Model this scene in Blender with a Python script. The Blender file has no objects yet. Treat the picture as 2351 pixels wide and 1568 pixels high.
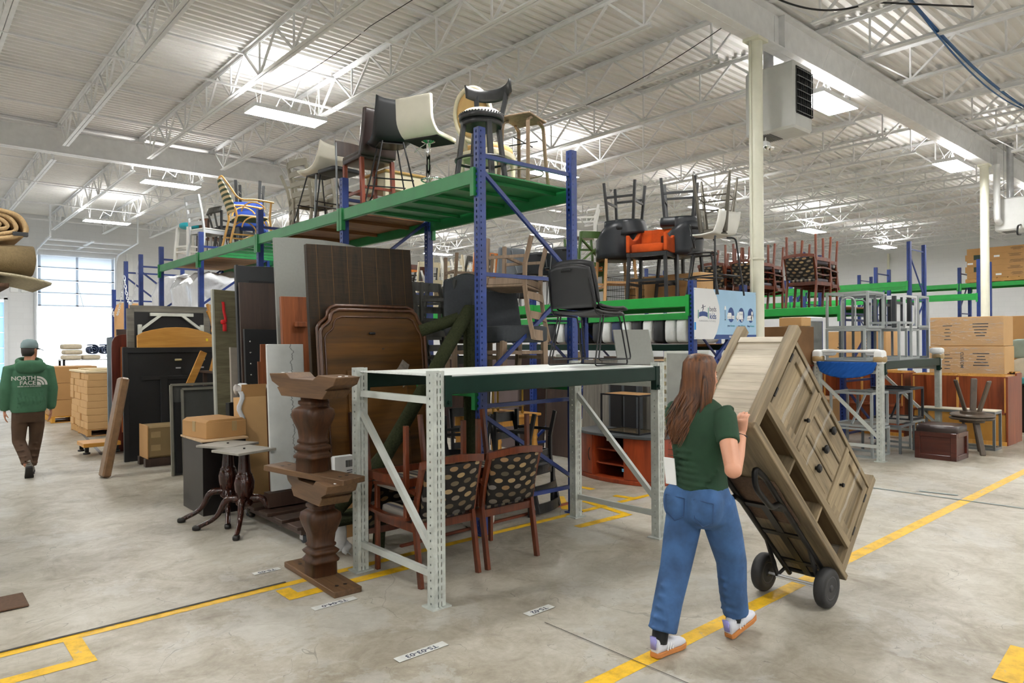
import bpy, bmesh, math, random
from math import sin, cos, pi, radians as rad, sqrt, atan2
from mathutils import Vector as V, Matrix as Mx, Euler
C = bpy.context.scene
COL = C.collection
# ---------------------------------------------------------------- camera
CAMZ, FPX, YAW, PITCH, ROLL = 1.68, 1600.0, rad(48.49), 0.001, rad(-0.384)
_f = V((cos(PITCH)*cos(YAW), cos(PITCH)*sin(YAW), sin(PITCH)))
_r = _f.cross(V((0,0,1))).normalized(); _u = _r.cross(_f)
_r, _u = cos(ROLL)*_r + sin(ROLL)*_u, -sin(ROLL)*_r + cos(ROLL)*_u
cd = bpy.data.cameras.new('camera'); cam = bpy.data.objects.new('camera', cd); COL.objects.link(cam)
cd.sensor_width = 36.0; cd.lens = FPX/2351*36.0; cd.clip_start = 0.05; cd.clip_end = 200
m = Mx((_r, _u, -_f)).transposed().to_4x4(); m.translation = V((0,0,CAMZ)); cam.matrix_world = m
C.camera = cam
C.view_settings.view_transform = 'Standard'; C.view_settings.look = 'None'
C.view_settings.exposure = EXPOSURE = 0.0; C.view_settings.gamma = 1.0; C.view_settings.use_curve_mapping = False
# ---------------------------------------------------------------- world (overcast sky seen through the dock door)
w = bpy.data.worlds.new('world'); C.world = w; w.use_nodes = True
wb = w.node_tree.nodes['Background']; wb.inputs[0].default_value = (0.90, 0.95, 1.0, 1); wb.inputs[1].default_value = 4.0
sl = bpy.data.lights.new('daylight', 'SUN'); sl.energy = 5.0; sl.angle = rad(25); sl.color = (.94, .97, 1.0); so = bpy.data.objects.new('daylight', sl); COL.objects.link(so); so.rotation_euler = (rad(-62), 0, rad(8))
LAMP_POWER = 86.0     # emission of the tube fixtures' diffusers
LAMP_X = (-7.5, -1.4, 4.72, 10.75, 16.7, 22.9, 29.1); LAMP_Y = (-7.2, -1.3, 4.8, 10.75, 17.0, 23.4); LAMP_Z = 5.32

def ray(px, py):
    return _f + _r*((px-1175.5)/FPX) - _u*((py-784)/FPX)
def at(px, py, z=0.0):
    d = ray(px, py); return V((0,0,CAMZ)) + d*((z-CAMZ)/d.z)
def onX(px, py, X): d = ray(px, py); return V((0,0,CAMZ)) + d*(X/d.x)
def onY(px, py, Y): d = ray(px, py); return V((0,0,CAMZ)) + d*(Y/d.y)
# ---------------------------------------------------------------- materials
MATS = {}
def nd(nt, t, **k):
    n = nt.nodes.new(t)
    for a, b in k.items():
        if a.startswith('i_'): n.inputs[a[2:].replace('_', ' ')].default_value = b
        else: setattr(n, a, b)
    return n
def base(name, rough, metal, spec=0.5):
    mt = bpy.data.materials.new(name); mt.use_nodes = True
    nt = mt.node_tree; p = nt.nodes['Principled BSDF']
    p.inputs['Roughness'].default_value = rough; p.inputs['Metallic'].default_value = metal
    p.inputs['Specular IOR Level'].default_value = spec
    return mt, nt, p
def c4(c): return (c[0], c[1], c[2], 1.0)
def srgb(r, g, b):
    f = lambda x: (x/255/12.92) if x/255 <= .04045 else ((x/255+.055)/1.055)**2.4
    return (f(r), f(g), f(b))
def coords(nt, scale=(1,1,1), rot=(0,0,0)):
    tc = nd(nt, 'ShaderNodeTexCoord'); mp = nd(nt, 'ShaderNodeMapping')
    mp.inputs['Scale'].default_value = scale; mp.inputs['Rotation'].default_value = rot
    nt.links.new(tc.outputs['Object'], mp.inputs[0]); return mp.outputs[0]
def ramp(nt, fac, stops):
    r = nd(nt, 'ShaderNodeValToRGB'); e = r.color_ramp.elements
    e[0].position, e[0].color = stops[0][0], c4(stops[0][1]); e[1].position, e[1].color = stops[-1][0], c4(stops[-1][1])
    for p, c in stops[1:-1]:
        q = e.new(p); q.color = c4(c)
    nt.links.new(fac, r.inputs[0]); return r.outputs[0]
def bump(nt, p, h, s, d=0.01):
    b = nd(nt, 'ShaderNodeBump'); b.inputs['Strength'].default_value = s; b.inputs['Distance'].default_value = d
    nt.links.new(h, b.inputs['Height']); nt.links.new(b.outputs[0], p.inputs['Normal'])
def mathn(nt, op, a, b=None):
    n = nd(nt, 'ShaderNodeMath', operation=op)
    for i, x in enumerate((a, b)):
        if x is None: continue
        if isinstance(x, (int, float)): n.inputs[i].default_value = x
        else: nt.links.new(x, n.inputs[i])
    return n.outputs[0]
def mixc(nt, fac, a, b):
    n = nd(nt, 'ShaderNodeMix', data_type='RGBA')
    for k, x in ((0, fac), (6, a), (7, b)):
        if isinstance(x, (int, float)): n.inputs[k].default_value = x
        elif isinstance(x, tuple): n.inputs[k].default_value = c4(x)
        else: nt.links.new(x, n.inputs[k])
    return n.outputs[2]
def noise(nt, co, scale, detail=3, rough=.55, dist=0):
    n = nd(nt, 'ShaderNodeTexNoise'); n.inputs['Scale'].default_value = scale; n.inputs['Detail'].default_value = detail
    n.inputs['Roughness'].default_value = rough; n.inputs['Distortion'].default_value = dist
    nt.links.new(co, n.inputs['Vector']); return n.outputs[0]
def plain(name, c, rough=.5, metal=0, var=.12, scale=6, bmp=0, bscale=60, spec=.5):
    """painted, plastic or fabric surface with a slight cloudy variation"""
    if name in MATS: return MATS[name]
    mt, nt, p = base(name, rough, metal, spec); co = coords(nt)
    f = noise(nt, co, scale, 4)
    col = ramp(nt, f, [(.3, tuple(x*(1-var) for x in c)), (.7, tuple(min(1, x*(1+var)) for x in c))])
    nt.links.new(col, p.inputs['Base Color'])
    if bmp: bump(nt, p, noise(nt, co, bscale, 2), bmp)
    MATS[name] = mt; return mt
def wood(name, c1, c2, rough=.45, axis='z', scale=9, stretch=.08, spec=.5):
    """wood with grain running along one axis"""
    if name in MATS: return MATS[name]
    mt, nt, p = base(name, rough, 0, spec)
    s = {'x': (stretch,1,1), 'y': (1,stretch,1), 'z': (1,1,stretch)}[axis]
    co = coords(nt, s)
    f = noise(nt, co, scale, 5, .6, 1.2); g = noise(nt, co, scale*6, 3, .6, .4)
    h = mathn(nt, 'ADD', mathn(nt, 'MULTIPLY', f, .7), mathn(nt, 'MULTIPLY', g, .3))
    nt.links.new(ramp(nt, h, [(.34, c1), (.64, c2)]), p.inputs['Base Color']); bump(nt, p, g, .12, .004)
    MATS[name] = mt; return mt
def dotted(name, bg, dots, rough=.8):
    """upholstery woven with staggered oval dots in several colours"""
    mt, nt, p = base(name, rough, 0, .3)
    tc = nd(nt, 'ShaderNodeTexCoord'); sp = nd(nt, 'ShaderNodeSeparateXYZ'); nt.links.new(tc.outputs['Object'], sp.inputs[0])
    zz = mathn(nt, 'ADD', sp.outputs[2], mathn(nt, 'MULTIPLY', sp.outputs[1], 1.0))
    v = mathn(nt, 'DIVIDE', zz, .064); row = mathn(nt, 'FLOOR', v)
    u = mathn(nt, 'ADD', mathn(nt, 'DIVIDE', sp.outputs[0], .118), mathn(nt, 'MULTIPLY', row, .41))
    fu = mathn(nt, 'SUBTRACT', mathn(nt, 'FRACT', u), .5); fv = mathn(nt, 'SUBTRACT', mathn(nt, 'FRACT', v), .5)
    d = mathn(nt, 'ADD', mathn(nt, 'POWER', mathn(nt, 'MULTIPLY', fu, 3.3), 2), mathn(nt, 'POWER', mathn(nt, 'MULTIPLY', fv, 3.1), 2))
    msk = mathn(nt, 'LESS_THAN', d, 1.0)
    wn = nd(nt, 'ShaderNodeTexWhiteNoise', noise_dimensions='2D'); cb = nd(nt, 'ShaderNodeCombineXYZ')
    nt.links.new(mathn(nt, 'FLOOR', u), cb.inputs[0]); nt.links.new(row, cb.inputs[1]); nt.links.new(cb.outputs[0], wn.inputs['Vector'])
    r = ramp(nt, wn.outputs[0], [(0, dots[0])] + [((i+1)/len(dots), x) for i, x in enumerate(dots[1:])])
    nt.links.new(mixc(nt, msk, bg, r), p.inputs['Base Color'])
    MATS[name] = mt; return mt
def striped(name, cols, period, axis=0, rough=.7):
    mt, nt, p = base(name, rough, 0, .3)
    tc = nd(nt, 'ShaderNodeTexCoord'); sp = nd(nt, 'ShaderNodeSeparateXYZ'); nt.links.new(tc.outputs['Object'], sp.inputs[0])
    f = mathn(nt, 'FRACT', mathn(nt, 'DIVIDE', sp.outputs[axis], period))
    r = ramp(nt, f, [(0, cols[0])] + [((i+1)/len(cols), c) for i, c in enumerate(cols[1:])])
    for n in nt.nodes:
        if n.type == 'VALTORGB': n.color_ramp.interpolation = 'CONSTANT'
    nt.links.new(r, p.inputs['Base Color']); MATS[name] = mt; return mt
def emit(name, c, s):
    mt = bpy.data.materials.new(name); mt.use_nodes = True; nt = mt.node_tree; nt.nodes.clear()
    e = nd(nt, 'ShaderNodeEmission'); e.inputs[0].default_value = c4(c); e.inputs[1].default_value = s
    o = nd(nt, 'ShaderNodeOutputMaterial'); nt.links.new(e.outputs[0], o.inputs[0]); MATS[name] = mt; return mt
def slotted(name, c, pitch=.05, rough=.4, metal=0.0, slots=((.0, .011, .36),)):
    """sheet-steel post with a column of punched slots: cut right through (transparent) in the object's own x and z"""
    mt, nt, p = base(name, rough, metal); co = coords(nt)
    p.inputs['Base Color'].default_value = c4(c)
    f = noise(nt, co, 14, 4); nt.links.new(ramp(nt, f, [(.3, tuple(x*.8 for x in c)), (.7, tuple(min(1, x*1.15) for x in c))]), p.inputs['Base Color'])
    tc = nd(nt, 'ShaderNodeTexCoord'); sp = nd(nt, 'ShaderNodeSeparateXYZ'); nt.links.new(tc.outputs['Object'], sp.inputs[0])
    fz = mathn(nt, 'ABSOLUTE', mathn(nt, 'SUBTRACT', mathn(nt, 'FRACT', mathn(nt, 'DIVIDE', sp.outputs[2], pitch)), .5))
    tot = None
    for ax, off, half, frac in slots:
        a = mathn(nt, 'LESS_THAN', mathn(nt, 'ABSOLUTE', mathn(nt, 'SUBTRACT', sp.outputs[ax], off)), half)
        b = mathn(nt, 'MULTIPLY', a, mathn(nt, 'LESS_THAN', fz, frac/2))
        tot = b if tot is None else mathn(nt, 'MAXIMUM', tot, b)
    t = nd(nt, 'ShaderNodeBsdfTransparent'); mx = nd(nt, 'ShaderNodeMixShader'); o = nt.nodes['Material Output']
    nt.links.new(tot, mx.inputs[0]); nt.links.new(p.outputs[0], mx.inputs[1]); nt.links.new(t.outputs[0], mx.inputs[2]); nt.links.new(mx.outputs[0], o.inputs[0])
    MATS[name] = mt; return mt
# ---------------------------------------------------------------- mesh builder
class G:
    def __init__(s): s.v = []; s.f = []; s.sm = []; s.mi = []; s.T = Mx(); s.m = 0
    def add(s, vs, fs, smooth=False):
        b = len(s.v); s.v += [tuple(s.T @ V(q)) for q in vs]
        for f in fs: s.f.append(tuple(b+i for i in f)); s.sm.append(smooth); s.mi.append(s.m)
        return s
    def box(s, c, d, ch=0.0, rz=0.0, M=None):
        """box at centre c, full size d, chamfer ch"""
        hx, hy, hz = d[0]/2, d[1]/2, d[2]/2; vs = []; ch = min(ch, hx*.9, hy*.9, hz*.9)
        R = Mx.Translation(c) @ (M if M is not None else Mx.Rotation(rz, 4, 'Z'))
        if ch <= 0:
            vs = [(x*hx, y*hy, z*hz) for x in (-1,1) for y in (-1,1) for z in (-1,1)]
            fs = [(0,1,3,2),(4,6,7,5),(0,4,5,1),(2,3,7,6),(0,2,6,4),(1,5,7,3)]
        else:
            idx = {}
            for x in (-1,1):
                for y in (-1,1):
                    for z in (-1,1):
                        for k, q in enumerate(((x*hx, y*(hy-ch), z*(hz-ch)), (x*(hx-ch), y*hy, z*(hz-ch)), (x*(hx-ch), y*(hy-ch), z*hz))):
                            idx[x,y,z,k] = len(vs); vs.append(q)
            I = lambda *a: idx[a]; fs = []
            for q in (-1,1):
                fs.append([I(q,-1,-1,0),I(q,1,-1,0),I(q,1,1,0),I(q,-1,1,0)][::q]); fs.append([I(-1,q,-1,1),I(1,q,-1,1),I(1,q,1,1),I(-1,q,1,1)][::-q]); fs.append([I(-1,-1,q,2),I(1,-1,q,2),I(1,1,q,2),I(-1,1,q,2)][::q])
            for a in (-1,1):
                for b in (-1,1):
                    fs.append([I(a,b,-1,0),I(a,b,-1,1),I(a,b,1,1),I(a,b,1,0)][::a*b]); fs.append([I(a,-1,b,0),I(a,1,b,0),I(a,1,b,2),I(a,-1,b,2)][::a*b]); fs.append([I(-1,a,b,1),I(-1,a,b,2),I(1,a,b,2),I(1,a,b,1)][::a*b])
                    for c_ in (-1,1): fs.append([I(a,b,c_,0),I(a,b,c_,1),I(a,b,c_,2)][::a*b*c_])
        return s.add([R @ V(q) for q in vs], [tuple(f) for f in fs])
    def bar(s, p, q, w, h=None, up=(0,0,1), ch=0.0):
        """rectangular bar from p to q, w across, h along 'up'"""
        p, q = V(p), V(q); z = (q-p); L = z.length; z.normalize(); u = V(up)
        if abs(z.dot(u)) > .99: u = V((1,0,0))
        x = u.cross(z).normalized(); y = z.cross(x); M = Mx((x, y, z)).transposed().to_4x4()
        return s.box((p+q)/2, (w, h or w, L), ch, M=M)
    def tube(s, pts, r, n=8, closed=False, caps=True):
        pts = [V(p) for p in pts]; N = len(pts); rs = r if isinstance(r, (list, tuple)) else [r]*N
        vs = []; t0 = None; x = None
        for i, p in enumerate(pts):
            a = pts[(i-1) % N] if (closed or i) else p; b = pts[(i+1) % N] if (closed or i < N-1) else p
            t = (b-a)
            if t.length < 1e-9: t = V((0,0,1))
            t.normalize()
            if x is None:
                x = t.orthogonal().normalized()
            else:
                x = (x - t*x.dot(t))
                if x.length < 1e-6: x = t.orthogonal()
                x.normalize()
            y = t.cross(x)
            for k in range(n):
                an = 2*pi*k/n; vs.append(p + (x*cos(an) + y*sin(an))*rs[i])
        fs = []
        for i in range(N if closed else N-1):
            j = (i+1) % N
            for k in range(n): fs.append((i*n+k, i*n+(k+1) % n, j*n+(k+1) % n, j*n+k))
        s.add(vs, fs, True)
        if caps and not closed: s.add(vs[:n], [tuple(range(n))[::-1]]); s.add(vs[-n:], [tuple(range(n))])
        return s
    def lathe(s, prof, n=20, o=(0,0,0), square=0.0, smooth=True):
        """profile [(r,z)]; square>0 squares the section off (superellipse)"""
        vs = []
        for r, z in prof:
            for k in range(n):
                a = 2*pi*k/n; kx, ky = cos(a), sin(a)
                if square: q = 1/max(abs(kx), abs(ky)); q = 1+(q-1)*square; kx *= q; ky *= q
                vs.append((o[0]+r*kx, o[1]+r*ky, o[2]+z))
        fs = [(i*n+k, i*n+(k+1) % n, (i+1)*n+(k+1) % n, (i+1)*n+k) for i in range(len(prof)-1) for k in range(n)]
        s.add(vs, fs, smooth); s.add(vs[:n], [tuple(range(n))[::-1]]); s.add(vs[-n:], [tuple(range(n))]); return s
    def prism(s, poly, t, M=None):
        """polygon in local xy extruded by t along z, then placed by matrix M"""
        M = M if M is not None else Mx(); n = len(poly)
        a = sum(poly[i][0]*poly[(i+1)%n][1]-poly[(i+1)%n][0]*poly[i][1] for i in range(n))
        if a < 0: poly = poly[::-1]
        vs = [M @ V((x, y, 0)) for x, y in poly] + [M @ V((x, y, t)) for x, y in poly]
        return s.add(vs, [tuple(range(n))[::-1], tuple(range(n, 2*n))] + [(i, (i+1) % n, n+(i+1) % n, n+i) for i in range(n)])
    def sheet(s, fn, nu, nv, t=0.004, smooth=True):
        """surface fn(u,v)->point for u,v in 0..1 given a thickness t"""
        P = [[V(fn(i/nu, j/nv)) for j in range(nv+1)] for i in range(nu+1)]; W = nv+1; vs = []; bk = []
        for i in range(nu+1):
            for j in range(nv+1):
                du = P[min(i+1,nu)][j]-P[max(i-1,0)][j]; dv = P[i][min(j+1,nv)]-P[i][max(j-1,0)]; n = du.cross(dv)
                if n.length < 1e-9: n = V((0,0,1))
                n.normalize(); vs.append(P[i][j]+n*t/2); bk.append(P[i][j]-n*t/2)
        N = len(vs); fs = []
        for i in range(nu):
            for j in range(nv):
                a, b, c, d = i*W+j, (i+1)*W+j, (i+1)*W+j+1, i*W+j+1; fs.append((a,b,c,d)); fs.append((N+d,N+c,N+b,N+a))
        for i in range(nu): a, b = i*W, (i+1)*W; fs.append((b, a, N+a, N+b)); a, b = i*W+nv, (i+1)*W+nv; fs.append((a, b, N+b, N+a))
        for j in range(nv): a, b = j, j+1; fs.append((a, b, N+b, N+a)); a, b = nu*W+j, nu*W+j+1; fs.append((b, a, N+a, N+b))
        return s.add(vs+bk, fs, smooth)
    def puff(s, c, d, e=.35, n=10, M=None):
        """cushion: rounded box (superellipsoid)"""
        R = Mx.Translation(c) @ (M if M is not None else Mx()); vs = []; nu, nv = 2*n, n
        pw = lambda x: (abs(x)**e)*(1 if x >= 0 else -1)
        for j in range(nv+1):
            ph = -pi/2+pi*j/nv
            for i in range(nu):
                th = 2*pi*i/nu; vs.append(R @ V((d[0]/2*pw(cos(ph))*pw(cos(th)), d[1]/2*pw(cos(ph))*pw(sin(th)), d[2]/2*pw(sin(ph)))))
        fs = [(j*nu+i, j*nu+(i+1) % nu, (j+1)*nu+(i+1) % nu, (j+1)*nu+i) for j in range(nv) for i in range(nu)]
        return s.add(vs, fs, True)
    def obj(s, name, mat, parent=None, bevel=0, sub=0, kind=None, label=None):
        me = bpy.data.meshes.new(name); me.from_pydata(s.v, [], s.f); me.polygons.foreach_set('use_smooth', s.sm)
        for q in (mat if isinstance(mat, (list, tuple)) else [mat]): me.materials.append(q)
        me.polygons.foreach_set('material_index', s.mi); me.validate(); me.update()
        o = bpy.data.objects.new(name, me); COL.objects.link(o)
        if parent is not None: o.parent = parent
        if bevel:
            b = o.modifiers.new('bevel', 'BEVEL'); b.width = bevel; b.segments = 2; b.limit_method = 'ANGLE'
        if sub:
            b = o.modifiers.new('sub', 'SUBSURF'); b.levels = sub; b.render_levels = sub
        if kind: o['kind'] = kind
        if label: o['label'] = label
        return o
def tag(o, label, cat, group=None):
    o['label'] = label; o['category'] = cat
    if group: o['group'] = group
    return o
def thing(name, label, cat, loc=(0,0,0), rz=0.0, group=None, M=None):
    o = bpy.data.objects.new(name, None); o.empty_display_size = .1; COL.objects.link(o)
    if M is not None: o.matrix_world = M
    else: o.location = loc; o.rotation_euler = (0, 0, rz)
    return tag(o, label, cat, group)
def dup(root, loc=None, rz=0.0, label=None, group=None, rot=None, scale=None):
    r = root.copy(); COL.objects.link(r)
    if loc is not None: r.location = loc
    r.rotation_euler = rot if rot is not None else (0, 0, rz)
    if scale: r.scale = (scale,)*3
    if label: r['label'] = label
    if group: r['group'] = group
    for ch in list(root.children):
        c = ch.copy(); COL.objects.link(c); c.parent = r
        for g in list(ch.children):
            d = g.copy(); COL.objects.link(d); d.parent = c
    return r
def place(o, loc, rz=0.0, rot=None):
    o.location = loc; o.rotation_euler = rot if rot is not None else (0, 0, rz); return o
def arc(c, r, a0, a1, n, ax=(1,0,0), ay=(0,1,0)):
    c, ax, ay = V(c), V(ax), V(ay)
    return [c + ax*r*cos(a0+(a1-a0)*i/n) + ay*r*sin(a0+(a1-a0)*i/n) for i in range(n+1)]
def fillet(pts, r, n=4, closed=False):
    """round the corners of a polyline"""
    pts = [V(p) for p in pts]; out = []; N = len(pts)
    for i, p in enumerate(pts):
        if not closed and i in (0, N-1): out.append(p); continue
        a, b = pts[i-1]-p, pts[(i+1) % N]-p; k = min(r, a.length*.45, b.length*.45); a = p+a.normalized()*k; b = p+b.normalized()*k
        for j in range(n+1):
            t = j/n; out.append(a*(1-t)**2 + p*2*t*(1-t) + b*t*t)
    return out
def text(name, s, size, mat, parent, M, align='CENTER', ext=.0006, bold=False, sx=1.0):
    cu = bpy.data.curves.new(name, 'FONT'); cu.body = s; cu.size = size; cu.align_x = align; cu.align_y = 'CENTER'; cu.extrude = ext
    if bold: cu.offset = size*.018
    o = bpy.data.objects.new('tmp_text', cu); COL.objects.link(o); bpy.context.view_layer.update()
    dg = bpy.context.evaluated_depsgraph_get(); me = bpy.data.meshes.new_from_object(o.evaluated_get(dg)); bpy.data.objects.remove(o)
    me.transform(M @ Mx.Diagonal((sx,1,1,1))); me.materials.clear(); me.materials.append(mat); o = bpy.data.objects.new(name, me); COL.objects.link(o); o.parent = parent; return o
def frameM(o, x, y):
    """matrix with origin o and given x, y axes"""
    x = V(x).normalized(); y = V(y); z = x.cross(y).normalized(); y = z.cross(x); m = Mx((x, y, z)).transposed().to_4x4(); m.translation = V(o); return m
# ================================================================ materials
white = plain('white_paint', srgb(236,238,239), .6, 0, .03)
ceilw = plain('ceiling_paint', srgb(237,236,233), .65, 0, .05, 1.2)
steelw = plain('white_steel', srgb(235,236,237), .45, 0, .06)
creamp = plain('cream_column_paint', srgb(228,228,210), .4, 0, .04)
def concrete():
    mt, nt, p = base('concrete_floor', .3, 0, .75); co = coords(nt)
    big = noise(nt, co, .55, 6, .62, .6); mid = noise(nt, co, 3.1, 6, .7, .8); fine = noise(nt, co, 22, 4, .7)
    h = mathn(nt, 'ADD', mathn(nt, 'MULTIPLY', big, .5), mathn(nt, 'ADD', mathn(nt, 'MULTIPLY', mid, .35), mathn(nt, 'MULTIPLY', fine, .15)))
    c = ramp(nt, h, [(.36, srgb(124,116,99)), (.46, srgb(156,149,134)), (.54, srgb(176,171,158)), (.66, srgb(196,192,182))])
    # scuffs and dark stains
    w = nd(nt, 'ShaderNodeTexVoronoi', feature='DISTANCE_TO_EDGE'); w.inputs['Scale'].default_value = .9
    cw = nd(nt, 'ShaderNodeMixRGB'); cw.inputs[0].default_value = .25; n2 = nd(nt, 'ShaderNodeTexNoise'); n2.inputs['Scale'].default_value = 1.4; n2.inputs['Detail'].default_value = 5
    nt.links.new(co, n2.inputs['Vector']); nt.links.new(co, cw.inputs[1]); nt.links.new(n2.outputs[1], cw.inputs[2]); nt.links.new(cw.outputs[0], w.inputs['Vector'])
    crack = mathn(nt, 'LESS_THAN', w.outputs[0], .002); crack = mathn(nt, 'MULTIPLY', crack, mathn(nt, 'GREATER_THAN', big, .52))
    st = ramp(nt, noise(nt, co, 2.2, 3, .5, 1.5), [(.66, (0,0,0)), (.74, (1,1,1))])
    c2 = mixc(nt, mathn(nt, 'MULTIPLY', st, .25), c, srgb(70,64,54)); c3 = mixc(nt, mathn(nt, 'MULTIPLY', crack, .3), c2, srgb(80,74,64))
    # worn grey paint patches
    pt = ramp(nt, noise(nt, co, .8, 7, .72, .3), [(.55, (0,0,0)), (.57, (1,1,1))])
    c4_ = mixc(nt, mathn(nt, 'MULTIPLY', pt, .28), c3, srgb(192,194,192))
    sc_ = noise(nt, coords(nt), 1.3, 2, .4, 2.5); ln = mathn(nt, 'LESS_THAN', mathn(nt, 'ABSOLUTE', mathn(nt, 'SUBTRACT', sc_, .5)), .0022)
    s2_ = noise(nt, coords(nt, (1,1,1), (0,0,.7)), 2.1, 2, .4, 3.0); ln2 = mathn(nt, 'LESS_THAN', mathn(nt, 'ABSOLUTE', mathn(nt, 'SUBTRACT', s2_, .47)), .0018)
    ms = mathn(nt, 'GREATER_THAN', mid, .5); c5_ = mixc(nt, mathn(nt, 'MULTIPLY', mathn(nt, 'MULTIPLY', mathn(nt, 'MAXIMUM', ln, ln2), ms), .45), c4_, srgb(72,66,56))
    nt.links.new(c5_, p.inputs['Base Color'])
    nt.links.new(ramp(nt, mid, [(.3, (.5,)*3), (.7, (.33,)*3)]), p.inputs['Roughness']); bump(nt, p, mid, .06, .01)
    return mt
floorm = concrete()
def block(name, c, bw, bh, mort, sc=1):
    mt, nt, p = base(name, .7, 0, .3); tc = nd(nt, 'ShaderNodeTexCoord'); sp = nd(nt, 'ShaderNodeSeparateXYZ'); cb = nd(nt, 'ShaderNodeCombineXYZ')
    nt.links.new(tc.outputs['Object'], sp.inputs[0]); nt.links.new(mathn(nt, 'ADD', sp.outputs[0], sp.outputs[1]), cb.inputs[0]); nt.links.new(sp.outputs[2], cb.inputs[1])
    b = nd(nt, 'ShaderNodeTexBrick'); b.inputs['Scale'].default_value = 1; b.inputs['Brick Width'].default_value = bw; b.inputs['Row Height'].default_value = bh; b.inputs['Mortar Size'].default_value = .006
    b.inputs['Color1'].default_value = c4(c); b.inputs['Color2'].default_value = c4(tuple(x*.97 for x in c)); b.inputs['Mortar'].default_value = c4(mort); nt.links.new(cb.outputs[0], b.inputs['Vector'])
    nt.links.new(b.outputs[0], p.inputs['Base Color']); return mt
wallm = block('painted_block_wall', srgb(228,230,232), .4, .2, srgb(221,223,225))
# ================================================================ setting
X0, X1, Y0, Y1, ZC = -12.0, 34.0, -8.0, 29.1, 6.23
def struct(g, name, mat, parent=None, bevel=0): return g.obj(name, mat, parent, bevel, kind='structure')
def translucent(name, c, f):
    mt, nt, p = base(name, .5, 0); p.inputs['Base Color'].default_value = c4(c); tr = nd(nt, 'ShaderNodeBsdfTranslucent'); tr.inputs[0].default_value = c4(c); mx = nd(nt, 'ShaderNodeMixShader'); mx.inputs[0].default_value = f
    o = nt.nodes['Material Output']; nt.links.new(p.outputs[0], mx.inputs[1]); nt.links.new(tr.outputs[0], mx.inputs[2]); nt.links.new(mx.outputs[0], o.inputs[0]); return mt
struct(G().box(((X0+X1)/2, (Y0+Y1)/2, -.1), (X1-X0+.6, Y1-Y0+.6, .2)), 'floor', floorm)
g = G(); P = []; n = int((Y1-Y0)/.152)
for i in range(n):
    y = Y0+i*.152
    P += [(y, ZC), (y+.045, ZC), (y+.062, ZC+.045), (y+.132, ZC+.045)]
P.append((Y0+n*.152, ZC)); vs = [(X0, y, z) for y, z in P]+[(X1, y, z) for y, z in P]; k = len(P)
g.add(vs, [(i, i+1, k+i+1, k+i) for i in range(k-1)]); g.box(((X0+X1)/2, (Y0+Y1)/2, ZC+.15), (X1-X0+.4, Y1-Y0+.4, .1))
struct(g, 'ceiling', ceilw)
DX0, DX1, DZ = 3.70, 6.08, 4.84           # dock door opening in the back wall
EX0, EX1 = .3, 2.75                        # second, closed dock door
g = G();
g.box(((X0+EX0)/2, Y1+.15, 3.15), (EX0-X0, .3, 6.3)); g.box(((EX0+EX1)/2, Y1+.15, 4.8), (EX1-EX0, .3, 3.0)); g.box(((EX1+DX0)/2, Y1+.15, 3.15), (DX0-EX1, .3, 6.3)); g.box(((X1+DX1)/2, Y1+.15, 3.15), (X1-DX1, .3, 6.3)); g.box(((DX0+DX1)/2, Y1+.15, (DZ+6.3)/2), (DX1-DX0, .3, 6.3-DZ))
struct(g, 'wall_back', wallm)
struct(G().box((X1+.15, (Y0+Y1)/2, 3.15), (.3, Y1-Y0, 6.3)), 'wall_right', wallm)
struct(G().box((X0-.15, (Y0+Y1)/2, 3.15), (.3, Y1-Y0, 6.3)), 'wall_left', wallm)
struct(G().box(((X0+X1)/2, Y0-.15, 3.15), (X1-X0+.6, .3, 6.3)), 'wall_front', wallm)
# girders along X at Y=4.7 and Y=16.9
for gy in (4.7, 16.9):
    g = G(); L = X1-X0; cx_ = (X0+X1)/2
    g.box((cx_, gy, 5.865), (L, .012, .5)); g.box((cx_, gy, 5.63), (L, .22, .02), .004); g.box((cx_, gy, 6.11), (L, .22, .02), .004)
    for xx in [8.45-10*k_ for k_ in range(-3, 3)]:
        if X0 < xx < X1: g.box((xx+.6, gy, 5.865), (.012, .2, .46)); g.box((xx+.6, gy, 5.865), (.24, .03, .42))
    struct(g, 'roof_girder', steelw)
for i, gx in enumerate([8.45-20, 8.45-10, 8.45, 18.45, 28.45]):
    for gy in (4.7, 16.9):
        if gx < 0 or gy > 10: continue
        g = G(); g.lathe([(.088, 0), (.088, 5.58)], 20, (gx, gy, 0)); g.box((gx, gy, 5.6), (.26, .22, .04)); g.box((gx, gy, .01), (.3, .3, .02))
        o = struct(g, 'steel_column', creamp)
        if abs(gx-8.45) < .1 and gy < 10:
            b_ = G().lathe([(.09, 0), (.098, .01), (.11, .018), (.098, .026), (.09, .04)], 20, (gx, gy, 2.72)); struct(b_, 'column_collar', creamp, o)
            b_ = G().tube([(gx-.1, gy+.02, 1.4), (gx-.1, gy+.02, 5.6)], .014, 8); struct(b_, 'conduit', creamp, o)
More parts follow.
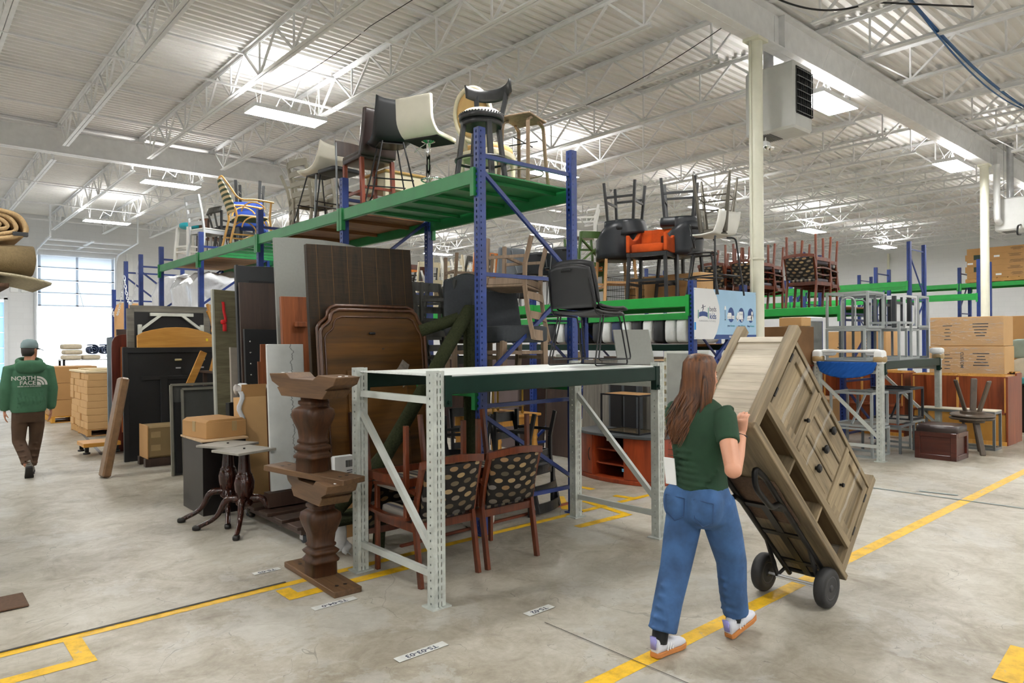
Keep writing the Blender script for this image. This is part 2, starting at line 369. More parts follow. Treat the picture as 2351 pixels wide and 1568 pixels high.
# open-web joists along Y
def joist(y0, y1):
    g = G(); a, b = y0+.02, y1-.02; zt, zb = 6.2, 5.66
    for s_ in (-1, 1):
        g.box((s_*.03, (a+b)/2, zt), (.05, b-a, .008)); g.box((s_*.009, (a+b)/2, zt-.025), (.006, b-a, .05))
        g.box((s_*.03, (a+b)/2, zb-.02), (.05, b-a-1.3, .008)); g.box((s_*.009, (a+b)/2, zb), (.006, b-a-1.3, .05))
    g.box((0, a+.1, zt-.04), (.1, .2, .07)); g.box((0, b-.1, zt-.04), (.1, .2, .07))
    np_ = 9; L = (b-a-1.5)/np_; y = a+.75
    g.bar((0, a+.15, zt-.04), (0, a+.75, zb), .02); g.bar((0, b-.15, zt-.04), (0, b-.75, zb), .02)
    for k_ in range(np_):
        ym = y+L/2
        g.bar((0, y, zb), (0, ym, zt-.03), .03, .03); g.bar((0, ym, zt-.03), (0, y+L, zb), .03, .03); g.bar((0, y, zb), (0, y, zt-.02), .024); y += L
    g.bar((0, y, zb), (0, y, zt-.02), .024)
    return g
for (y0, y1) in ((Y0+.1, 4.7), (4.7, 16.9), (16.9, 29.0)):
    o0 = None; k_ = 0
    for i in range(-8, 21):
        x = 2.55+1.52*i
        if o0 is None: o0 = struct(joist(y0, y1), 'roof_joist', steelw); o0.location.x = x
        else:
            o = o0.copy(); COL.objects.link(o); o.location.x = x
g = G()
for y in (-2, .8, 7.9, 10.8, 13.7, 20.2, 23.2, 26.2):
    for z in (5.64, 6.17): g.box(((X0+X1)/2, y, z), (X1-X0, .028, .028))
    for i in range(-8, 20, 5):
        x = 2.55+1.52*i; g.bar((x, y+.05, 5.66), (x+1.52, y+.05, 6.18), .02); g.bar((x, y+.08, 6.18), (x+1.52, y+.08, 5.66), .02)
struct(g, 'roof_bridging', steelw)
# ---- dock door with its raised leaf, tracks and frame
doorw = plain('door_white', srgb(228,232,236), .45, 0, .03); leafm = translucent('translucent_door', srgb(226,232,238), .55)  # leaf translucency added so the sky brightens the raised panels
d = thing('door_1', 'white sectional dock door pulled half up in the back wall', 'door'); d['kind'] = 'structure'
g = G(); zb, n = 3.05, 4
for k_ in range(n):
    z0 = zb+k_*(DZ-zb)/n; z1 = zb+(k_+1)*(DZ-zb)/n-.012; cx_ = (DX0+DX1)/2
    g.box((cx_, Y1-.06, (z0+z1)/2), (DX1-DX0-.02, .045, z1-z0), .008)
    g.box((cx_, Y1-.09, z0+.03), (DX1-DX0, .02, .03))
    for xx in (DX0+.06, cx_, DX1-.06): g.box((xx, Y1-.09, (z0+z1)/2), (.07, .02, z1-z0))
g.obj('door_leaf', leafm, d, kind='structure')
g = G()
for xx in (DX0-.05, DX1+.05):
    g.box((xx, Y1-.06, 2.45), (.08, .1, 4.9)); g.tube(fillet([(xx, Y1-.13, .1), (xx, Y1-.13, 4.95), (xx, Y1-3.2, 5.1)], .5, 8), .03, 6); g.bar((xx, Y1-3.2, 5.1), (xx, Y1-3.2, 6.1), .05)
for k_ in range(3): g.box(((DX0+DX1)/2, Y1-.5-k_*.9, 5.02+k_*.05), (DX1-DX0+.1, .12, .05))
g.box(((DX0+DX1)/2, Y1-1.4, 5.1), (.1, 2.7, .04))
g.obj('door_track', doorw, d, kind='structure')
g = G().tube([((DX0+DX1)/2, Y1-.12, 3.9), ((DX0+DX1)/2+.25, Y1-.3, 2.6)], .006, 6); g.obj('pull_rope', plain('rope_grey', srgb(150,165,170), .8), d, kind='structure')
d = thing('door_2', 'closed pale dock door left of the open one', 'door'); d['kind'] = 'structure'
g = G()
for k_ in range(6): g.box(((EX0+EX1)/2, Y1-.03, .3+k_*.52), (EX1-EX0, .045, .5), .008)
g.obj('door_leaf', translucent('pale_blue_glow', srgb(196,220,238), .6), d, kind='structure')  # blue tint and translucency added to give this leaf a daylight glow
g = G()
for xx in (EX0-.06, EX1+.06): g.box((xx, Y1-.04, 1.65), (.1, .1, 3.3))
g.box(((EX0+EX1)/2, Y1-.04, 3.3), (EX1-EX0+.22, .1, .12)); g.obj('door_frame', doorw, d, kind='structure')
g = G()
for xx in (3.05, 3.35, 6.6): g.box((xx, Y1-.03, 4.3), (.22, .06, 1.6), .01)
struct(g, 'trim_1', white)
# apron outside the dock
struct(G().box((5, Y1+8, -.1), (30, 15, .2)), 'outside_apron', plain('pale_apron', srgb(225,226,224), .8))
# yellow floor lines (laid as paint films on the slab) and the expansion joint
def yellow():
    mt, nt, p = base('yellow_floor_paint', .45, 0); co = coords(nt)
    f = noise(nt, co, 9, 6, .7); c = ramp(nt, f, [(.3, srgb(178,140,20)), (.55, srgb(226,180,30))])
    wr = ramp(nt, noise(nt, co, 5, 7, .75, .5), [(.60, (0,0,0)), (.64, (1,1,1))])
    nt.links.new(mixc(nt, mathn(nt, 'MULTIPLY', wr, .75), c, srgb(165,160,148)), p.inputs['Base Color']); return mt
yel = yellow()
def strip(a, b, w, z=.0015):
    a, b = V((a[0], a[1], 0)), V((b[0], b[1], 0)); d_ = (b-a).normalized(); n_ = V((-d_.y, d_.x, 0))*w/2
    return [tuple(q) for q in (a-n_+V((0,0,z)), b-n_+V((0,0,z)), b+n_+V((0,0,z)), a+n_+V((0,0,z)))]
LZ = [.001]
def line(name, segs, mat=None, z=0):
    g = G(); LZ[0] += .00035; z += LZ[0]
    for i, (a, b, w_) in enumerate(segs): g.add(strip(a, b, w_, z+.00015*i), [(0,1,2,3)])
    return struct(g, name, mat or yel)
line('floor_line', [((1.0, 2.29), (16.5, 2.33), .1)])
line('floor_line', [((-.5, 4.67), (5.3, 4.72), .075), ((5.3, 4.72), (9, 4.7), .07)])
def corner(x, y, sx, sy, L=.42): line('floor_corner_mark', [((x, y), (x+sx*L, y), .09), ((x, y), (x, y+sy*L*.6), .09)])
c_ = at(220, 1510);
line('floor_corner_mark', [((.1, c_.y), (c_.x, c_.y), .09), ((c_.x-.05, c_.y), (c_.x-.05, 4.64), .09)])
c_ = at(655, 1372); q_ = at(905, 1322)
line('floor_corner_mark', [((c_.x, c_.y-.02), (c_.x+.95, c_.y-.02), .1), ((c_.x+.05, c_.y), (c_.x+.05, 4.62), .1)])
line('floor_corner_mark', [(at(1445,1180), at(1325,1210), .09), (at(1435,1180), at(1340,1150), .08)])
line('floor_corner_mark', [(at(1330,1118), at(1362,1124), .09)])
line('floor_corner_mark', [(at(1410,1138), at(1462,1146), .09)])
line('floor_corner_mark', [(at(1300,1170), at(1285,1140), .09)])
line('floor_corner_mark', [((16.0, 2.0), (16.0, 2.6), .1)])
line('floor_seam', [((-1, 4.7), (2.05, 4.735), .022), ((2.9, 3.0), (2.9, 1.5), .006)], plain('dark_seam', srgb(60,56,50), .8), .001)
line('floor_corner_mark', [(at(2310,1568), at(2351,1490), .12)])
line('floor_line', [(at(160,965), at(235,1045), .05)], plain('grey_seam', srgb(120,120,122), .7))
line('floor_line', [(at(1985,1118), at(2351,1168), .03), (at(2110,1128), at(2200,1138), .04)], plain('teal_faded_paint', srgb(120,140,142), .6))
# ---------------------------------------------------------------- light fixtures
galv = plain('galvanised', srgb(190,192,195), .35, .6)
lampm = emit('lamp_tubes', (1.0, 0.985, 0.96), LAMP_POWER);
def fixture():
    t = thing('hanging_light', 'long white tube light fixture', 'light')
    g = G(); L, W = 1.18, .46
    g.box((0, 0, .05), (L, .06, .03)); g.box((0, -W/2, .02), (L, .008, .06)); g.box((0, W/2, .02), (L, .008, .06)); g.box((-L/2, 0, .03), (.01, W, .07)); g.box((L/2, 0, .03), (.01, W, .07))
    for s_ in (-1, 1): g.box((0, s_*.175, .045), (L, .105, .008))
    g.obj('housing', white, t)
    G().box((0, 0, .0), (L-.02, W-.012, .02)).obj('diffuser', lampm, t)
    g = G()
    for sx in (-.45, .45):
        g.tube([(sx, -.02, .06), (sx, -.3, .75)], .004, 5); g.tube([(sx, .02, .06), (sx, .3, .75)], .004, 5)
    g.tube([(-.2, 0, .06), (-.1, 0, .3), (.1, .05, .2), (.3, .1, .75)], .008, 6); g.obj('suspension_wire', steelw, t)
    return t
FX = {(4.72,10.75): 'large bright tube light above the rack with the bar stools', (4.72,17.0): 'bright tube light beyond the girder at left', (4.72,23.4): 'farthest tube light at left near the dock door',
      (10.75,4.8): 'bright tube light beside the grey unit heater', (16.7,4.8): 'bright tube light under the right girder near the far column', (10.75,10.75): 'glowing tube light behind the tall blue post of the front rack',
      (16.7,10.75): 'tube light shining behind the upside-down metal stool', (22.9,10.75): 'small bright tube light above the spotted chairs'}
f0 = None
for lx in LAMP_X:
    for ly in LAMP_Y:
        o = fixture() if f0 is None else dup(f0); f0 = f0 or o
        o.location = (lx, ly, LAMP_Z); seen = FX.get((lx, ly)); o['label'] = seen or 'long white tube light hung under the roof joists'; o['group'] = 'hanging tube lights' if not seen else 'hanging tube lights in view'
# ================================================================ racks
blue = plain('rack_blue_paint', srgb(32,52,112), .38, 0, .14)
blue_s = slotted('rack_blue_slotted', srgb(34,57,122), .05, .38, 0, ((1, 0, .0095, .5), (0, -.016, .005, .3)))
green = plain('rack_green_paint', srgb(32,150,62), .38, 0, .08)
green1 = plain('rack_duller_green_paint', srgb(30,122,64), .4, 0, .1)
dgreen = plain('rack_dark_green_paint', srgb(10,38,30), .35, 0, .15, 6, 0, 60, .25)
wsteel = plain('rack_pale_grey_paint', srgb(196,201,196), .42, .1, .08)
wst_s = slotted('rack_pale_grey_slotted', srgb(192,198,192), .05, .42, .1, ((1, 0, .0065, .26), (0, .012, .0035, .62), (0, -.014, .0035, .62)))
ply = wood('raw_plywood', srgb(96,60,28), srgb(150,104,56), .7, 'x', 5)
plank = wood('deck_plank', srgb(130,92,60), srgb(190,150,108), .7, 'x', 6)
wdeck = plain('white_deck_board', srgb(226,230,226), .4, 0, .05)
def post(h, mat, parent, x, y, w=.075, d=.07, sx=1, foot=True):
    """C-section post with its foot plate, holes cut by the material"""
    g = G(); t = .004
    g.box((-w/2, 0, h/2), (t, d, h)); g.box((0, -d/2, h/2), (w, t, h)); g.box((0, d/2, h/2), (w, t, h))
    g.box((w/2, -d*.34, h/2), (t, d*.3, h)); g.box((w/2, d*.34, h/2), (t, d*.3, h))
    if foot: g.box((0, 0, .005), (w+.06, d+.05, .01))
    o = g.obj('upright_post', mat, parent); o.location = (x, y, 0); return o
def rack(name, label, cat, xs, ys, h, pm, bm, braces, levels, group=None, beam_h=.13, pw=.075, pd=.07, brm=None):
    """pallet rack with rows at xs=(front,rear), frames at ys; levels: (z top, [bays], deck kind, beam material)"""
    t = thing(name, label, cat, (xs[0], ys[0], 0), 0, group); ox, oy = xs[0], ys[0]; W = xs[1]-xs[0]
    for y in ys:
        for x in xs: post(h, pm, t, x-ox, y-oy, pw, pd)
        for (x0, z0, x1, z1) in braces:
            if y != ys[0]: x0, x1 = 1-x0, 1-x1
            G().bar((x0*W+(.035 if x0 < .5 else -.035), y-oy, z0), (x1*W+(.035 if x1 < .5 else -.035), y-oy, z1), .03, .035).obj('brace', brm or blue, t)
    for z, bays, kind, mat in levels:
        for b in bays:
            a, c = ys[b]-oy+pd/2, ys[b+1]-oy-pd/2
            for x in (-.025, W+.025):
                g = G().box((x, (a+c)/2, z-beam_h/2), (.05, c-a, beam_h), .006)
                for e in (a-.004, c+.004): g.box((x+(-.017 if x < .1 else .017), e, z-beam_h/2-.05), (.05, .012 if 0 else .05, beam_h+.12))
                g.obj('beam', mat, t)
            if kind == 'sheet':
                g = G().box((W/2, (a+c)/2, z-.012), (W-.02, c-a, .012))
                for k in range(6): g.box((W/2, a+(k+.5)*(c-a)/6, z-.035), (W-.02, .06, .03))
                g.obj('deck_panel', mat, t)
            elif kind == 'ply':
                g = G().box((W/2, (a+c)/2, z-.005), (W, c-a-.02, .018)); g.obj('deck_board', ply, t)
                for k in range(3): G().box((W/2, a+(k+.5)*(c-a)/3, z-.035), (W-.04, .05, .04)).obj('deck_support', ply if kind == 'ply' else mat, t)
            elif kind == 'bars':
                for k in range(7): G().box((W/2, a+(k+.5)*(c-a)/7, z-.04), (W-.02, .05, .04)).obj('deck_support', mat, t)
            elif kind == 'plank':
                for k in range(11):
                    G().box((W/2+.05, a+(k+.5)*(c-a)/11, z-.02), (W+.05, (c-a)/11-.012, .02)).obj('deck_plank', plank, t)
    return t
zig = [(0,3.32,1,3.32), (0,3.18,1,2.36), (0,2.28,1,2.28), (1,2.2,0,1.36), (0,1.12,1,1.12), (0,1.03,1,.36), (0,.26,1,.26)]
R1Y = [4.75, 7.21, 9.66, 12.19, 14.51]
rack('pallet_rack', 'long blue rack with green beams carrying bar stools on its top shelf', 'rack', (3.84, 5.0), R1Y, 3.56, blue_s, green, zig,
     [(3.20, (0,), 'sheet', green1), (3.20, (1,), 'ply', green1), (3.20, (2,), 'bars', green1), (3.20, (3,), 'plank', green1), (1.33, (0,), 'sheet', green1)])
# bare frames beyond the long rack, chained together
t = thing('rack_upright', 'nearer of two bare blue rack frames with a chain', 'rack frame', (3.84, 16.0, 0))
def bare(t, h, top=2.9):
    for x in (0, 1.18): post(h, blue_s, t, x, 0)
    for (x0, z0, x1, z1) in ((0, h-.25, 1.18, h-.25), (0, h-.35, 1.18, h-1.3), (1.18, h-1.4, 0, h-2.3)): G().bar((x0, 0, z0), (x1, 0, z1), .03, .035).obj('brace', blue, t)
bare(t, 3.56)
t2 = thing('rack_upright', 'farther bare blue rack frame with a chain hanging from it', 'rack frame', (3.84, 17.25, 0)); bare(t2, 3.53)
t3 = thing('rack_upright', 'short blue frame nearest to the dock door', 'rack frame', (3.84, 18.4, 0)); bare(t3, 2.97)
def chain(a, b, sag, label):
    a, b = V(a), V(b); g = G(); n = 26
    P = [a+(b-a)*(i/n)+V((0,0,-sag*4*(i/n)*(1-i/n))) for i in range(n+1)]
    for i in range(n):
        d = (P[i+1]-P[i]); L = d.length; d.normalize(); s_ = d.cross(V((0,0,1))).normalized(); u_ = d.cross(s_); a_ = s_ if i % 2 else u_
        c_ = (P[i]+P[i+1])/2; g.tube([c_+d*cos(q)*L*.68+a_*sin(q)*.022 for q in [2*pi*k/8 for k in range(8)]], .007, 5, True)
    return tag(g.obj('chain', plain('white_plastic_chain', srgb(225,228,232), .4), None), label, 'chain')
chain((3.79, 16.0, 3.4), (3.79, 17.2, 3.2), .75, 'white plastic chain sagging between two bare blue rack frames')
chain((3.79, 17.24, 3.2), (3.79, 18.38, 2.55), .5, 'white plastic chain sagging down to the short blue frame')
# ---- pale grey workbench-height rack in the foreground (beams run along X)
def low_rack(label, x0, y0, W, D, h, beam, padded=False):
    t = thing('low_rack', label, 'rack', (x0, y0, 0))
    for x in (0, W):
        for y in (0, D): post(h, wst_s, t, x, y, .085 if not padded else .09, .075)
        s_ = .04 if x == 0 else -.04
        for (ya, za, yb, zb) in ((.03, h-.19, D-.03, h-.19), (D-.03, h-.32, .03, .33), (.03, .2, D-.03, .2)):
            G().bar((x, ya, za), (x, yb, zb), .035, .045).obj('brace', wsteel, t)
    for y in (-.03, D+.03):
        g = G().box((W/2, y, h-.095), (W-.085, .045, .115), .006)
        for e in (.065, W-.065): g.box((e, y, h-.13), (.05, .055, .2)); g.tube([(e, y-.03, h-.2), (e, y-.042, h-.2)], .012, 8)
        g.obj('beam', beam, t)
    return t
wr = low_rack('pale grey waist-high rack with a dark green beam and white deck in the foreground', 2.575, 3.65, 2.315, .965, 1.50, dgreen)
G().box((1.157, .4825, 1.466), (2.2, 1.02, .012)).obj('deck', wdeck, wr)
g = G()
for k in range(23): g.box((.03, .03+k*.04, 1.474), (.11, .006, .006))
for k in range(4): g.box((-.01+k*.03, .48, 1.469), (.005, .95, .006))
g.obj('wire_deck_lip', wdeck, wr)
# second pale rack with padded corners by the table frames
wr2 = low_rack('pale grey waist-high rack with foam-wrapped corners under the metal table frames', 10.16, 3.83, 2.32, .86, 1.42, dgreen, True)
foam = plain('white_foam', srgb(238,240,240), .8, 0, .04); ktape = plain('tan_tape', srgb(165,140,98), .45, 0, .12)
for x, y in ((0,0), (0,.86), (2.32,0)):
    g = G(); g.puff((x, y, 1.44), (.15, .14, .2), .5); g.puff((x+.08*(x < 1)-.05*(x > 1), y+(.12 if y < .3 else -.12)*(x < 1), 1.5), (.13, .2, .1), .6)
    g.obj('foam_corner_pad', foam, wr2)
    G().lathe([(.07, -.03), (.082, -.02), (.082, .04), (.07, .05)], 12, (x, y, 1.4), .5).obj('tape_wrap', ktape, wr2)
G().tube([(0, .05, 1.52), (0, .8, 1.52)], .022, 10).obj('foam_rail', foam, wr2)
G().box((1.16, .43, 1.37), (2.2, .8, .018)).obj('deck', plain('grey_deck', srgb(120,124,126), .5), wr2)
# blue moving pad sagging between the front posts
g = G(); g.sheet(lambda u, v: (-.065-.03*sin(pi*v), .02+.83*v, 1.38-(.20*max(0, sin(pi*v))**.35+.03)*u-.01), 8, 16, .02)
def quilt(name, c):
    mt, nt, p = base(name, .8, 0, .2); co = coords(nt); w_ = nd(nt, 'ShaderNodeTexWave', wave_type='BANDS', bands_direction='DIAGONAL'); w_.inputs['Scale'].default_value = 9; w_.inputs['Distortion'].default_value = 3
    nt.links.new(co, w_.inputs[0]); p.inputs['Base Color'].default_value = c4(c); bump(nt, p, w_.outputs[1], .6, .01); return mt
mp_ = g.obj('moving_blanket', quilt('blue_quilt', srgb(28,82,160)), None); mp_.location = (10.16, 3.83, 0); tag(mp_, 'quilted blue moving blanket sagging between the foam-wrapped corners', 'blanket')
# ---- second and third rows
zig2 = [(0,2.1,1,2.1), (0,2.0,1,2.0), (1,1.95,0,1.1), (0,1.02,1,1.02), (0,.95,1,.25), (0,.18,1,.18)]
R2Y = [4.78, 7.55, 10.3, 13.05]
rack('pallet_rack', 'second blue rack with bright green beams under the orange armchair', 'rack', (7.1, 8.24), R2Y, 2.40, blue_s, green, zig2, [(2.22, (0,1,2), 'ply', green)])
R3Y = [4.82, 7.6, 10.4, 13.2]
rack('pallet_rack', 'third blue rack with green beams under the spotted chairs', 'rack', (11.3, 12.5), R3Y, 2.36, blue_s, green, zig2, [(2.22, (0,1,2), 'ply', green), (1.62, (1,2), 'ply', dgreen)])
# far racks near the right wall
zig3 = [(0,4.15,1,4.15), (0,4.0,1,2.9), (0,2.75,1,2.75), (0,1.4,1,1.4), (1,2.7,0,1.5)]
def far(label, xs, ys, h, levels): return rack('pallet_rack', label, 'rack', xs, ys, h, blue_s, green, [(0,h-.2,1,h-.2), (0,h-.35,1,h-1.4), (0,h-1.55,1,h-1.55), (1,h-1.6,0,h-2.5)], levels, None, .14, .1, .09)
# ================================================================ chair builders (front faces -y, origin on the ground)
def legs4(t, w, d, h, s, mat, splay=0.0, taper=1.0, y0=0.0, name='leg', rear=True, round_=False):
    for sx in (-1, 1):
        for sy in ((-1, 1) if rear else (-1,)):
            a = V((sx*(w/2+splay), y0+sy*(d/2+splay), 0)); b = V((sx*w/2, y0+sy*d/2, h)); g = G()
            if round_: g.tube([a, b], [s*taper/2, s/2], 8)
            else: g.tube([a, b], [s*taper*.7, s*.7], 4); g.sm = [False]*len(g.sm)
            g.obj(name, mat, t)
def ladder_chair(name, label, mat, seatm=None, w=.44, d=.42, sh=.46, bh=.95, slats=3, slat_h=.07, leg=.036, cush=False, group=None, cat='chair', cross=False, stretch=True, vert=0):
    t = thing(name, label, cat, group=group); seatm = seatm or mat
    for sx in (-1, 1):
        x = sx*(w/2-leg/2); g = G().bar((x*.97, -d/2+leg/2, 0), (x, -d/2+leg/2, sh-.02), leg, leg, (0,1,0), .003); g.obj('leg', mat, t)
        g = G(); P = [(x, d/2+.05, 0), (x, d/2-.01, sh*.55), (x, d/2-.01, sh), (x, d/2+.03, sh+(bh-sh)*.5), (x, d/2+.09, bh)]
        for a, b in zip(P, P[1:]): g.bar(a, b, leg*.8, leg, (0,1,0))
        g.obj('back_leg', mat, t)
    (G().puff((0, 0, sh+.01), (w, d, .07), .3) if cush else G().box((0, -.01, sh), (w, d, .025), .008)).obj('seat', seatm, t)
    g = G()
    for sx in (-1, 1): g.box((sx*(w/2-.02), 0, sh-.045), (.018, d-.05, .06))
    for sy in (-1, 1): g.box((0, sy*(d/2-.02), sh-.045), (w-.05, .018, .06))
    g.obj('apron', mat, t)
    if stretch:
        for sx in (-1, 1): G().bar((sx*(w/2-.02), -d/2+.03, sh*.4), (sx*(w/2-.02), d/2+.01, sh*.4), .018, .028).obj('stretcher', mat, t)
        G().bar((-w/2+.03, 0, sh*.4), (w/2-.03, 0, sh*.4), .018, .028).obj('stretcher', mat, t)
    yb = lambda z: d/2+.0+.09*max(0, (z-sh)/(bh-sh))
    zs = [bh-.04-(k*(bh-sh-.13)/max(1, slats-1) if slats > 1 else 0) for k in range(slats)]
    if cross:
        G().bar((-w/2+.03, yb(sh+.12), sh+.1), (w/2-.03, yb(bh-.1), bh-.1), .02, .045, (0,1,0)).obj('cross_brace', mat, t)
        G().bar((w/2-.03, yb(sh+.12)+.012, sh+.1), (-w/2+.03, yb(bh-.1)+.012, bh-.1), .02, .045, (0,1,0)).obj('cross_brace', mat, t); zs = zs[:1]
    for k in range(vert): G().bar((-w/2+.06+k*(w-.12)/(vert-1), yb(sh), sh), (-w/2+.06+k*(w-.12)/(vert-1), yb(bh-.06), bh-.06), .03, .014, (0,1,0)).obj('spindle', mat, t)
    for i, z in enumerate(zs):
        H = slat_h*(1.35 if i == 0 else 1)
        G().sheet(lambda u, v: (-w/2+.02+u*(w-.04), yb(z)+.025*sin(pi*u), z-H/2+v*H), 8, 1, .016, False).obj('slat', mat, t)
    return t
def parsons(name, label, seatm, legm, w=.46, d=.5, sh=.64, bh=1.05, leg=.045, stretch=True, nails=None, group=None, cat='chair', thick=.1, camel=False, back_round=.25):
    t = thing(name, label, cat, group=group); zb = sh-thick
    for sx in (-1, 1):
        for sy in (-1, 1):
            x, y = sx*(w/2-.035), sy*(d/2-.035); G().bar((x*(1.0), y+(.03 if sy > 0 else -.0), 0), (x, y, zb+.02), leg, leg, (0,1,0), .003).obj('leg', legm, t)
    G().puff((0, -.01, sh-thick/2), (w, d, thick), .22).obj('seat', seatm, t)
    def bk(u, v):
        z = sh-thick*.6+v*(bh-sh+thick*.6);
        if camel: z += v**4*.07*(cos((u-.5)*pi*1.0)**2)-.02*v
        return ((u-.5)*w*(1-.04*v), d/2-.03+.1*v, z)
    G().sheet(bk, 10, 8, .075).obj('backrest', seatm, t, bevel=.02)
    if nails:
        g = G()
        for k in range(22):
            q = bk((k+.5)/22, 1); g.lathe([(.006, 0), (.004, .004)], 6, (q[0], q[1]-.04, q[2]-.012))
        g.obj('nail_trim', nails, t)
    if stretch:
        for sx in (-1, 1): G().bar((sx*(w/2-.035), -d/2+.04, .2), (sx*(w/2-.035), d/2-.03, .2), .022, .032).obj('stretcher', legm, t)
        for sy in (-1, 1): G().bar((-w/2+.04, sy*(d/2-.035), .25), (w/2-.04, sy*(d/2-.035), .25), .022, .032).obj('stretcher', legm, t)
    return t
def shell_stool(name, label, shellm, framem, sh=.64, bh=.95, w=.44, group=None):
    """scooped shell on a wire sled frame"""
    t = thing(name, label, 'bar stool', group=group); d = .42
    def fn(u, v):      # v: front lip -> seat -> back top
        x = (u-.5)*w*(1-.12*max(0, v-.75)*4*.6)
        if v < .5: y = -d/2+v/.5*(d*.78); z = sh-.03*sin(pi*v/.5)+(.0 if v > .08 else -.02)
        else:
            q = (v-.5)/.5; y = -d/2+d*.78+.1*sin(q*pi/2)+.06*q; z = sh+(bh-sh)*(q**1.35)
        z += .05*(2*abs(u-.5))**3*(1-.3*v); return (x, y, z)
    G().sheet(fn, 10, 20, .022).obj('shell', shellm, t)
    for sx in (-1, 1):
        x = sx*(w/2-.03); xb = sx*(w/2+.03)
        G().tube(fillet([(x*.6, -d/2+.06, sh-.03), (xb, -d/2-.04, .015), (xb, d/2+.02, .015), (x*.6, d/2-.06, sh-.03)], .05, 4), .009, 8).obj('leg_loop', framem, t)
    for y, z in ((-d/2+.0, .25), (d/2-.02, .25)): G().tube([(-w/2-.0, y, z), (w/2+.0, y, z)], .008, 8).obj('foot_bar', framem, t)
    g = G(); g.box((0, -.02, sh-.035), (w*.62, d*.55, .012)); g.obj('seat_plate', framem, t)
    return t
chrome = plain('chrome', (.75,.75,.76), .08, 1, .02); blackm = plain('black_metal', srgb(26,26,28), .38, .3, .1); blackp = plain('black_plastic', srgb(34,35,37), .42, 0, .06, spec=.5)
def gas_stool(name, label, seatm):
    t = thing(name, label, 'bar stool'); sh, w, d, bh = .62, .43, .42, .98
    def fn(u, v):
        x = (u-.5)*w
        if v < .45: return (x, -d/2+v/.45*d*.82, sh+.02*(1-v/.45)*0)
        q = (v-.45)/.55; return (x, -d/2+d*.82+.11*sin(min(1, q*2)*pi/2)+.02*q, sh+(bh-sh)*q**1.25)
    G().sheet(fn, 8, 18, .05).obj('shell', seatm, t, bevel=.012)
    G().box((0, -.03, sh-.03), (w-.03, d-.08, .012)).obj('seat_base', plain('black_cloth', srgb(24,24,24), .9), t)
    G().lathe([(.028, .02), (.028, .34), (.022, .34), (.022, sh-.06), (.03, sh-.055), (.075, sh-.035)], 20).obj('column', chrome, t)
    G().lathe([(.2, 0), (.2, .008), (.12, .022), (.03, .035)], 28).obj('base', chrome, t)
    G().tube(arc((0, -.1, .2), .13, 0, 2*pi, 24)[:-1], .011, 8, True).tube([(0, 0, .2), (0, -.05, .2)], .01).obj('foot_ring', chrome, t)
    G().tube([(.03, 0, sh-.05), (.15, -.02, sh-.09), (.19, -.02, sh-.12)], .006).obj('lever', chrome, t); return t
def round_stool(name, label, woodm, seatm, back=True):
    t = thing(name, label, 'bar stool'); sh, r = .60, .205
    G().lathe([(r*.99, sh), (r, sh+.02), (r*.8, sh+.055), (r*.3, sh+.065), (.01, sh+.066)], 30).obj('seat', seatm, t)
    G().lathe([(r*.96, sh-.04), (r+.008, sh-.035), (r+.008, sh+.012), (r*.97, sh+.014)], 30).obj('seat_ring', woodm, t)
    G().lathe([(r*.93, sh-.095), (r*.97, sh-.09), (r*.97, sh-.045), (r*.93, sh-.043)], 30).obj('swivel_ring', woodm, t)
    g = G()
    for k in range(44): a = 2*pi*k/44; g.puff(((r+.007)*cos(a), (r+.007)*sin(a), sh+.015), (.014, .014, .012), 1, 4)
    g.obj('nail_trim', blackm, t)
    for k in range(4):
        a = pi/4+k*pi/2; c_, s_ = cos(a), sin(a); G().bar((c_*.25, s_*.25, 0), (c_*.175, s_*.175, sh-.05), .04, .05, (-s_, c_, 0), .004).obj('leg', woodm, t)
    G().tube(arc((0, 0, .19), .245, 0, 2*pi, 32)[:-1], .013, 8, True).obj('foot_ring', woodm, t)
    if back:
        for sx in (-1, 1): G().bar((sx*.12, r-.02, sh+.0), (sx*.165, r+.06, sh+.33), .045, .02, (0,1,0)).obj('back_post', woodm, t)
        def fn(u, v): a = (u-.5)*2.1; return (.27*sin(a), r+.12-.27*(1-cos(a))*1.1-.03*v, sh+.25+v*.115+.03*(2*abs(u-.5))**2)
        G().sheet(fn, 18, 3, .022).obj('back_rail', woodm, t)
    return t
def oval_chair(name, label, frm, fab):
    t = thing(name, label, 'chair'); sh, w, d = .47, .5, .46
    G().puff((0, 0, sh+.02), (w-.03, d-.03, .12), .45).obj('seat', fab, t)
    G().lathe([(.24, sh-.08), (.255, sh-.075), (.262, sh-.05), (.252, sh-.03), (.262, sh-.01), (.25, sh)], 28, (0,0,0), .45).obj('seat_rail', frm, t)
    for sx in (-1, 1):
        for sy in (-1, 1):
            G().lathe([(.014, 0), (.02, .02), (.014, .05), (.026, sh-.16), (.02, sh-.14), (.032, sh-.12), (.03, sh-.02)], 10, (sx*.2, sy*.19, 0)).obj('leg', frm, t)
    zc, rx, rz_ = sh+.34, .215, .26; y0 = .23
    P = [(rx*cos(2*pi*k/36), y0+.10*(sin(2*pi*k/36)*.5+.5), zc+rz_*sin(2*pi*k/36)) for k in range(36)]
    G().tube(P, .026, 8, True).obj('back_frame', frm, t)
    G().sheet(lambda u, v: (rx*.86*(v)*cos(2*pi*u), y0+.10*(rz_*.86*v*sin(2*pi*u)/rz_*.5+.5)-.02*(1-v), zc+rz_*.88*v*sin(2*pi*u)), 32, 5, .03).obj('back_pad', fab, t)
    for sx in (-1, 1): G().tube([(sx*.14, .19, sh-.03), (sx*.12, y0+.02, zc-rz_*.86)], .022, 8).obj('back_post', frm, t)
    return t
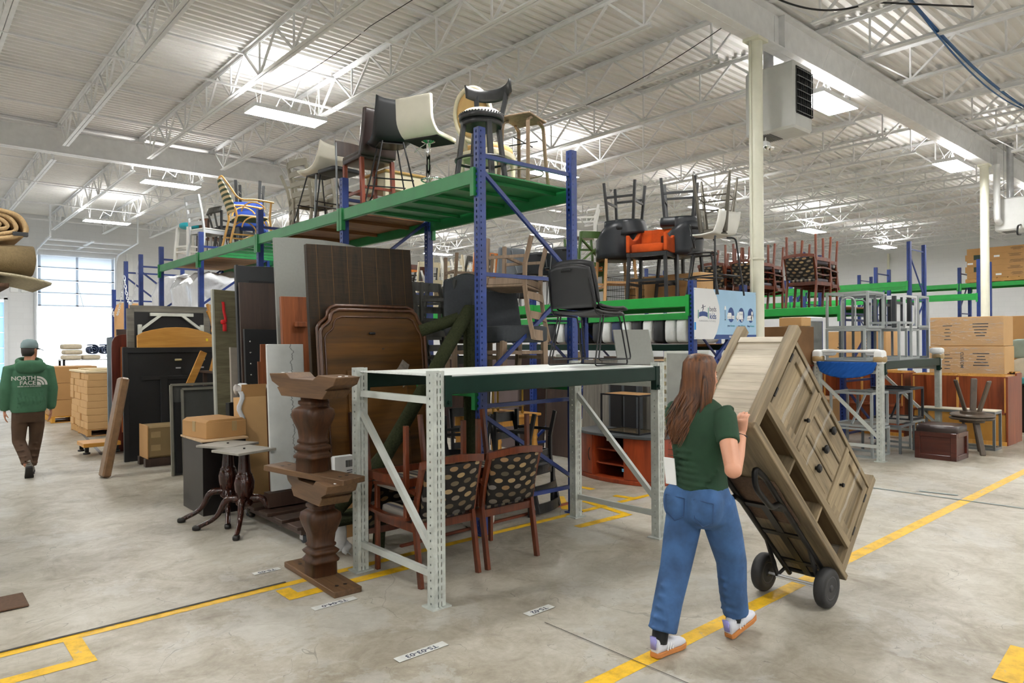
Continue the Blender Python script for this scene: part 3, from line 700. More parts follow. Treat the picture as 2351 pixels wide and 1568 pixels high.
def bent_stool(name, label, mat, sh=.66):
    t = thing(name, label, 'stool'); G().box((0, 0, sh), (.38, .34, .018), .004).obj('seat', mat, t)
    for sx in (-1, 1):
        for sy in (-1, 1):
            P = fillet([(sx*.08, sy*.13, sh-.02), (sx*.17, sy*.14, sh-.05), (sx*.19, sy*.15, sh*.5), (sx*.235, sy*.17, 0)], .09, 4); g = G()
            for a, b in zip(P, P[1:]): g.bar(a, b, .032, .02, (1,0,0))
            g.obj('leg', mat, t)
    G().tube(arc((0, 0, .16), .2, 0, 2*pi, 28)[:-1], .007, 6, True).obj('foot_ring', mat, t)
    G().tube([(-.2, 0, sh*.68), (.2, 0, sh*.68)], .006).tube([(0, -.16, sh*.66), (0, .16, sh*.66)], .006).obj('tie_rod', blackm, t); return t
def metal_stool(name, label, mat, h=.76):
    """sheet-metal bistro stool with splayed channel legs"""
    t = thing(name, label, 'stool'); s_ = .155
    g = G().box((0, 0, h), (.31, .31, .02), .008); g.box((0, 0, h-.03), (.3, .3, .05), .01); g.obj('seat', mat, t)
    for sx in (-1, 1):
        for sy in (-1, 1):
            g = G(); a, b = V((sx*.22, sy*.22, 0)), V((sx*.14, sy*.14, h-.02)); g.tube([a, a+(b-a)*.3, b], [.013, .022, .034], 6); g.obj('leg', mat, t)
    z = .27; q = .19
    G().tube([(-q, -q, z), (q, -q, z), (q, q, z), (-q, q, z)], .008, 6, True).obj('foot_rail', mat, t)
    G().bar((-.18, -.18, .42), (.18, .18, .42), .008, .02).bar((.18, -.18, .42), (-.18, .18, .42), .008, .02).obj('cross_brace', mat, t); return t
def wire_stool(name, label, seatm, framem, sh=.66, back=.3):
    """moulded seat with low back on black metal legs"""
    t = thing(name, label, 'bar stool'); w, d = .42, .4
    def fn(u, v):
        x = (u-.5)*w*(1-.1*v)
        if v < .55: return (x, -d/2+v/.55*d*.85, sh-.012*sin(pi*v/.55)+.015*(2*abs(u-.5))**4)
        q = (v-.55)/.45; return (x, -d/2+d*.85+.06*sin(q*pi/2)+.03*q, sh+back*q**1.3+.015*(2*abs(u-.5))**4)
    G().sheet(fn, 10, 16, .016).obj('seat_shell', seatm, t)
    for sx in (-1, 1):
        for sy in (-1, 1): G().tube(fillet([(sx*.1, sy*.1, sh-.03), (sx*.19, sy*.16, sh-.035), (sx*.25, sy*.23, 0)], .05, 4), .011, 8).obj('leg', framem, t)
    z = .24; G().tube([(-.215, -.2, z), (.215, -.2, z), (.215, .2, z), (-.215, .2, z)], .009, 6, True).obj('foot_rail', framem, t); return t
def bucket_stool(name, label, seatm, legm, sh=.66, bh=.98, w=.5, group=None, slot=True, arms=False):
    """upholstered tub on straight legs"""
    t = thing(name, label, 'bar stool', group=group); d = .46
    for sx in (-1, 1):
        for sy in (-1, 1): G().bar((sx*(w/2-.03+.02), sy*(d/2-.03+.02), 0), (sx*(w/2-.05), sy*(d/2-.05), sh-.1), .036, .036, (0,1,0), .003).obj('leg', legm, t)
    for sx in (-1, 1): G().bar((sx*(w/2-.03), -d/2+.04, .2), (sx*(w/2-.03), d/2-.04, .2), .02, .03).obj('stretcher', legm, t)
    for sy in (-1, 1): G().bar((-w/2+.04, sy*(d/2-.035), .26), (w/2-.04, sy*(d/2-.035), .26), .02, .03).obj('stretcher', legm, t)
    G().puff((0, -.02, sh-.05), (w-.04, d, .13), .28).obj('seat', seatm, t)
    def fn(u, v):
        a = (u-.5)*pi*1.16; R = w/2; x = R*sin(a)*1.02; y = d/2-.18+.2*cos(a)+ .05*v if abs(a) < pi/2 else d/2-.18-(abs(a)-pi/2)*R*1.6
        top = bh-(bh-sh-.12)*(1-cos(min(abs(a)*1.0, pi/2))**.7)*(.8 if not arms else .55); return (x, y, sh-.1+v*(top-sh+.1))
    G().sheet(fn, 22, 6, .05).obj('backrest', seatm, t)
    if slot: G().box((0, d/2+.075, bh-.1), (.2, .03, .045), .012).obj('back_slot', plain('dark_slot', srgb(12,12,13), .8), t)
    return t
def tub_armchair(name, label, seatm, legm, sh=.66, bh=.92):
    """square velvet bar armchair with button-stitched panels on a dark timber stand"""
    t = thing(name, label, 'bar stool'); w, d = .54, .5
    for sx in (-1, 1):
        for sy in (-1, 1): G().bar((sx*(w/2-.01), sy*(d/2-.01), 0), (sx*(w/2-.03), sy*(d/2-.03), sh-.1), .04, .045, (0,1,0), .003).obj('leg', legm, t)
    g = G()
    for sy in (-1, 1): g.box((0, sy*(d/2-.03), sh-.09), (w, .04, .05))
    for sx in (-1, 1): g.box((sx*(w/2-.03), 0, sh-.09), (.04, d, .05))
    g.obj('seat_rail', legm, t)
    for sy in (-1, 1): G().bar((-w/2+.03, sy*(d/2-.02), .24), (w/2-.03, sy*(d/2-.02), .24), .022, .035).obj('stretcher', legm, t)
    for sx in (-1, 1): G().bar((sx*(w/2-.02), -d/2+.03, .2), (sx*(w/2-.02), d/2-.03, .2), .022, .035).obj('stretcher', legm, t)
    G().puff((0, -.03, sh-.01), (w-.1, d-.06, .12), .25).obj('seat', seatm, t)
    for sx in (-1, 1):
        def fn(u, v): y = -d/2+u*d; top = sh+.17-.09*sin(pi*min(1, u*1.15))+.11*u; return (sx*(w/2-.02), y, sh-.06+v*(top-sh+.06))
        G().sheet(fn, 10, 5, .05).obj('arm', seatm, t, bevel=.012)
    for k in range(3):
        x0 = -w/2+.03+k*(w-.06)/3; x1 = x0+(w-.06)/3
        G().sheet(lambda u, v: (x0+u*(x1-x0), d/2-.02-.018*sin(pi*u)+.03*v, sh-.05+v*(bh-sh+.05)), 8, 6, .06).obj('back_panel', seatm, t)
    return t
def spotted_chair(name, label, woodm, fab, seatf, group=None):
    """open-arm guest chair"""
    t = thing(name, label, 'chair', group=group); w, d, sh, bh = .54, .5, .45, .86
    for sx in (-1, 1):
        x = sx*(w/2-.02); g = G().bar((x, -d/2, 0), (x, -d/2, .64), .034, .034, (0,1,0), .004); g.obj('leg', woodm, t)
        g = G(); P = [(x, d/2+.07, 0), (x, d/2, sh), (x, d/2+.03, .62), (x*1.0, d/2+.1, bh)]
        for a, b in zip(P, P[1:]): g.bar(a, b, .03, .042, (0,1,0), .003)
        g.obj('back_leg', woodm, t)
        G().sheet(lambda u, v: (x+(v-.5)*.045, -d/2-.02+u*(d+.05), .645+.02*sin(pi*u)), 8, 1, .024, False).obj('arm', woodm, t)
        G().box((x, 0, sh-.05), (.025, d, .06)).obj('side_rail', woodm, t)
    for y in (-d/2, d/2): G().box((0, y, sh-.05), (w-.06, .025, .055)).obj('seat_rail', woodm, t)
    G().puff((0, -.01, sh), (w-.06, d-.02, .075), .25).obj('seat', seatf, t)
    def yb(z): return d/2+.02+.08*(z-sh)/(bh-sh)
    G().sheet(lambda u, v: (-w/2+.04+u*(w-.08), yb(sh+.02+v*(bh-sh-.05))+.03*sin(pi*u), sh+.02+v*(bh-sh-.05)), 10, 6, .04).obj('backrest', fab, t)
    G().sheet(lambda u, v: (-w/2+.0+u*w, yb(bh)+.03*sin(pi*u)+.0, bh-.03+v*.05+.025*sin(pi*u)-.012), 12, 1, .034, False).obj('top_rail', woodm, t)
    return t
def sled_chair(name, label, shellm, framem):
    """stacking chair, black shell back and seat on a wire sled"""
    t = thing(name, label, 'chair'); w, sh, bh, d = .46, .45, .83, .44
    G().sheet(lambda u, v: ((u-.5)*w, -d/2+v*d*.95+0*u, sh+.012*(2*abs(u-.5))**2-.018*sin(pi*v)-(.03*(1-v/.15) if v < .15 else 0)), 10, 12, .016).obj('seat', shellm, t)
    def bk(u, v): return ((u-.5)*(w*.98)*(1-.10*v**2), d/2-.02+.06*v+.045*(1-(2*abs(u-.5))**2)*.8, sh+.03+v*(bh-sh-.03)-.03*v**3*(2*abs(u-.5))**3)
    G().sheet(bk, 12, 10, .014).obj('backrest', shellm, t)
    G().box((0, d/2+.085, bh-.05), (.1, .012, .022), .005).obj('hand_slot', plain('dark_slot', srgb(12,12,13), .8), t)
    for sx in (-1, 1):
        x = sx*(w/2-.015)
        G().tube(fillet([(x*.93, d/2+.05, bh-.12), (x, d/2-.0, sh+.06), (x, d/2-.03, sh-.02), (x*1.0, -d/2+.06, sh-.03), (x*1.09, -d/2-.04, .012), (x*1.09, d/2+.02, .012), (x, d/2-.1, sh-.03)], .035, 4), .0065, 8).obj('leg_loop', framem, t)
    G().tube([(-w/2*1.05, -d/2-.02, .012), (w/2*1.05, -d/2-.02, .012)], .006).obj('sled_bar', framem, t)
    return t
def rattan_chair(name, label, cane, weave):
    t = thing(name, label, 'chair'); w, d, sh = .52, .46, .43
    for sx in (-1, 1):
        x = sx*w/2
        G().tube([(x*.95, -d/2-.05, 0), (x, -d/2, sh), (x*1.04, -d/2-.02, .66)], .017, 8).obj('leg', cane, t)
        G().tube([(x*.8, d/2+.12, 0), (x*.8, d/2+.02, sh), (x*.72, d/2+.04, sh+.12)], .018, 8).obj('back_leg', cane, t)
        G().tube(fillet([(x*1.06, -d/2-.06, .67), (x*1.08, 0, .69), (x*.95, d/2, .66), (x*.7, d/2+.14, .9), (x*.3, d/2+.2, 1.03), (0, d/2+.2, 1.04)], .14, 5), .015, 8).obj('arm', cane, t)
        G().tube(arc((x*.98, 0, sh-.2), .19, .1, pi-.1, 10, (0,1,0), (0,0,1)), .011, 6).obj('arch', cane, t)
        G().tube(arc((x*.98, .0, sh+.02), .2, .2, pi-.6, 8, (0,1,0), (0,0,1)), .011, 6).obj('arch', cane, t)
        G().tube([(x*.97, -d/2-.04, .14), (x*.83, d/2+.08, .14)], .012, 6).obj('stretcher', cane, t)
    G().tube(arc((0, -d/2-.02, sh-.2), .2, .1, pi-.1, 10, (1,0,0), (0,0,1)), .011, 6).obj('arch', cane, t)
    G().tube([(-w/2*.9, .02, .14), (w/2*.9, .02, .14)], .012, 6).obj('stretcher', cane, t)
    G().puff((0, 0, sh), (w-.02, d, .045), .3).obj('seat', weave, t)
    G().sheet(lambda u, v: ((u-.5)*w*.72*sin(pi*(.25+.75*(.5+.5*v))*.5+.3)*(1-.35*v**3), d/2+.02+.17*v+.04*(1-(2*u-1)**2), sh+.06+v*.52*(1-.18*(2*u-1)**2)), 10, 12, .025).obj('backrest', weave, t)
    return t
def frame_table(name, label, mat, w, d, h, s=.03, top=None, group=None, cat='table frame', bottom=True, cross=False):
    """open cube frame of square tube"""
    t = thing(name, label, cat, group=group)
    for sx in (-1, 1):
        for sy in (-1, 1): G().box((sx*(w/2-s/2), sy*(d/2-s/2), h/2), (s, s, h), .002).obj('leg', mat, t)
    for z in ((h-s/2, s/2) if bottom else (h-s/2,)):
        g = G()
        for sy in (-1, 1): g.box((0, sy*(d/2-s/2), z), (w-2*s, s, s))
        for sx in (-1, 1): g.box((sx*(w/2-s/2), 0, z), (s, d-2*s, s))
        g.obj('top_frame' if z > h/2 else 'floor_frame', mat, t)
    if cross: G().bar((-w/2+s, 0, s), (w/2-s, 0, h-s), s*.8, s*.8).obj('brace', mat, t)
    if top: G().box((0, 0, h+.008), (w, d, .016), .003).obj('tabletop', top, t)
    return t
# ================================================================ things leaning in front of the long rack
def lean(pts, Y0, k, zb=None):
    """pixels -> points of a board that stands at y=Y0 and tips back by k; returns location, rotation, local (x,z) outline"""
    P = []
    for q in pts:
        d = ray(q[0], q[1]); s = (Y0+k*CAMZ)/(d.y-k*d.z); P.append(V((0,0,CAMZ))+d*s)
    z0 = min(p.z for p in P) if zb is None else zb; n = sqrt(1+k*k); x0 = sum(p.x for p in P)/len(P)
    return V((x0, Y0+k*z0, z0)), (-math.atan(k), 0, 0), [(p.x-x0, (p.z-z0)*n) for p in P]
XZ = Mx(((1,0,0,0),(0,0,1,0),(0,1,0,0),(0,0,0,1)))          # polygon xy -> local x,z ; thickness -> +y
def board(name, label, cat, pts, Y0, k, t, mat, zb=None, bevel=.003, bottom=True, group=None):
    loc, rot, L = lean(pts, Y0, k, zb)
    if bottom: a = [p for p in L]; L = a+[(a[-1][0], 0), (a[0][0], 0)]
    o = G().prism(L, t, XZ).obj(name, mat, None, bevel); o.location = loc; o.rotation_euler = rot
    tag(o, label, cat, group); return o, L
dkplank = None
def planked(name, c1, c2, line, w, rough=.35):
    mt, nt, p = base(name, .5, 0, .22); co = coords(nt, (1,1,.12)); f = noise(nt, co, 11, 6, .65, 1.5); f2 = noise(nt, coords(nt, (.6,1,14)), 6, 4, .7, .3)
    tc = nd(nt, 'ShaderNodeTexCoord'); sp = nd(nt, 'ShaderNodeSeparateXYZ'); nt.links.new(tc.outputs['Object'], sp.inputs[0])
    wob = mathn(nt, 'MULTIPLY', mathn(nt, 'SUBTRACT', noise(nt, coords(nt, (1,1,2)), 3, 2), .5), .012)
    fr = mathn(nt, 'FRACT', mathn(nt, 'DIVIDE', mathn(nt, 'ADD', sp.outputs[0], wob), w)); e = mathn(nt, 'LESS_THAN', fr, .022)
    h = mathn(nt, 'ADD', mathn(nt, 'MULTIPLY', f, .6), mathn(nt, 'MULTIPLY', f2, .4))
    nt.links.new(mixc(nt, e, ramp(nt, h, [(.36, c1), (.66, c2)]), line), p.inputs['Base Color']); bump(nt, p, f2, .25, .004); return mt
def veined():
    mt, nt, p = base('white_marble', .25, 0, .5); tc = nd(nt, 'ShaderNodeTexCoord'); sp = nd(nt, 'ShaderNodeSeparateXYZ'); nt.links.new(tc.outputs['Object'], sp.inputs[0])
    wob = mathn(nt, 'MULTIPLY', mathn(nt, 'SUBTRACT', noise(nt, coords(nt, (.01,1,1)), 5, 7, .7), .5), .28)
    dx = mathn(nt, 'ABSOLUTE', mathn(nt, 'SUBTRACT', mathn(nt, 'ADD', sp.outputs[0], wob), .055)); v = mathn(nt, 'LESS_THAN', dx, .0045)
    cl = ramp(nt, noise(nt, coords(nt), 4, 5), [(.3, srgb(196,200,198)), (.7, srgb(216,219,217))])
    nt.links.new(mixc(nt, mathn(nt, 'MULTIPLY', v, .75), cl, srgb(95,98,98)), p.inputs['Base Color']); return mt
walnut = wood('dark_walnut', srgb(20,10,7), srgb(44,24,16), .28, 'z', 7); umber = wood('umber_wood', srgb(58,34,20), srgb(108,68,40), .4, 'z', 8)
carvm = wood('raw_brown_board', srgb(52,33,9), srgb(96,62,18), .5, 'x', 4, .08, .25); grey_p = plain('pale_grey_laminate', srgb(134,135,130), .5, 0, .04, 40)
blackw = plain('black_panel_paint', srgb(12,12,14), .5, 0, .2); char = plain('charcoal_wood', srgb(42,44,47), .5, 0, .12); brownp = wood('brown_board', srgb(42,29,22), srgb(68,49,38), .5, 'z', 5)
oakg = wood('olive_oak', srgb(80,76,54), srgb(116,110,84), .55, 'x', 12, .1); orange_w = wood('honey_wood', srgb(176,118,40), srgb(214,158,72), .38, 'x', 5); pine = wood('red_pine', srgb(96,50,26), srgb(152,86,46), .5, 'z', 8)
card = plain('cardboard', srgb(176,134,84), .75, 0, .06, 3); card2 = plain('pale_cardboard', srgb(200,160,108), .75, 0, .06, 3); red_w = wood('mahogany', srgb(64,26,18), srgb(104,46,30), .3, 'z', 7)
carpet = plain('green_carpet', srgb(50,54,36), 1.0, 0, .3, 70, .8, 220, .1); tan_w = wood('tan_board', srgb(170,140,104), srgb(206,178,142), .6, 'x', 6)
# -- wheeled dolly carrying the nearest stack
t = thing('furniture_dolly', 'low wooden dolly on casters under the white marble slab', 'dolly', (3.1, 6.2, 0))
for k in range(5): G().box((0, -.62+k*.31, .15), (1.25, .2, .03), .004).obj('deck_board', brownp, t)
for sx in (-1, 1): G().box((sx*.55, 0, .115), (.09, 1.45, .04)).obj('side_rail', brownp, t)
for sx in (-.52, .52):
    for sy in (-.62, .62):
        c_ = G().box((sx, sy, .088), (.07, .07, .012)); c_.box((sx-.025, sy, .06), (.005, .05, .06)); c_.box((sx+.025, sy, .06), (.005, .05, .06)); c_ = c_.obj('caster', galv, t)
        G().lathe([(.012, -.016), (.045, -.014), (.045, .014), (.012, .016)], 16).obj('caster_wheel', plain('grey_rubber', srgb(70,76,82), .6), c_); w_ = c_.children[0]; w_.location = (sx, sy, .045); w_.rotation_euler = (0, pi/2, 0)
# -- two tops with notched corners, seen from below
for i, (dx, dy, Y0, lab) in enumerate(((0, 0, 5.56, 'nearer of two brown tabletops with notched corners and a clear tape patch'), (-7, -9, 5.64, 'brown notched tabletop half hidden behind its twin'))):
    pts = [(735,760),(741,750),(752,742),(757,735),(758,724),(763,716),(776,711),(940,715),(953,722),(958,733),(962,742),(970,752),(974,768)]
    pts = [(a+dx, b+dy) for a, b in pts]; loc, rot, L = lean(pts, Y0, .1, .165); L += [(L[-1][0], 0), (L[0][0], 0)]
    t = thing('tabletop', lab, 'tabletop', loc); t.rotation_euler = rot
    G().prism(L, .028, XZ).obj('top_board', carvm, t); x0, x1 = L[0][0], L[-3][0]; H = max(q[1] for q in L)
    g = G(); E = [(x, z) for x, z in L[:13]]; g.tube([(E[0][0], -.004, 0)]+[(x, -.004, z) for x, z in E]+[(E[-1][0], -.004, 0)], .018, 8); g.tube([(E[0][0]+.045, -.006, 0)]+[(x*.93, -.006, z*.965) for x, z in E]+[(E[-1][0]-.045, -.006, 0)], .008, 6); g.obj('moulded_edge', wood('edge_brown', srgb(52,30,17), srgb(90,56,34), .3, 'z', 8), t)
    if i == 0:
        G().box((.02, -.012, H*.42), (.62, .022, H*.55), .006).obj('under_panel', carvm, t); G().box((-.28, -.03, H*.3), (.05, .05, .7), .004).obj('batten', walnut, t)
        G().box((-.02, -.025, H-.22), (.06, .03, .02), .005).obj('catch', blackm, t)
        g = G(); n = 10; g.prism([((.06+.04*((k*7) % 3-1))*cos(2*pi*k/n)*1.3, (.1+.04*(k % 2))*sin(2*pi*k/n)) for k in range(n)], .004, Mx.Translation((.30, -.03, H*.67)) @ XZ); g.obj('tape_patch', plain('crumpled_tape', srgb(128,120,112), .25, 0, .3, 30), t)
        G().lathe([(.012, 0), (.012, .006)], 10, (.1, 0, H*.8)).obj('screw_cap', blackm, t)
dkp = planked('dark_plank_top', srgb(18,12,6), srgb(52,36,15), srgb(104,74,26), .155)
o, L = board('plank_tabletop', 'tall dark plank tabletop standing on end beside the grey round-cornered top', 'tabletop', [(703,559),(942,574)], 5.72, .09, .055, dkp, .165, .004)
arcpts = [(628,545),(660,545),(700,547),(740,551),(775,556),(805,562),(830,570),(845,577)]
board('conference_tabletop', 'large pale grey tabletop with a bowed edge standing on end', 'tabletop', arcpts, 6.6, .09, .03, grey_p, .165)
o, L = board('pine_board', 'red-brown knotty pine panel with a cleat between the grey top and the dark plank top', 'panel', [(645,680),(742,683)], 6.42, .09, .05, pine, .165)
g = G().box((L[0][0]+.18, -.02, L[0][1]-.28), (.12, .04, .05), .004); g.obj('cleat', pine, o)
o, L = board('marble_slab', 'white marble-look slab with a grey crack line', 'slab', [(612,790),(696,790)], 6.25, .07, .03, veined(), .32, .003)
G().box((3.0, 6.3, .245), (.9, .12, .13)).obj('timber_block', brownp, None); tag(bpy.data.objects['timber_block'], 'short timber block under the foot of the marble slab', 'wood block')
# -- middle stack
o, L = board('hollow_door', 'tall charcoal panel with a recessed slot at its top', 'panel', [(540,609),(690,616)], 8.35, .08, .05, char, 0, .004)
H = L[0][1]; G().box((.05, -.004, H-.26), (.62, .012, .16), .002).obj('recess', blackw, o)
g = G().box((L[0][0]+.005, -.02, H*.5), (.03, .04, H)); g.obj('edge_trim', char, o)
board('veneer_sheet', 'brown veneer panel resting against the charcoal panel', 'panel', [(549,648),(690,653)], 8.22, .08, .035, brownp, .0)
o, L = board('bed_footboard', 'black bed panel edged with bolt heads leaning on the brown veneer panel', 'panel', [(561,755),(680,758)], 8.05, .07, .05, blackw, .0)
g = G()
for k in range(12): g.lathe([(.012, 0), (.012, .01)], 8, (0,0,0));
g = G()
for k in range(13): g.puff((L[0][0]+.06, -.006, .15+k*(L[0][1]-.3)/12), (.022, .014, .022), 1, 6)
g.obj('bolt_head', chrome, o)
board('trim_board', 'tall narrow stained board beside the marble slab', 'board', [(592,858-28),(598,830),(598,790),(612,790)], 7.3, .07, .02, pine, 0)
o, L = board('oak_board', 'tall olive oak panel tied with a red ribbon', 'panel', [(490,664),(548,669)], 9.0, .07, .06, oakg, 0, .004)
H = L[0][1]; redr = plain('red_ribbon', srgb(214,22,28), .5); G().sheet(lambda u, v: (-.07+.035*u+.03*(1-v), -.012-.008*sin(9*v), H-.42+.26*v), 1, 12, .003).obj('ribbon', redr, o)
g = G().puff((-.06, -.03, H-.42), (.07, .05, .06), .8, 8); g.sheet(lambda u, v: (-.07+.05*u, -.03, H-.44-.1*v), 2, 4, .003); g.obj('ribbon_knot', redr, o)
G().box((L[0][0]-.006, .03, H/2), (.025, .066, H), .003).obj('edge_band', plain('pale_band', srgb(176,178,168), .5), o)
board('shelf_board', 'beige narrow cabinet side with a raw tan edge', 'board', [(529,797),(560,799)], 8.75, .06, .05, plain('beige_laminate', srgb(160,152,140), .5), 0)
# grey steel bracket frame and small black box under the beige board
t = thing('bracket_stand', 'grey slotted metal bracket frame beside the olive oak panel', 'frame', (at(510,1040).x, 8.35, 0));
g = G().box((0, 0, .35), (.3, .03, .7), .003); g.obj('panel', plain('grey_panel', srgb(92,92,86), .5), t)
g = G()
for x in (-.02, .16): g.box((x, -.02, .78), (.03, .025, .42))
for z in (.72, .98): g.box((.04, -.02, z), (.4, .025, .04))
g.obj('rail', plain('dull_steel', srgb(128,126,116), .5, .2), t)
board('black_carton', 'black narrow box standing under the beige board', 'box', [(526,925),(562,920)], 8.45, .05, .12, blackw, 0)
# tall open carton with a plastic bag
P0 = at(590, 1075); t = thing('tall_carton', 'tall narrow orange-brown carton with a white plastic bag in its mouth', 'carton', (2.83, 7.35, 0)); t.rotation_euler = (rad(-4), 0, 0)
g = G(); w_, d_, h_ = .26, .22, 1.12
for sx in (-1, 1): g.box((sx*w_/2, 0, h_/2), (.006, d_, h_))
for sy in (-1, 1): g.box((0, sy*d_/2, h_/2), (w_, .006, h_))
g.obj('carton_body', card2, t); G().bar((0, -d_/2, h_), (0, -d_/2-.02, h_+.13), w_, .006, (0,1,0)).obj('flap', card, t); G().bar((w_/2, 0, h_), (w_/2+.1, 0, h_+.05), .006, d_, (1,0,0)).obj('flap', card, t)
film = plain('plastic_film', srgb(226,228,230), .25, 0, .1, 12, .8, 18)
g = G(); random.seed(4); g.sheet(lambda u, v: (-.14+.3*u+.03*sin(9*v), -.1+.2*v, 1.13+.09*sin(7*u+3*v)*sin(5*v+u)+.05), 12, 12, .004); g.sheet(lambda u, v: (-.17+.05*u+.02*sin(8*v), -.13, 1.18-.3*v), 3, 8, .004); g.obj('plastic_bag', film, t)
# -- far stack
o, L = board('table_leaf', 'grey table leaf in a pale metal frame leaning by the olive oak panel', 'table leaf', [(391,884),(520,887)], 9.55, .06, .03, plain('slate_laminate', srgb(64,66,64), .5), 0)
H = L[0][1]; g = G()
for (a, b) in (((L[0][0], -.02, 0), (L[0][0], -.02, H)), ((L[0][0], -.02, H), (L[1][0], -.02, H)), ((L[0][0]+.13, -.03, 0), (L[0][0]+.13, -.03, H-.06)), ((L[0][0]+.13, -.03, H-.06), (L[1][0], -.03, H-.06))): g.bar(a, b, .035, .03)
g.obj('metal_frame', plain('dull_steel', srgb(128,126,116), .5, .2), o); G().box((L[0][0]+.08, -.015, H/2-.1), (.08, .02, H-.25)).obj('gap_panel', blackw, o)
o, L = board('headboard', 'big black headboard with brass-look latches facing the aisle', 'headboard', [(281,797),(492,803)], 11.15, .05, .045, blackw, 0, .006)
H = L[0][1]; x0, x1 = L[0][0], L[1][0]; W = x1-x0
G().box((x0+.03, -.015, H/2), (.07, .03, H), .004).obj('stile', blackw, o); G().box(((x0+x1)/2, -.015, H-.05), (W, .04, .08), .004).obj('top_rail', blackw, o); G().box((x0+W*.42, -.015, H*.38), (.1, .03, H*.7), .004).obj('stile', blackw, o); G().box((x0+W*.46, -.012, H*.72), (W*.55, .03, .06), .004).obj('middle_rail', blackw, o)
for q in (.58, .84):
    G().box((x0+W*q, -.03, H-.2), (.1, .03, .03), .006).obj('latch', plain('latch_brass', srgb(190,180,140), .3, .7), o); G().box((x0+W*q, -.02, H-.32), (.07, .015, .02)).obj('slot_plate', galv, o)
pts = [(315,770),(330,762),(350,757),(380,752),(405,751),(430,752),(455,757),(475,763),(490,770)]
o, L = board('headboard', 'honey-coloured headboard with an arched top', 'headboard', pts, 11.5, .05, .05, orange_w, 0, .008)
H = max(q[1] for q in L); W = L[8][0]-L[0][0]
for (cx_, cz, w_, h_) in ((0, H-.36, W-.2, .03), (-W/2+.1, H/2-.3, .03, H-.6), (W/2-.1, H/2-.3, .03, H-.6)): G().box((cx_, -.012, cz), (w_, .03, h_), .003).obj('moulding', orange_w, o)
G().box((0, -.008, H-.7), (W*.62, .02, .55)).obj('inset_panel', blackw, o);
G().box((W/2-.1, -.006, H-.2), (.03, .004, .04)).obj('yellow_tag', plain('yellow_tag', srgb(240,220,40), .5), o)
o, L = board('folding_bed', 'black framed bed panel with white steel brackets', 'bed panel', [(299,708),(474,715)], 11.8, .05, .06, blackw, 0, .004)
H = L[0][1]; x0, x1 = L[0][0], L[1][0]; whs = plain('white_bracket', srgb(205,208,198), .4); gw = wood('grey_edge', srgb(84,80,72), srgb(116,112,102), .5, 'x', 7)
for a, b in (((x0, H), (x1, H)), ((x0, 0), (x0, H)), ((x1, 0), (x1, H))): G().bar((a[0], .02, a[1]), (b[0], .02, b[1]), .1, .05, (0,1,0)).obj('edge_frame', gw, o)
G().bar((x0+.27, -.03, H-.09), (x1-.22, -.03, H-.09), .05, .05).obj('bracket_bar', whs, o)
for sx, xa in ((1, x0+.12), (-1, x1-.09)):
    G().bar((xa, -.03, H-.25), (xa, -.03, .1), .06, .05).obj('bracket_leg', whs, o); G().bar((xa, -.035, H-.34), (xa+sx*.3, -.035, H-.1), .05, .04).obj('bracket_strut', whs, o)
pts = [(256,800),(257,785),(262,775),(272,769),(300,766),(340,765)]
o, L = board('headboard', 'dark red mahogany headboard with rounded corner at the left of the stack', 'headboard', pts, 12.3, .05, .05, red_w, 0, .006)
H = max(q[1] for q in L); x0 = L[0][0]
G().bar((x0+.14, -.02, .3), (x0+.14, -.02, H-.22), .05, .03).obj('rail', wood('orange_rail', srgb(130,66,26), srgb(168,96,44), .4, 'z', 8), o)
orr = MATS['orange_rail']; G().bar((x0+.14, -.02, H-.3), (x0+.42, -.02, H-.08), .05, .03).obj('rail', orr, o); G().bar((x0+.3, -.02, H-.1), (x0+.6, -.02, H-.1), .05, .03).obj('rail', orr, o)
board('leaning_board', 'blue-grey board edge behind the mahogany headboard', 'panel', [(246,775),(258,773)], 12.7, .04, .05, plain('blue_grey', srgb(112,124,132), .5), 0)
board('taupe_board', 'taupe board on top of the stack behind the mahogany headboard', 'board', [(268,756),(300,756)], 12.9, .04, .05, brownp, 0)
# honey chair standing behind the olive panel
xb = ladder_chair('dining_chair', 'honey wood cross-back chair tucked behind the olive oak panel', orange_w, None, cross=True); place(xb, (3.68, 10.3, 1.30), rad(60))
tb = thing('utility_table', 'plain brown side table under the honey cross-back chair', 'table', (3.62, 10.3, 0)); legs4(tb, .5, .5, 1.27, .05, brownp); G().box((0, 0, 1.285), (.62, .62, .03), .004).obj('tabletop', brownp, tb)
o = G().bar((0, 0, 0), (.42, .05, .95), .1, .03, (0,1,0), .004).obj('diagonal_board', orange_w, None); o.location = (2.95, 10.55, .62); tag(o, 'honey wooden board leaning diagonally across the black headboard', 'board')
# wrapped long package
o = G().box((0, 0, .63), (.1, .24, 1.27), .02).obj('wrapped_package', [plain('brown_wrap', srgb(122,92,62), .35, 0, .25, 9, .5, 14)], None); o.location = (1.98, 10.05, 0.012); o.rotation_euler = (rad(-4), rad(11), 0); tag(o, 'long brown shrink-wrapped package leaning at the aisle end of the headboards', 'package')
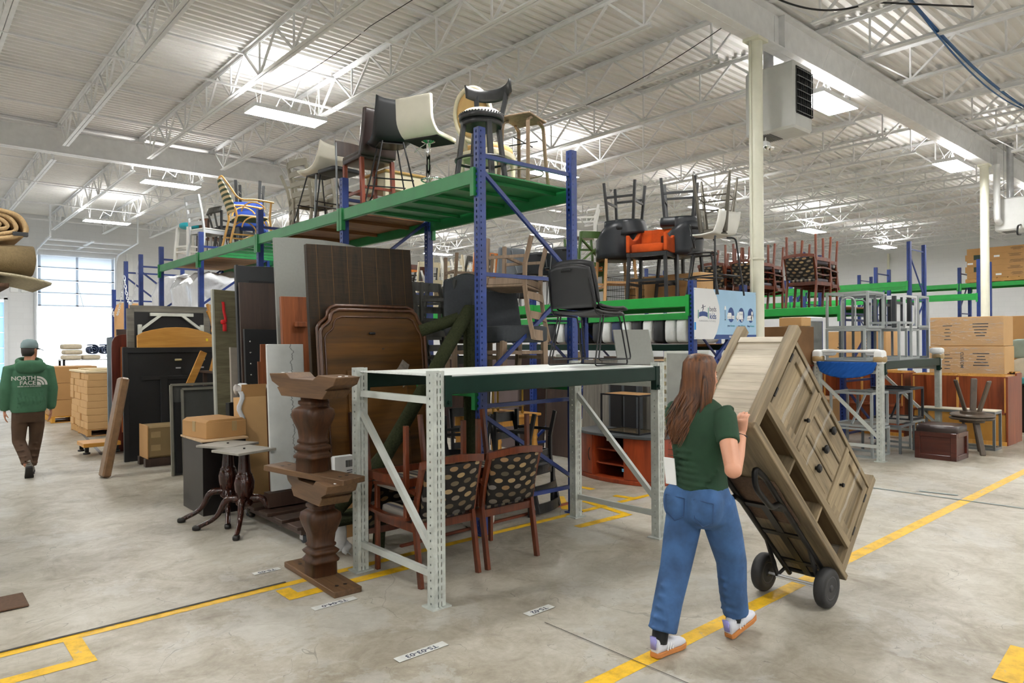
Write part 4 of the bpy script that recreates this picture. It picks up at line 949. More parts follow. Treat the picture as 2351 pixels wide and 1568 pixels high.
# rolled carton on a timber skid
t = thing('carton', 'large taped brown carton on a timber skid before the black headboard', 'carton', (2.95, 10.65, 0)); t.rotation_euler = (0, 0, rad(0))
G().box((0, 0, .34), (.74, .42, .44), .025).obj('carton_body', plain('olive_cardboard', srgb(138,116,78), .75, 0, .08, 4), t)
for z, s_ in ((.44, .12), (.26, .12)): G().box((-.27, -.213, z), (s_, .004, .08)).obj('tape', ktape, t)
G().box((-.37, 0, .34), (.012, .43, .46), .004).obj('rolled_edge', card, t)
for y in (-.16, .16): G().box((0, y, .06), (.8, .1, .11)).obj('skid', brownp, t)
o = G().bar((0, 0, 0), (.36, .1, .56), .09, .04, (0,1,0), .004).obj('timber_brace', orange_w, None); o.location = (2.88, 9.5, .03); tag(o, 'slanted honey timber brace beside the taped carton', 'board')
t = thing('furniture_dolly', 'small yellow-brown dolly with casters beside the wrapped package', 'dolly', (2.35, 12.3, 0)); G().box((0, 0, .17), (.5, .5, .06), .005).obj('deck_board', orange_w, t)
for sx in (-1, 1):
    for sy in (-1, 1): G().box((sx*.2, sy*.2, .105), (.05, .05, .07)).lathe([(.02, -.015), (.05, -.012), (.05, .012), (.02, .015)], 14, (sx*.2, sy*.2, .05)).obj('caster', blackm, t)
# dark cabinet with tan top and carton
t = thing('pedestal_cabinet', 'dark brown box cabinet with a raw tan top at the aisle edge', 'cabinet', (2.45, 7.4, 0))
dk = plain('espresso_veneer', srgb(16,11,9), .35, 0, .1); G().box((0, 0, .36), (.42, .62, .72), .003).obj('body', dk, t); G().box((0, 0, .732), (.46, .66, .02), .003).obj('top', tan_w, t)
t = thing('carton', 'flat brown carton with tape lying on the dark box cabinet', 'carton', (2.46, 7.42, .742)); t.rotation_euler = (0, 0, rad(8))
G().box((0, 0, .08), (.42, .52, .16), .004).obj('carton_body', card, t); g = G().box((0, 0, .161), (.425, .06, .003)); g.box((-.212, 0, .11), (.003, .06, .1)); g.box((.08, -.262, .11), (.05, .003, .1)); g.obj('tape', ktape, t); G().prism([(-.21, .16), (.21, .16), (.17, .185), (-.17, .185)], .5, Mx.Translation((0, .25, 0)) @ Mx(((1,0,0,0),(0,0,-1,0),(0,1,0,0),(0,0,0,1)))).obj('lid', card, t)
# two pedestal tables without tops
turn = wood('turned_mahogany', srgb(28,12,8), srgb(60,28,18), .18, 'z', 9); plate = plain('worn_grey_plate', srgb(150,147,138), .5, 0, .14, 10)
def pedestal(label, x, y, rz):
    t = thing('pedestal_table', label, 'pedestal table', (x, y, 0), rz, 'pedestal tables without tops')
    G().lathe([(.055, .2), (.075, .22), (.078, .25), (.06, .27), (.07, .3), (.085, .36), (.088, .42), (.075, .47), (.07, .475), (.074, .485), (.06, .5), (.056, .52), (.05, .60), (.045, .70)], 22).obj('column', turn, t)
    for k in range(4):
        a = pi/4+k*pi/2; c_, s_ = cos(a), sin(a); P = fillet([(c_*.05, s_*.05, .27), (c_*.16, s_*.16, .27), (c_*.24, s_*.24, .1), (c_*.40, s_*.40, .03)], .12, 5)
        n = len(P); l = G().tube(P, [.036-.014*min(1, i/(n-1)*1.3) for i in range(n)], 10).obj('leg', turn, t)
        G().puff((c_*.41, s_*.41, .022), (.075, .06, .045), .6, 8, Mx.Rotation(a, 4, 'Z')).obj('foot_cap', dk, l)
    G().box((0, 0, .71), (.4, .4, .022), .003).obj('mounting_plate', plate, t); G().lathe([(.01, 0), (.01, .012)], 8, (0, 0, .72)).obj('bolt', blackm, t); return t
pedestal('nearer of the two turned pedestal tables with bare square top plates', 2.385, 6.40, rad(15)); pedestal('farther turned pedestal table with a bare square plate beside the dark cabinet', 2.40, 6.86, rad(25))
# stacked heavy trestle pedestals
trm = wood('trestle_brown', srgb(36,22,12), srgb(78,48,27), .45, 'z', 8, .08, .28); trt = wood('trestle_worn_top', srgb(62,43,26), srgb(108,79,50), .55, 'y', 8)
def trestle(label, loc, rot):
    t = thing('trestle_pedestal', label, 'table pedestal', loc, 0, 'stacked trestle pedestals'); t.rotation_euler = rot
    G().box((0, 0, .02), (.2, .86, .04), .004).obj('foot_plank', trt, t)
    q = .9; G().lathe([(.092, .04), (.092, .13), (.105, .135), (.108, .15), (.095, .165), (.085, .18), (.10, .195), (.108, .21), (.09, .225), (.075, .235), (.088, .245), (.088, .26), (.078, .27), (.085, .33), (.112, .40), (.122, .44), (.115, .48), (.085, .5), (.07, .505), (.085, .52), (.085, .54), (.07, .545), (.072, .58)], 28, (0,0,0), q).obj('column', trm, t)
    g = G()
    K = [(-.22, .57), (.22, .57), (.27, .63), (.25, .635), (.33, .67), (.36, .725), (.17, .735), (.12, .70), (-.12, .70), (-.17, .735), (-.36, .725), (-.33, .67), (-.25, .635), (-.27, .63)]
    g.prism(K, .22, Mx.Translation((-.11, 0, 0)) @ Mx(((0,0,1,0),(1,0,0,0),(0,1,0,0),(0,0,0,1)))); g.obj('saddle_beam', trt, t, .004)
    for y in (-.34, -.2, .2, .34):
        c_ = G()
        for x in (-.06, .06): c_.lathe([(.012, 0), (.012, .004)], 10, (x*.5, y if abs(y) < .3 else y*.9, .728))
        c_.obj('screw_cap', white, t)
    for y in (-.32, .3):
        g = G()
        for x in (-.03, .03): g.lathe([(.012, .0395), (.014, .0415)], 10, (x, y, 0))
        g.obj('bolt_hole', blackw, t)
    return t
trestle('lower of two heavy carved trestle pedestals stacked by the grey rack', (2.27, 4.64, 0), (0, 0, rad(-2)))
trestle('upper heavy carved trestle pedestal standing on its twin', (2.24, 4.70, .73), (rad(1.5), 0, rad(14)))
# green carpet covered frame
t = thing('carpeted_trestle', 'green carpet-covered post and beam frame behind the grey rack', 'carpeted frame', (3.0, 5.0, 0))
cb = lambda a, b, w_, n: G().tube([V(a), V(b)], w_, 12).obj(n, carpet, t)
A = onY(1078, 700, 5.0); B = onY(1078, 980, 5.0); R_ = lambda p: (p.x-3.0, p.y-5.0, p.z)
G().box((A.x-3.0, 0, A.z/2), (.1, .1, A.z), .02).obj('upright', carpet, t)
D = onY(848, 1110, 4.92); cb((A.x-3.06, -.06, A.z-.06), R_(D), .06, 'diagonal')
D2 = onY(965, 760, 5.2); cb((A.x-3.12, .0, A.z-.12), R_(D2), .055, 'diagonal'); cb(R_(onY(930, 985, 5.15)), R_(onY(775, 1170, 5.05)), .055, 'diagonal')
P1 = onY(790, 1190, 5.05); G().box((P1.x-3.0+.12, .08, P1.z), (.55, .34, .05), .02).obj('platform', carpet, t)
cb((P1.x-3.0+.3, .0, P1.z-.03), (P1.x-3.0+.22, -.1, .03), .05, 'leg'); cb((P1.x-2.75, .2, P1.z-.03), (P1.x-2.72, .25, .03), .05, 'leg')
# white product box and red-white bag
t = thing('flat_box', 'white printed box leaning behind the trestle pedestals', 'box', (3.02, 5.62, .0), rad(4)); G().box((0, 0, .56), (.34, .1, .26), .003).obj('carton_body', white, t)
lbl = plain('label_ink', srgb(40,40,42), .6); g = G(); random.seed(8)
for i in range(16): g.box((-.06+i*.008, -.0515, .62), (.004 if i % 3 else .002, .002, .06))
g.obj('barcode', lbl, t); g = G()
for i in range(5): g.box((.03-.02*(i % 2), -.0515, .56-i*.02), (.16-.03*(i % 3), .002, .006))
g.obj('printed_lines', lbl, t); G().box((0, 0, .215), (.4, .3, .43), .004).obj('stand_carton', card, t)
o = G().puff((0, 0, .16), (.14, .18, .3), .8, 10).sheet(lambda u, v: (.02+.06*u+.02*sin(7*v), -.06-.03*v, .1-.1*v+.02*sin(5*u)), 4, 8, .004).obj('plastic_bag', [film], None); o.location = (2.62, 5.08, .012); tag(o, 'crumpled clear plastic bag on the floor behind the trestle pedestals', 'bag')
o = G().puff((0, 0, .05), (.1, .08, .09), .8, 8).obj('red_cap', plain('red_cap', srgb(170,24,28), .5), None); o.location = (2.64, 5.1, .325); tag(o, 'red bundle on the crumpled clear plastic bag', 'bundle')
# ================================================================ seats on the racks
cream = plain('cream_leather', srgb(226,222,206), .5, 0, .04); blkl = plain('black_leather', srgb(34,38,43), .38, 0, .12); brnl = plain('brown_leather', srgb(44,32,30), .28, 0, .2); redwood = wood('redwood_leg', srgb(92,36,18), srgb(140,62,34), .35, 'z', 9)
ebony = wood('ebony_stain', srgb(20,21,23), srgb(40,42,44), .4, 'z', 10); greyw = wood('grey_stained_wood', srgb(44,44,41), srgb(70,70,65), .5, 'z', 8); taupew = wood('taupe_wood', srgb(112,92,72), srgb(156,132,108), .5, 'z', 8); whitew = plain('white_wood', srgb(222,222,216), .45, 0, .05); creamw = plain('cream_wood', srgb(206,196,168), .45, 0, .06)
tanu = plain('tan_upholstery', srgb(196,160,104), .7, 0, .1); greyf = plain('grey_felt', srgb(54,58,62), .9, 0, .1, 40, .3, 150); nail = plain('silver_nail', (.6,.6,.58), .25, 1, .05); steelt = plain('grey_steel_tube', srgb(120,124,126), .35, .6, .1)
velvet = plain('orange_velvet', srgb(172,66,8), .95, 0, .35, 5, .1, 60); velvb = plain('blue_velvet', srgb(20,58,140), .75, 0, .2, 7); oakl = wood('light_oak_leg', srgb(160,118,72), srgb(196,154,104), .45, 'z', 8); grnw = plain('green_wood', srgb(66,92,44), .5, 0, .14); gun = plain('gunmetal', srgb(92,88,80), .3, .7, .12); canew = wood('cane', srgb(196,142,66), srgb(226,178,100), .35, 'z', 8); orgw = wood('orange_seat_wood', srgb(176,92,30), srgb(214,128,52), .4, 'x', 8); cherry = wood('cherry_wood', srgb(60,25,12), srgb(108,51,26), .3, 'z', 9)
weave = striped('green_cream_weave', [srgb(214,192,150), srgb(58,74,56)], .07, 2); weave2 = striped('green_cream_weave_seat', [srgb(214,192,150), srgb(58,74,56)], .06, 0)
dot = dotted('dotted_upholstery', srgb(26,22,19), [srgb(138,116,80), srgb(100,98,96), srgb(154,130,92), srgb(76,72,58), srgb(128,100,66)]); stripe = striped('striped_upholstery', [srgb(176,164,140), srgb(84,82,88), srgb(126,120,112), srgb(52,48,48)], .14, 0)
ZT = 3.205
def on(px, X, z=ZT): p = onX(px, 400, X); return (X, p.y, z)
# front bay, top shelf
place(round_stool('bar_stool', 'black round swivel bar stool with pale seat and curved back rail at the rack end', ebony, cream), on(1106, 4.17), rad(-62))
place(oval_chair('dining_chair', 'cream oval-backed chair with tan upholstery behind the black swivel stool', creamw, tanu), on(1120, 4.72), rad(108))
place(bent_stool('bar_stool', 'backless brown wooden stool with bent legs at the rack end', taupew, .70), on(1202, 4.72), rad(20))
place(gas_stool('bar_stool', 'white padded stool on a chrome gas-lift column', cream), on(984, 4.2), rad(112))
place(shell_stool('bar_stool', 'black shell bar stool on thin black wire legs', plain('black_shell', srgb(28,30,33), .5, 0, .06), blackm, .70, 1.08), on(896, 4.12), rad(160))
place(parsons('bar_stool', 'tall dark brown leather bar stool with redwood legs', brnl, redwood, .46, .48, .66, 1.12, .045), on(846, 4.16), rad(178))
t = thing('side_cabinet', 'cream wooden cabinet with a straw-covered top on the upper shelf', 'cabinet', on(915, 4.7), rad(0)); legs4(t, .62, .42, .5, .05, creamw); G().box((0, 0, .42), (.64, .44, .2), .006).obj('body', creamw, t); G().box((0, 0, .53), (.7, .5, .03), .01).obj('straw_top', plain('straw', srgb(186,150,92), .9, 0, .25, 60), t)
# second bay
place(shell_stool('bar_stool', 'white shell bar stool on black wire legs left of the tall leather stool', cream, blackm, .66, .97), on(738, 4.12), rad(188))
t = thing('bar_stool', 'low-backed bar stool with brown plywood back and grey tube frame', 'bar stool', on(778, 4.2), rad(186))
G().puff((0, 0, .63), (.42, .4, .06), .3).obj('seat', blkl, t); G().sheet(lambda u, v: ((u-.5)*.42, .24+.05*(1-(2*u-1)**2)*.6, .76+v*.18), 10, 2, .016, False).obj('backrest', brownp, t)
for sx in (-1, 1): G().tube(fillet([(sx*.2, .24, .92), (sx*.2, .27, .02), (sx*.2, -.24, .02), (sx*.2, -.2, .6)], .06), .013, 8).obj('leg_loop', steelt, t)
G().tube([(-.2, -.235, .22), (.2, -.235, .22)], .011).obj('foot_bar', steelt, t)
cc = ladder_chair('dining_chair', 'cream ladder-back chair with a padded seat under the white shell stool', plain('greige_wood', srgb(150,146,132), .5, 0, .08), plain('greige_pad', srgb(150,146,132), .8), cush=True, slats=4, bh=1.0); place(cc, (4.45, on(722, 4.45)[1], ZT), rad(100))
o = dup(cc, (4.72, on(790, 4.72)[1], ZT), rad(80), 'cream ladder-back chair partly hidden behind the tall leather stool'); bc = o
o = dup(cc, (4.5, on(700, 4.5)[1]+.1, ZT+.52), 0, 'cream chair lying tipped over behind the white shell stool'); o.rotation_euler = (rad(8), rad(186), rad(80)); o.location.z = ZT+1.02
# third bay: rattan chair, blue velvet stools
place(rattan_chair('armchair', 'honey rattan armchair with green striped weave on the upper shelf', canew, weave), on(572, 4.16), rad(86))
def vstool(label):
    t = thing('bar_stool', label, 'bar stool', group='blue velvet stools'); legs4(t, .36, .36, .5, .045, ebony, .02); G().puff((0, 0, .58), (.48, .48, .2), .3).obj('seat', velvb, t)
    G().sheet(lambda u, v: ((u-.5)*.46, .2+.06*v, .55+.36*v), 8, 5, .06).obj('backrest', velvb, t)
    for z in (.16, .26): G().tube([(-.18, -.18, z), (.18, -.18, z)], .008).tube([(-.18, .18, z), (.18, .18, z)], .008).obj('foot_bar', chrome, t)
    return t
vb = vstool('blue velvet bar stool standing behind the rattan armchair'); place(vb, on(575, 4.68), rad(150))
dup(vb, (4.66, on(575, 4.68)[1]-.02, ZT+1.29), rot=(pi, 0, rad(60)), label='blue velvet bar stool turned upside down behind the rattan armchair')
# fourth bay
wl = ladder_chair('dining_chair', 'white and grey ladder-back chair on the far end of the top shelf', plain('dove_grey_wood', srgb(190,194,196), .5, 0, .05), whitew, slats=4, bh=1.02, stretch=False); place(wl, on(476, 4.1), rad(105))
ts = thing('bar_stool', 'white wooden stool with a teal padded seat', 'bar stool', on(436, 4.18), rad(20)); legs4(ts, .3, .3, .66, .05, whitew, .04); G().lathe([(.17, .66), (.19, .68), (.19, .73), (.16, .75), (.01, .755)], 22).obj('seat', plain('teal_pad', srgb(36,168,182), .6), ts)
for z in (.2, .3): G().bar((-.18, -.18, z), (.18, -.18, z), .02, .03).bar((-.18, .18, z), (.18, .18, z), .02, .03).bar((-.18, -.18, z), (-.18, .18, z), .02, .03).obj('stretcher', whitew, ts)
t = thing('dining_chair', 'bent plywood chair on thin dark legs behind the white ladder-back', 'chair', on(490, 4.55), rad(100)); pw = wood('walnut_ply', srgb(92,58,40), srgb(128,86,62), .4, 'x', 6)
G().sheet(lambda u, v: ((u-.5)*.42, -.2+.4*v, .45+.02*(2*u-1)**2), 8, 6, .014).obj('seat', pw, t); G().sheet(lambda u, v: ((u-.5)*.42, .2+.05*(1-(2*u-1)**2), .62+.2*v), 8, 3, .014).obj('backrest', pw, t)
for sx in (-1, 1): G().tube([(sx*.2, .22, .8), (sx*.19, .24, 0)], .01).tube([(sx*.19, -.22, 0), (sx*.17, -.16, .45)], .01).obj('leg', plain('dark_tube', srgb(52,40,38), .4, .4), t)
gs = round_stool('bar_stool', 'dark grey round bar stool between the white chair and the rattan armchair', greyw, blkl); place(gs, on(517, 4.62), rad(90))
k2 = ladder_chair('dining_chair', 'dark ladder-back chair upside down beside the rattan armchair', ebony, slats=2, bh=.92); place(k2, (4.75, on(545, 4.75)[1], ZT+.93), rot=(pi, 0, rad(120)))
# plastic-wrapped bundles and vacuum cleaner in the fourth bay
foilm = plain('milky_plastic', srgb(222,224,228), .16, 0, .1, 3, 1.0, 11)
def bundle(label, x, y, z, d, seed):
    random.seed(seed); ph = [random.uniform(0, 6) for _ in range(6)]; g = G(); g.puff((0, 0, d[2]/2), d, .45, 34)
    g.v = [(a+.05*sin(5*b+ph[0])+.03*sin(9*c+ph[1]), b+.05*sin(6*a+ph[2])+.04*sin(8*c+ph[3])+.02*sin(19*c+13*a), max(0, c+.05*sin(5*a+7*b+ph[4])+.018*sin(23*a+11*c)+.014*sin(31*b-17*c+ph[5]))) for a, b, c in g.v]
    o = g.obj('plastic_bundle', foilm, None); o.location = (x, y, z); tag(o, label, 'bundle'); return o
bundle('large milky plastic wrapped bundle on the shelf of the far rack bay', 4.45, 13.35, 2.02, (1.1, 2.1, 1.0), 3)
bundle('plastic wrapped bundle between the bare blue frames', 4.5, 15.25, 1.75, (1.0, 1.3, 1.1), 5)
t = thing('storage_platform', 'dark timber platform carrying the plastic wrapped bundles', 'platform', (4.45, 14.0, 0)); G().box((0, -.65, 1.9), (1.02, 2.1, .06)).obj('deck', brownp, t); G().box((0, 1.3, 1.9), (1.02, 1.25, .06)).obj('deck', brownp, t)
for x in (-.4, .4):
    for y in (-1.6, .3, .8, 1.8): G().box((x, y, .935), (.1, .1, 1.87)).obj('leg', brownp, t)
bpy.data.objects['plastic_bundle'].location.z = 1.94; bpy.data.objects['plastic_bundle.001'].location.z = 1.94
t = thing('vacuum_cleaner', 'small grey handheld vacuum cleaner before the plastic wrapped bundle', 'vacuum cleaner', (4.05, 12.75, 1.935)); t.rotation_euler = (0, rad(-20), rad(90))
G().puff((.0, 0, .12), (.42, .2, .2), .5).obj('body', plain('vacuum_grey', srgb(86,88,92), .35), t); G().tube(fillet([(-.1, 0, .18), (-.16, 0, .44), (.04, 0, .46), (.12, 0, .2)], .08), .03, 8).obj('handle', blackp, t); G().lathe([(.08, 0), (.09, .05), (.09, .22), (.07, .25)], 16, (.2, 0, .12)).obj('dust_cup', plain('smoky_cup', srgb(110,110,122), .15), t)
# ---- lower shelf of the front bay
ZL = 1.335
lc = ladder_chair('dining_chair', 'dark grey ladder-back chair on the lower shelf, farther one by the blue post', greyw, blkl, slats=4, bh=.98, sh=.48); place(lc, on(960, 4.35, ZL), rad(20))
lc2 = dup(lc, on(1022, 4.3, ZL), rad(10), 'dark grey ladder-back chair on the lower shelf beside the grey felt chair')
dup(lc, (4.36, on(960, 4.35)[1]+.08, ZL+.98), rot=(pi, 0, rad(30)), label='dark grey chair turned upside down on the farther ladder-back')
dup(lc, (4.36, on(1022, 4.3)[1]+.05, ZL+.98), rot=(pi, 0, rad(15)), label='dark grey chair turned upside down above the nearer ladder-back')
pc = parsons('dining_chair', 'grey felt chair with a camel-shaped back on the lower shelf', greyf, taupew, .5, .5, .5, 1.0, .05, True, nail, camel=True); place(pc, on(1083, 4.22, ZL), rad(-28))
pc2 = parsons('dining_chair', 'grey felt chair with nail-head trim behind the blue post of the front rack', greyf, taupew, .52, .52, .5, .86, .05, True, nail, thick=.16); place(pc2, on(1172, 4.42, ZL), rad(-10))
up = ladder_chair('dining_chair', 'taupe wooden chair upside down on the nail-head felt chair', taupew, None, slats=3, bh=.96); place(up, (4.5, on(1180, 4.5)[1], ZL+1.32), rot=(pi, rad(4), rad(25)))
up2 = dup(up, (4.75, on(1085, 4.75)[1]+.1, ZL+1.3), rot=(pi, 0, rad(-20)), label='taupe chair upside down behind the camel-backed felt chair')
# ---- on the foreground rack: two nested black stacking chairs and a pale board
s1 = sled_chair('stacking_chair', 'front one of two nested black stacking chairs on the pale low rack', blackp, blackm); ps = onY(1330, 835, 4.0); place(s1, (ps.x+.08, 3.98, 1.475), rad(98))
s2 = dup(s1, (ps.x+.135, 3.99, 1.52), rad(98), 'rear one of two nested black stacking chairs on the pale low rack')
o = G().prism([(-.17, 0), (.17, 0), (.13, .31), (-.2, .31)], .02, XZ).obj('grey_board', grey_p, None, .002); pb = onY(1462, 835, 3.84); o.location = (pb.x, 3.84, 1.477); o.rotation_euler = (rad(-8), 0, rad(-30)); tag(o, 'pale grey board standing on the low rack beside the black chairs', 'board')
# ---- spotted chairs under the foreground rack
sc = spotted_chair('guest_chair', 'spotted guest chair under the low rack, nearer to its left post', cherry, dot, stripe); place(sc, (2.93, 4.30, 0), rad(180))
sc2 = dup(sc, (3.52, 4.30, 0), rad(180), 'spotted guest chair under the low rack, right one of the pair')
def flip(src, x, y, z, rz, label, g=None): return dup(src, (x, y, z), rot=(pi, 0, rz), label=label, group=g)
flip(sc, 2.90, 4.36, 1.105, rad(180), 'spotted chair upside down on the left guest chair under the low rack'); flip(sc, 3.54, 4.36, 1.105, rad(180), 'spotted chair upside down on the right guest chair under the low rack')
# dark chairs on the floor in the front bay
bl = ladder_chair('dining_chair', 'black ladder-back chair with a padded seat on the floor by the rear blue post', ebony, blkl, slats=3, bh=.95, cush=True); place(bl, (4.70, 5.12, 0), rad(12))
flip(bl, 4.70, 5.16, .99, rad(16), 'black chair upside down on the padded black ladder-back at the rack end')
dup(bl, (4.16, 5.42, 0), rad(70), 'black ladder-back chair just behind the right spotted chair'); flip(bl, 4.16, 5.44, .99, rad(60), 'black chair upside down just behind the right spotted chair'); dup(bl, (4.66, 5.85, 0), rad(-20), 'black ladder-back chair between the racks beside the yellow pine table')
dup(bl, (4.3, 6.08, 0), rad(120), 'black ladder-back chair deep under the front bay'); dup(bl, (4.42, 6.5, 0), rad(60), 'black ladder-back chair behind the carpeted upright')
o = G().puff((0, 0, .09), (.28, .22, .18), .5).obj('cushion', plain('white_cushion', srgb(190,186,176), .9), None); o.location = (3.98, 4.98, .0); tag(o, 'small white cushion on the floor behind the right spotted chair', 'cushion')
o = G().bar((0, 0, 0), (2.2, .12, 0), .03, .02).obj('metal_rail', plain('rust_rail', srgb(120,60,36), .6), None); o.location = (3.1, 4.9, .012); tag(o, 'rust-brown rail lying on the floor behind the spotted chairs', 'rail')
# ---- second rack
Z2 = 2.225
def on2(px, X=7.4, z=Z2): return on(px, X, z)
place(tub_armchair('bar_stool', 'orange velvet bar armchair with dark legs', velvet, ebony, .66, .94), on2(1497, 7.42), rad(-72))
bs = bucket_stool('bar_stool', 'black leather tub stool with oak legs left of the orange armchair', blkl, oakl, .68, 1.08); place(bs, on2(1412, 7.5), rad(150))
bs2 = bucket_stool('bar_stool', 'black leather tub stool with dark legs behind the orange armchair', blkl, ebony, .68, 1.02); place(bs2, on2(1560, 7.85), rad(165))
st = bucket_stool('bar_stool', 'black wooden stool upside down on the leather tub stool', blkl, ebony, .62, .70, .46, slot=False); place(st, (7.55, on2(1434, 7.55)[1], Z2+1.62), rot=(pi, 0, rad(20)))
dup(st, (7.85, on2(1560, 7.85)[1], Z2+1.6), rot=(pi, 0, rad(30)), label='black wooden stool upside down behind the orange armchair')
place(wire_stool('bar_stool', 'white moulded bar stool on black metal legs', whitew, blackm, .74, .26), on2(1640, 7.5), rad(172))
place(metal_stool('bar_stool', 'gunmetal sheet-steel stool upside down on the white moulded stool', gun, .72), (7.52, on2(1640, 7.5)[1], Z2+1.47), rot=(pi, 0, rad(20)))
t = thing('bar_stool', 'black wire stool with a ring back beside the white moulded stool', 'bar stool', on2(1612, 7.3), rad(30))
for k in range(4): a = pi/4+k*pi/2; G().tube([(.26*cos(a), .26*sin(a), 0), (.14*cos(a), .14*sin(a), .5)], .009).obj('leg', blackm, t)
G().tube(arc((0, 0, .5), .17, 0, 2*pi, 20)[:-1], .012, 8, True).obj('seat_ring', blackm, t); G().tube(arc((0, .12, .72), .14, 0, 2*pi, 20, (1,0,0), (0,.2,1))[:-1], .01, 8, True).tube([(0, .14, .5), (0, .13, .58)], .01).obj('back_ring', blackm, t); G().tube(arc((0, 0, .2), .23, 0, 2*pi, 20)[:-1], .008, 6, True).obj('foot_ring', blackm, t)
t = thing('wire_basket', 'black wire cage basket behind the orange armchair', 'basket', on2(1462, 8.0)); g = G(); w_, d_, h_ = .95, .4, .36
for k in range(25):
    x = -w_/2+k*w_/24
    for y in (-d_/2, d_/2): g.box((x, y, h_/2), (.004, .004, h_))
for z in (.005, .09, .18, .27, h_):
    for y in (-d_/2, d_/2): g.box((0, y, z), (w_, .006, .006))
    for x in (-w_/2, w_/2): g.box((x, 0, z), (.006, d_, .006))
g.obj('wire_side', blackm, t); G().box((0, 0, .004), (w_, d_, .006)).obj('tray', blackm, t)
gc = ladder_chair('dining_chair', 'green wooden chair with an orange seat at the blue post', grnw, orgw, slats=2, bh=.98, cross=True); place(gc, on2(1340, 7.4), rad(160))
flip(gc, 7.42, on2(1338, 7.4)[1]+.02, Z2+.96, rad(150), 'green wooden chair upside down on its green twin')
wc = ladder_chair('dining_chair', 'white wooden chair upside down behind the green chairs', whitew, None, slats=1, bh=.95, vert=5); place(wc, (7.85, on2(1335, 7.85)[1], Z2+1.5), rot=(pi, 0, rad(40)))
t = thing('cardboard_box', 'brown cardboard box on the second rack behind the stools', 'box', on2(1535, 8.05)); G().box((0, 0, .18), (.3, 1.2, .36), .005).obj('carton_body', card2, t)
# black metal stacking chairs, upside down, further along the second rack
mc = sled_chair('stacking_chair', 'black metal chair on the second rack behind the blue upright', blkl, steelt); place(mc, (7.45, 7.25, Z2), rad(140))
mesh_c = dup(mc, (7.5, 7.3, Z2+.98), rot=(pi, 0, rad(120)), label='black metal chair upside down on the black metal chair')
dup(mc, (7.55, 7.95, Z2), rad(150), 'black metal chair with grey tube legs on the second rack'); dup(mc, (7.5, 8.0, Z2+.98), rot=(pi, rad(3), rad(170)), label='black metal chair tipped over on the second rack')
gp = parsons('dining_chair', 'light grey upholstered chair on the second rack', plain('mid_grey_fabric', srgb(112,118,124), .85), steelt, .48, .5, .47, .95, .03, False); place(gp, (7.4, 8.6, Z2), rad(170))
SRC = [(orgw, None, 'orange wooden'), (creamw, None, 'pale wooden'), (greyw, None, 'grey wooden'), (cherry, None, 'cherry wooden'), (whitew, None, 'white wooden'), (ebony, None, 'black wooden')]
protos = [ladder_chair('dining_chair', 'x', m_, None, slats=2, bh=.93, stretch=(i % 2 == 0)) for i, (m_, _, _) in enumerate(SRC)]
random.seed(11); used = set(); n = 0
ords = ['nearest', 'second', 'third', 'fourth', 'fifth', 'sixth', 'seventh', 'eighth', 'ninth', 'tenth', 'eleventh', 'twelfth']
cnt = {}
for r, X in enumerate((7.42, 7.92)):
    for k in range(7):
        y = 9.2+k*.56+.2*r; i = (k*2+r*3+k//3) % 6; kind = SRC[i][2]
        rz_ = rad(random.uniform(0, 360))
        for lv in (0, 1):
            if lv == 1: i = (i+1+k) % 6; kind = SRC[i][2]
            c_ = cnt.get((kind, lv), 0); cnt[kind, lv] = c_+1
            lab = f"{ords[c_]} {kind} chair along the second rack, {'upside down on another chair' if lv else 'standing on the shelf'}"
            loc = (X, y, Z2+.955*lv) ; rot = (pi*lv, 0, rz_+.1*lv)
            if (i) not in used: used.add(i); o = protos[i]; o.location = loc; o.rotation_euler = rot; o['label'] = lab; o['group'] = 'wooden chairs stacked along the second rack'
            else: o = dup(protos[i], loc, rot=rot, label=lab, group='wooden chairs stacked along the second rack')
# ---- spotted chairs on the third rack
g_ = 'spotted guest chairs on the third rack'
names = ['nearest', 'second', 'third', 'fourth'];
for k, px in enumerate((1856, 1712+18, 1655)):
    for j, X in enumerate((11.62, 12.22)):
        y = onX(px, 700, 11.6).y+.15*j
        dup(sc, (X, y, 2.225), rad(-90+180), f"{names[k]} spotted guest chair along the {'front' if j == 0 else 'back'} of the third rack", g_)
        flip(sc, X+.02, y+.02, 2.225+1.21, rad(90), f"upside-down spotted chair on the {names[k]} guest chair at the {'front' if j == 0 else 'back'} of the third rack", g_)
# ================================================================ people
def loft(g, secs, n=20, p=1.0, cap=True):
    """secs: (centre, half-axis a, half-axis b); p<1 squares the section"""
    vs = []; pw = lambda x: (abs(x)**p)*(1 if x >= 0 else -1)
    for c, a, b in secs:
        c, a, b = V(c), V(a), V(b)
        for k in range(n): t = 2*pi*k/n; vs.append(c+a*pw(cos(t))+b*pw(sin(t)))
    fs = [(i*n+k, i*n+(k+1) % n, (i+1)*n+(k+1) % n, (i+1)*n+k) for i in range(len(secs)-1) for k in range(n)]
    if cap: fs += [tuple(range(n))[::-1], tuple(range((len(secs)-1)*n, len(secs)*n))]
    return g.add(vs, fs, True)
def remesh(o, v, it=4):
    m_ = o.modifiers.new('remesh', 'REMESH'); m_.mode = 'VOXEL'; m_.voxel_size = v; m_.use_smooth_shade = True
    s_ = o.modifiers.new('smooth', 'SMOOTH'); s_.iterations = it; s_.factor = .5; return o
skin = plain('skin', srgb(206,150,122), .5, 0, .05, 9); skin2 = plain('skin_tan', srgb(186,128,100), .5, 0, .06, 9)
def limb(g, pts, rs): return g.tube(pts, rs, 14)
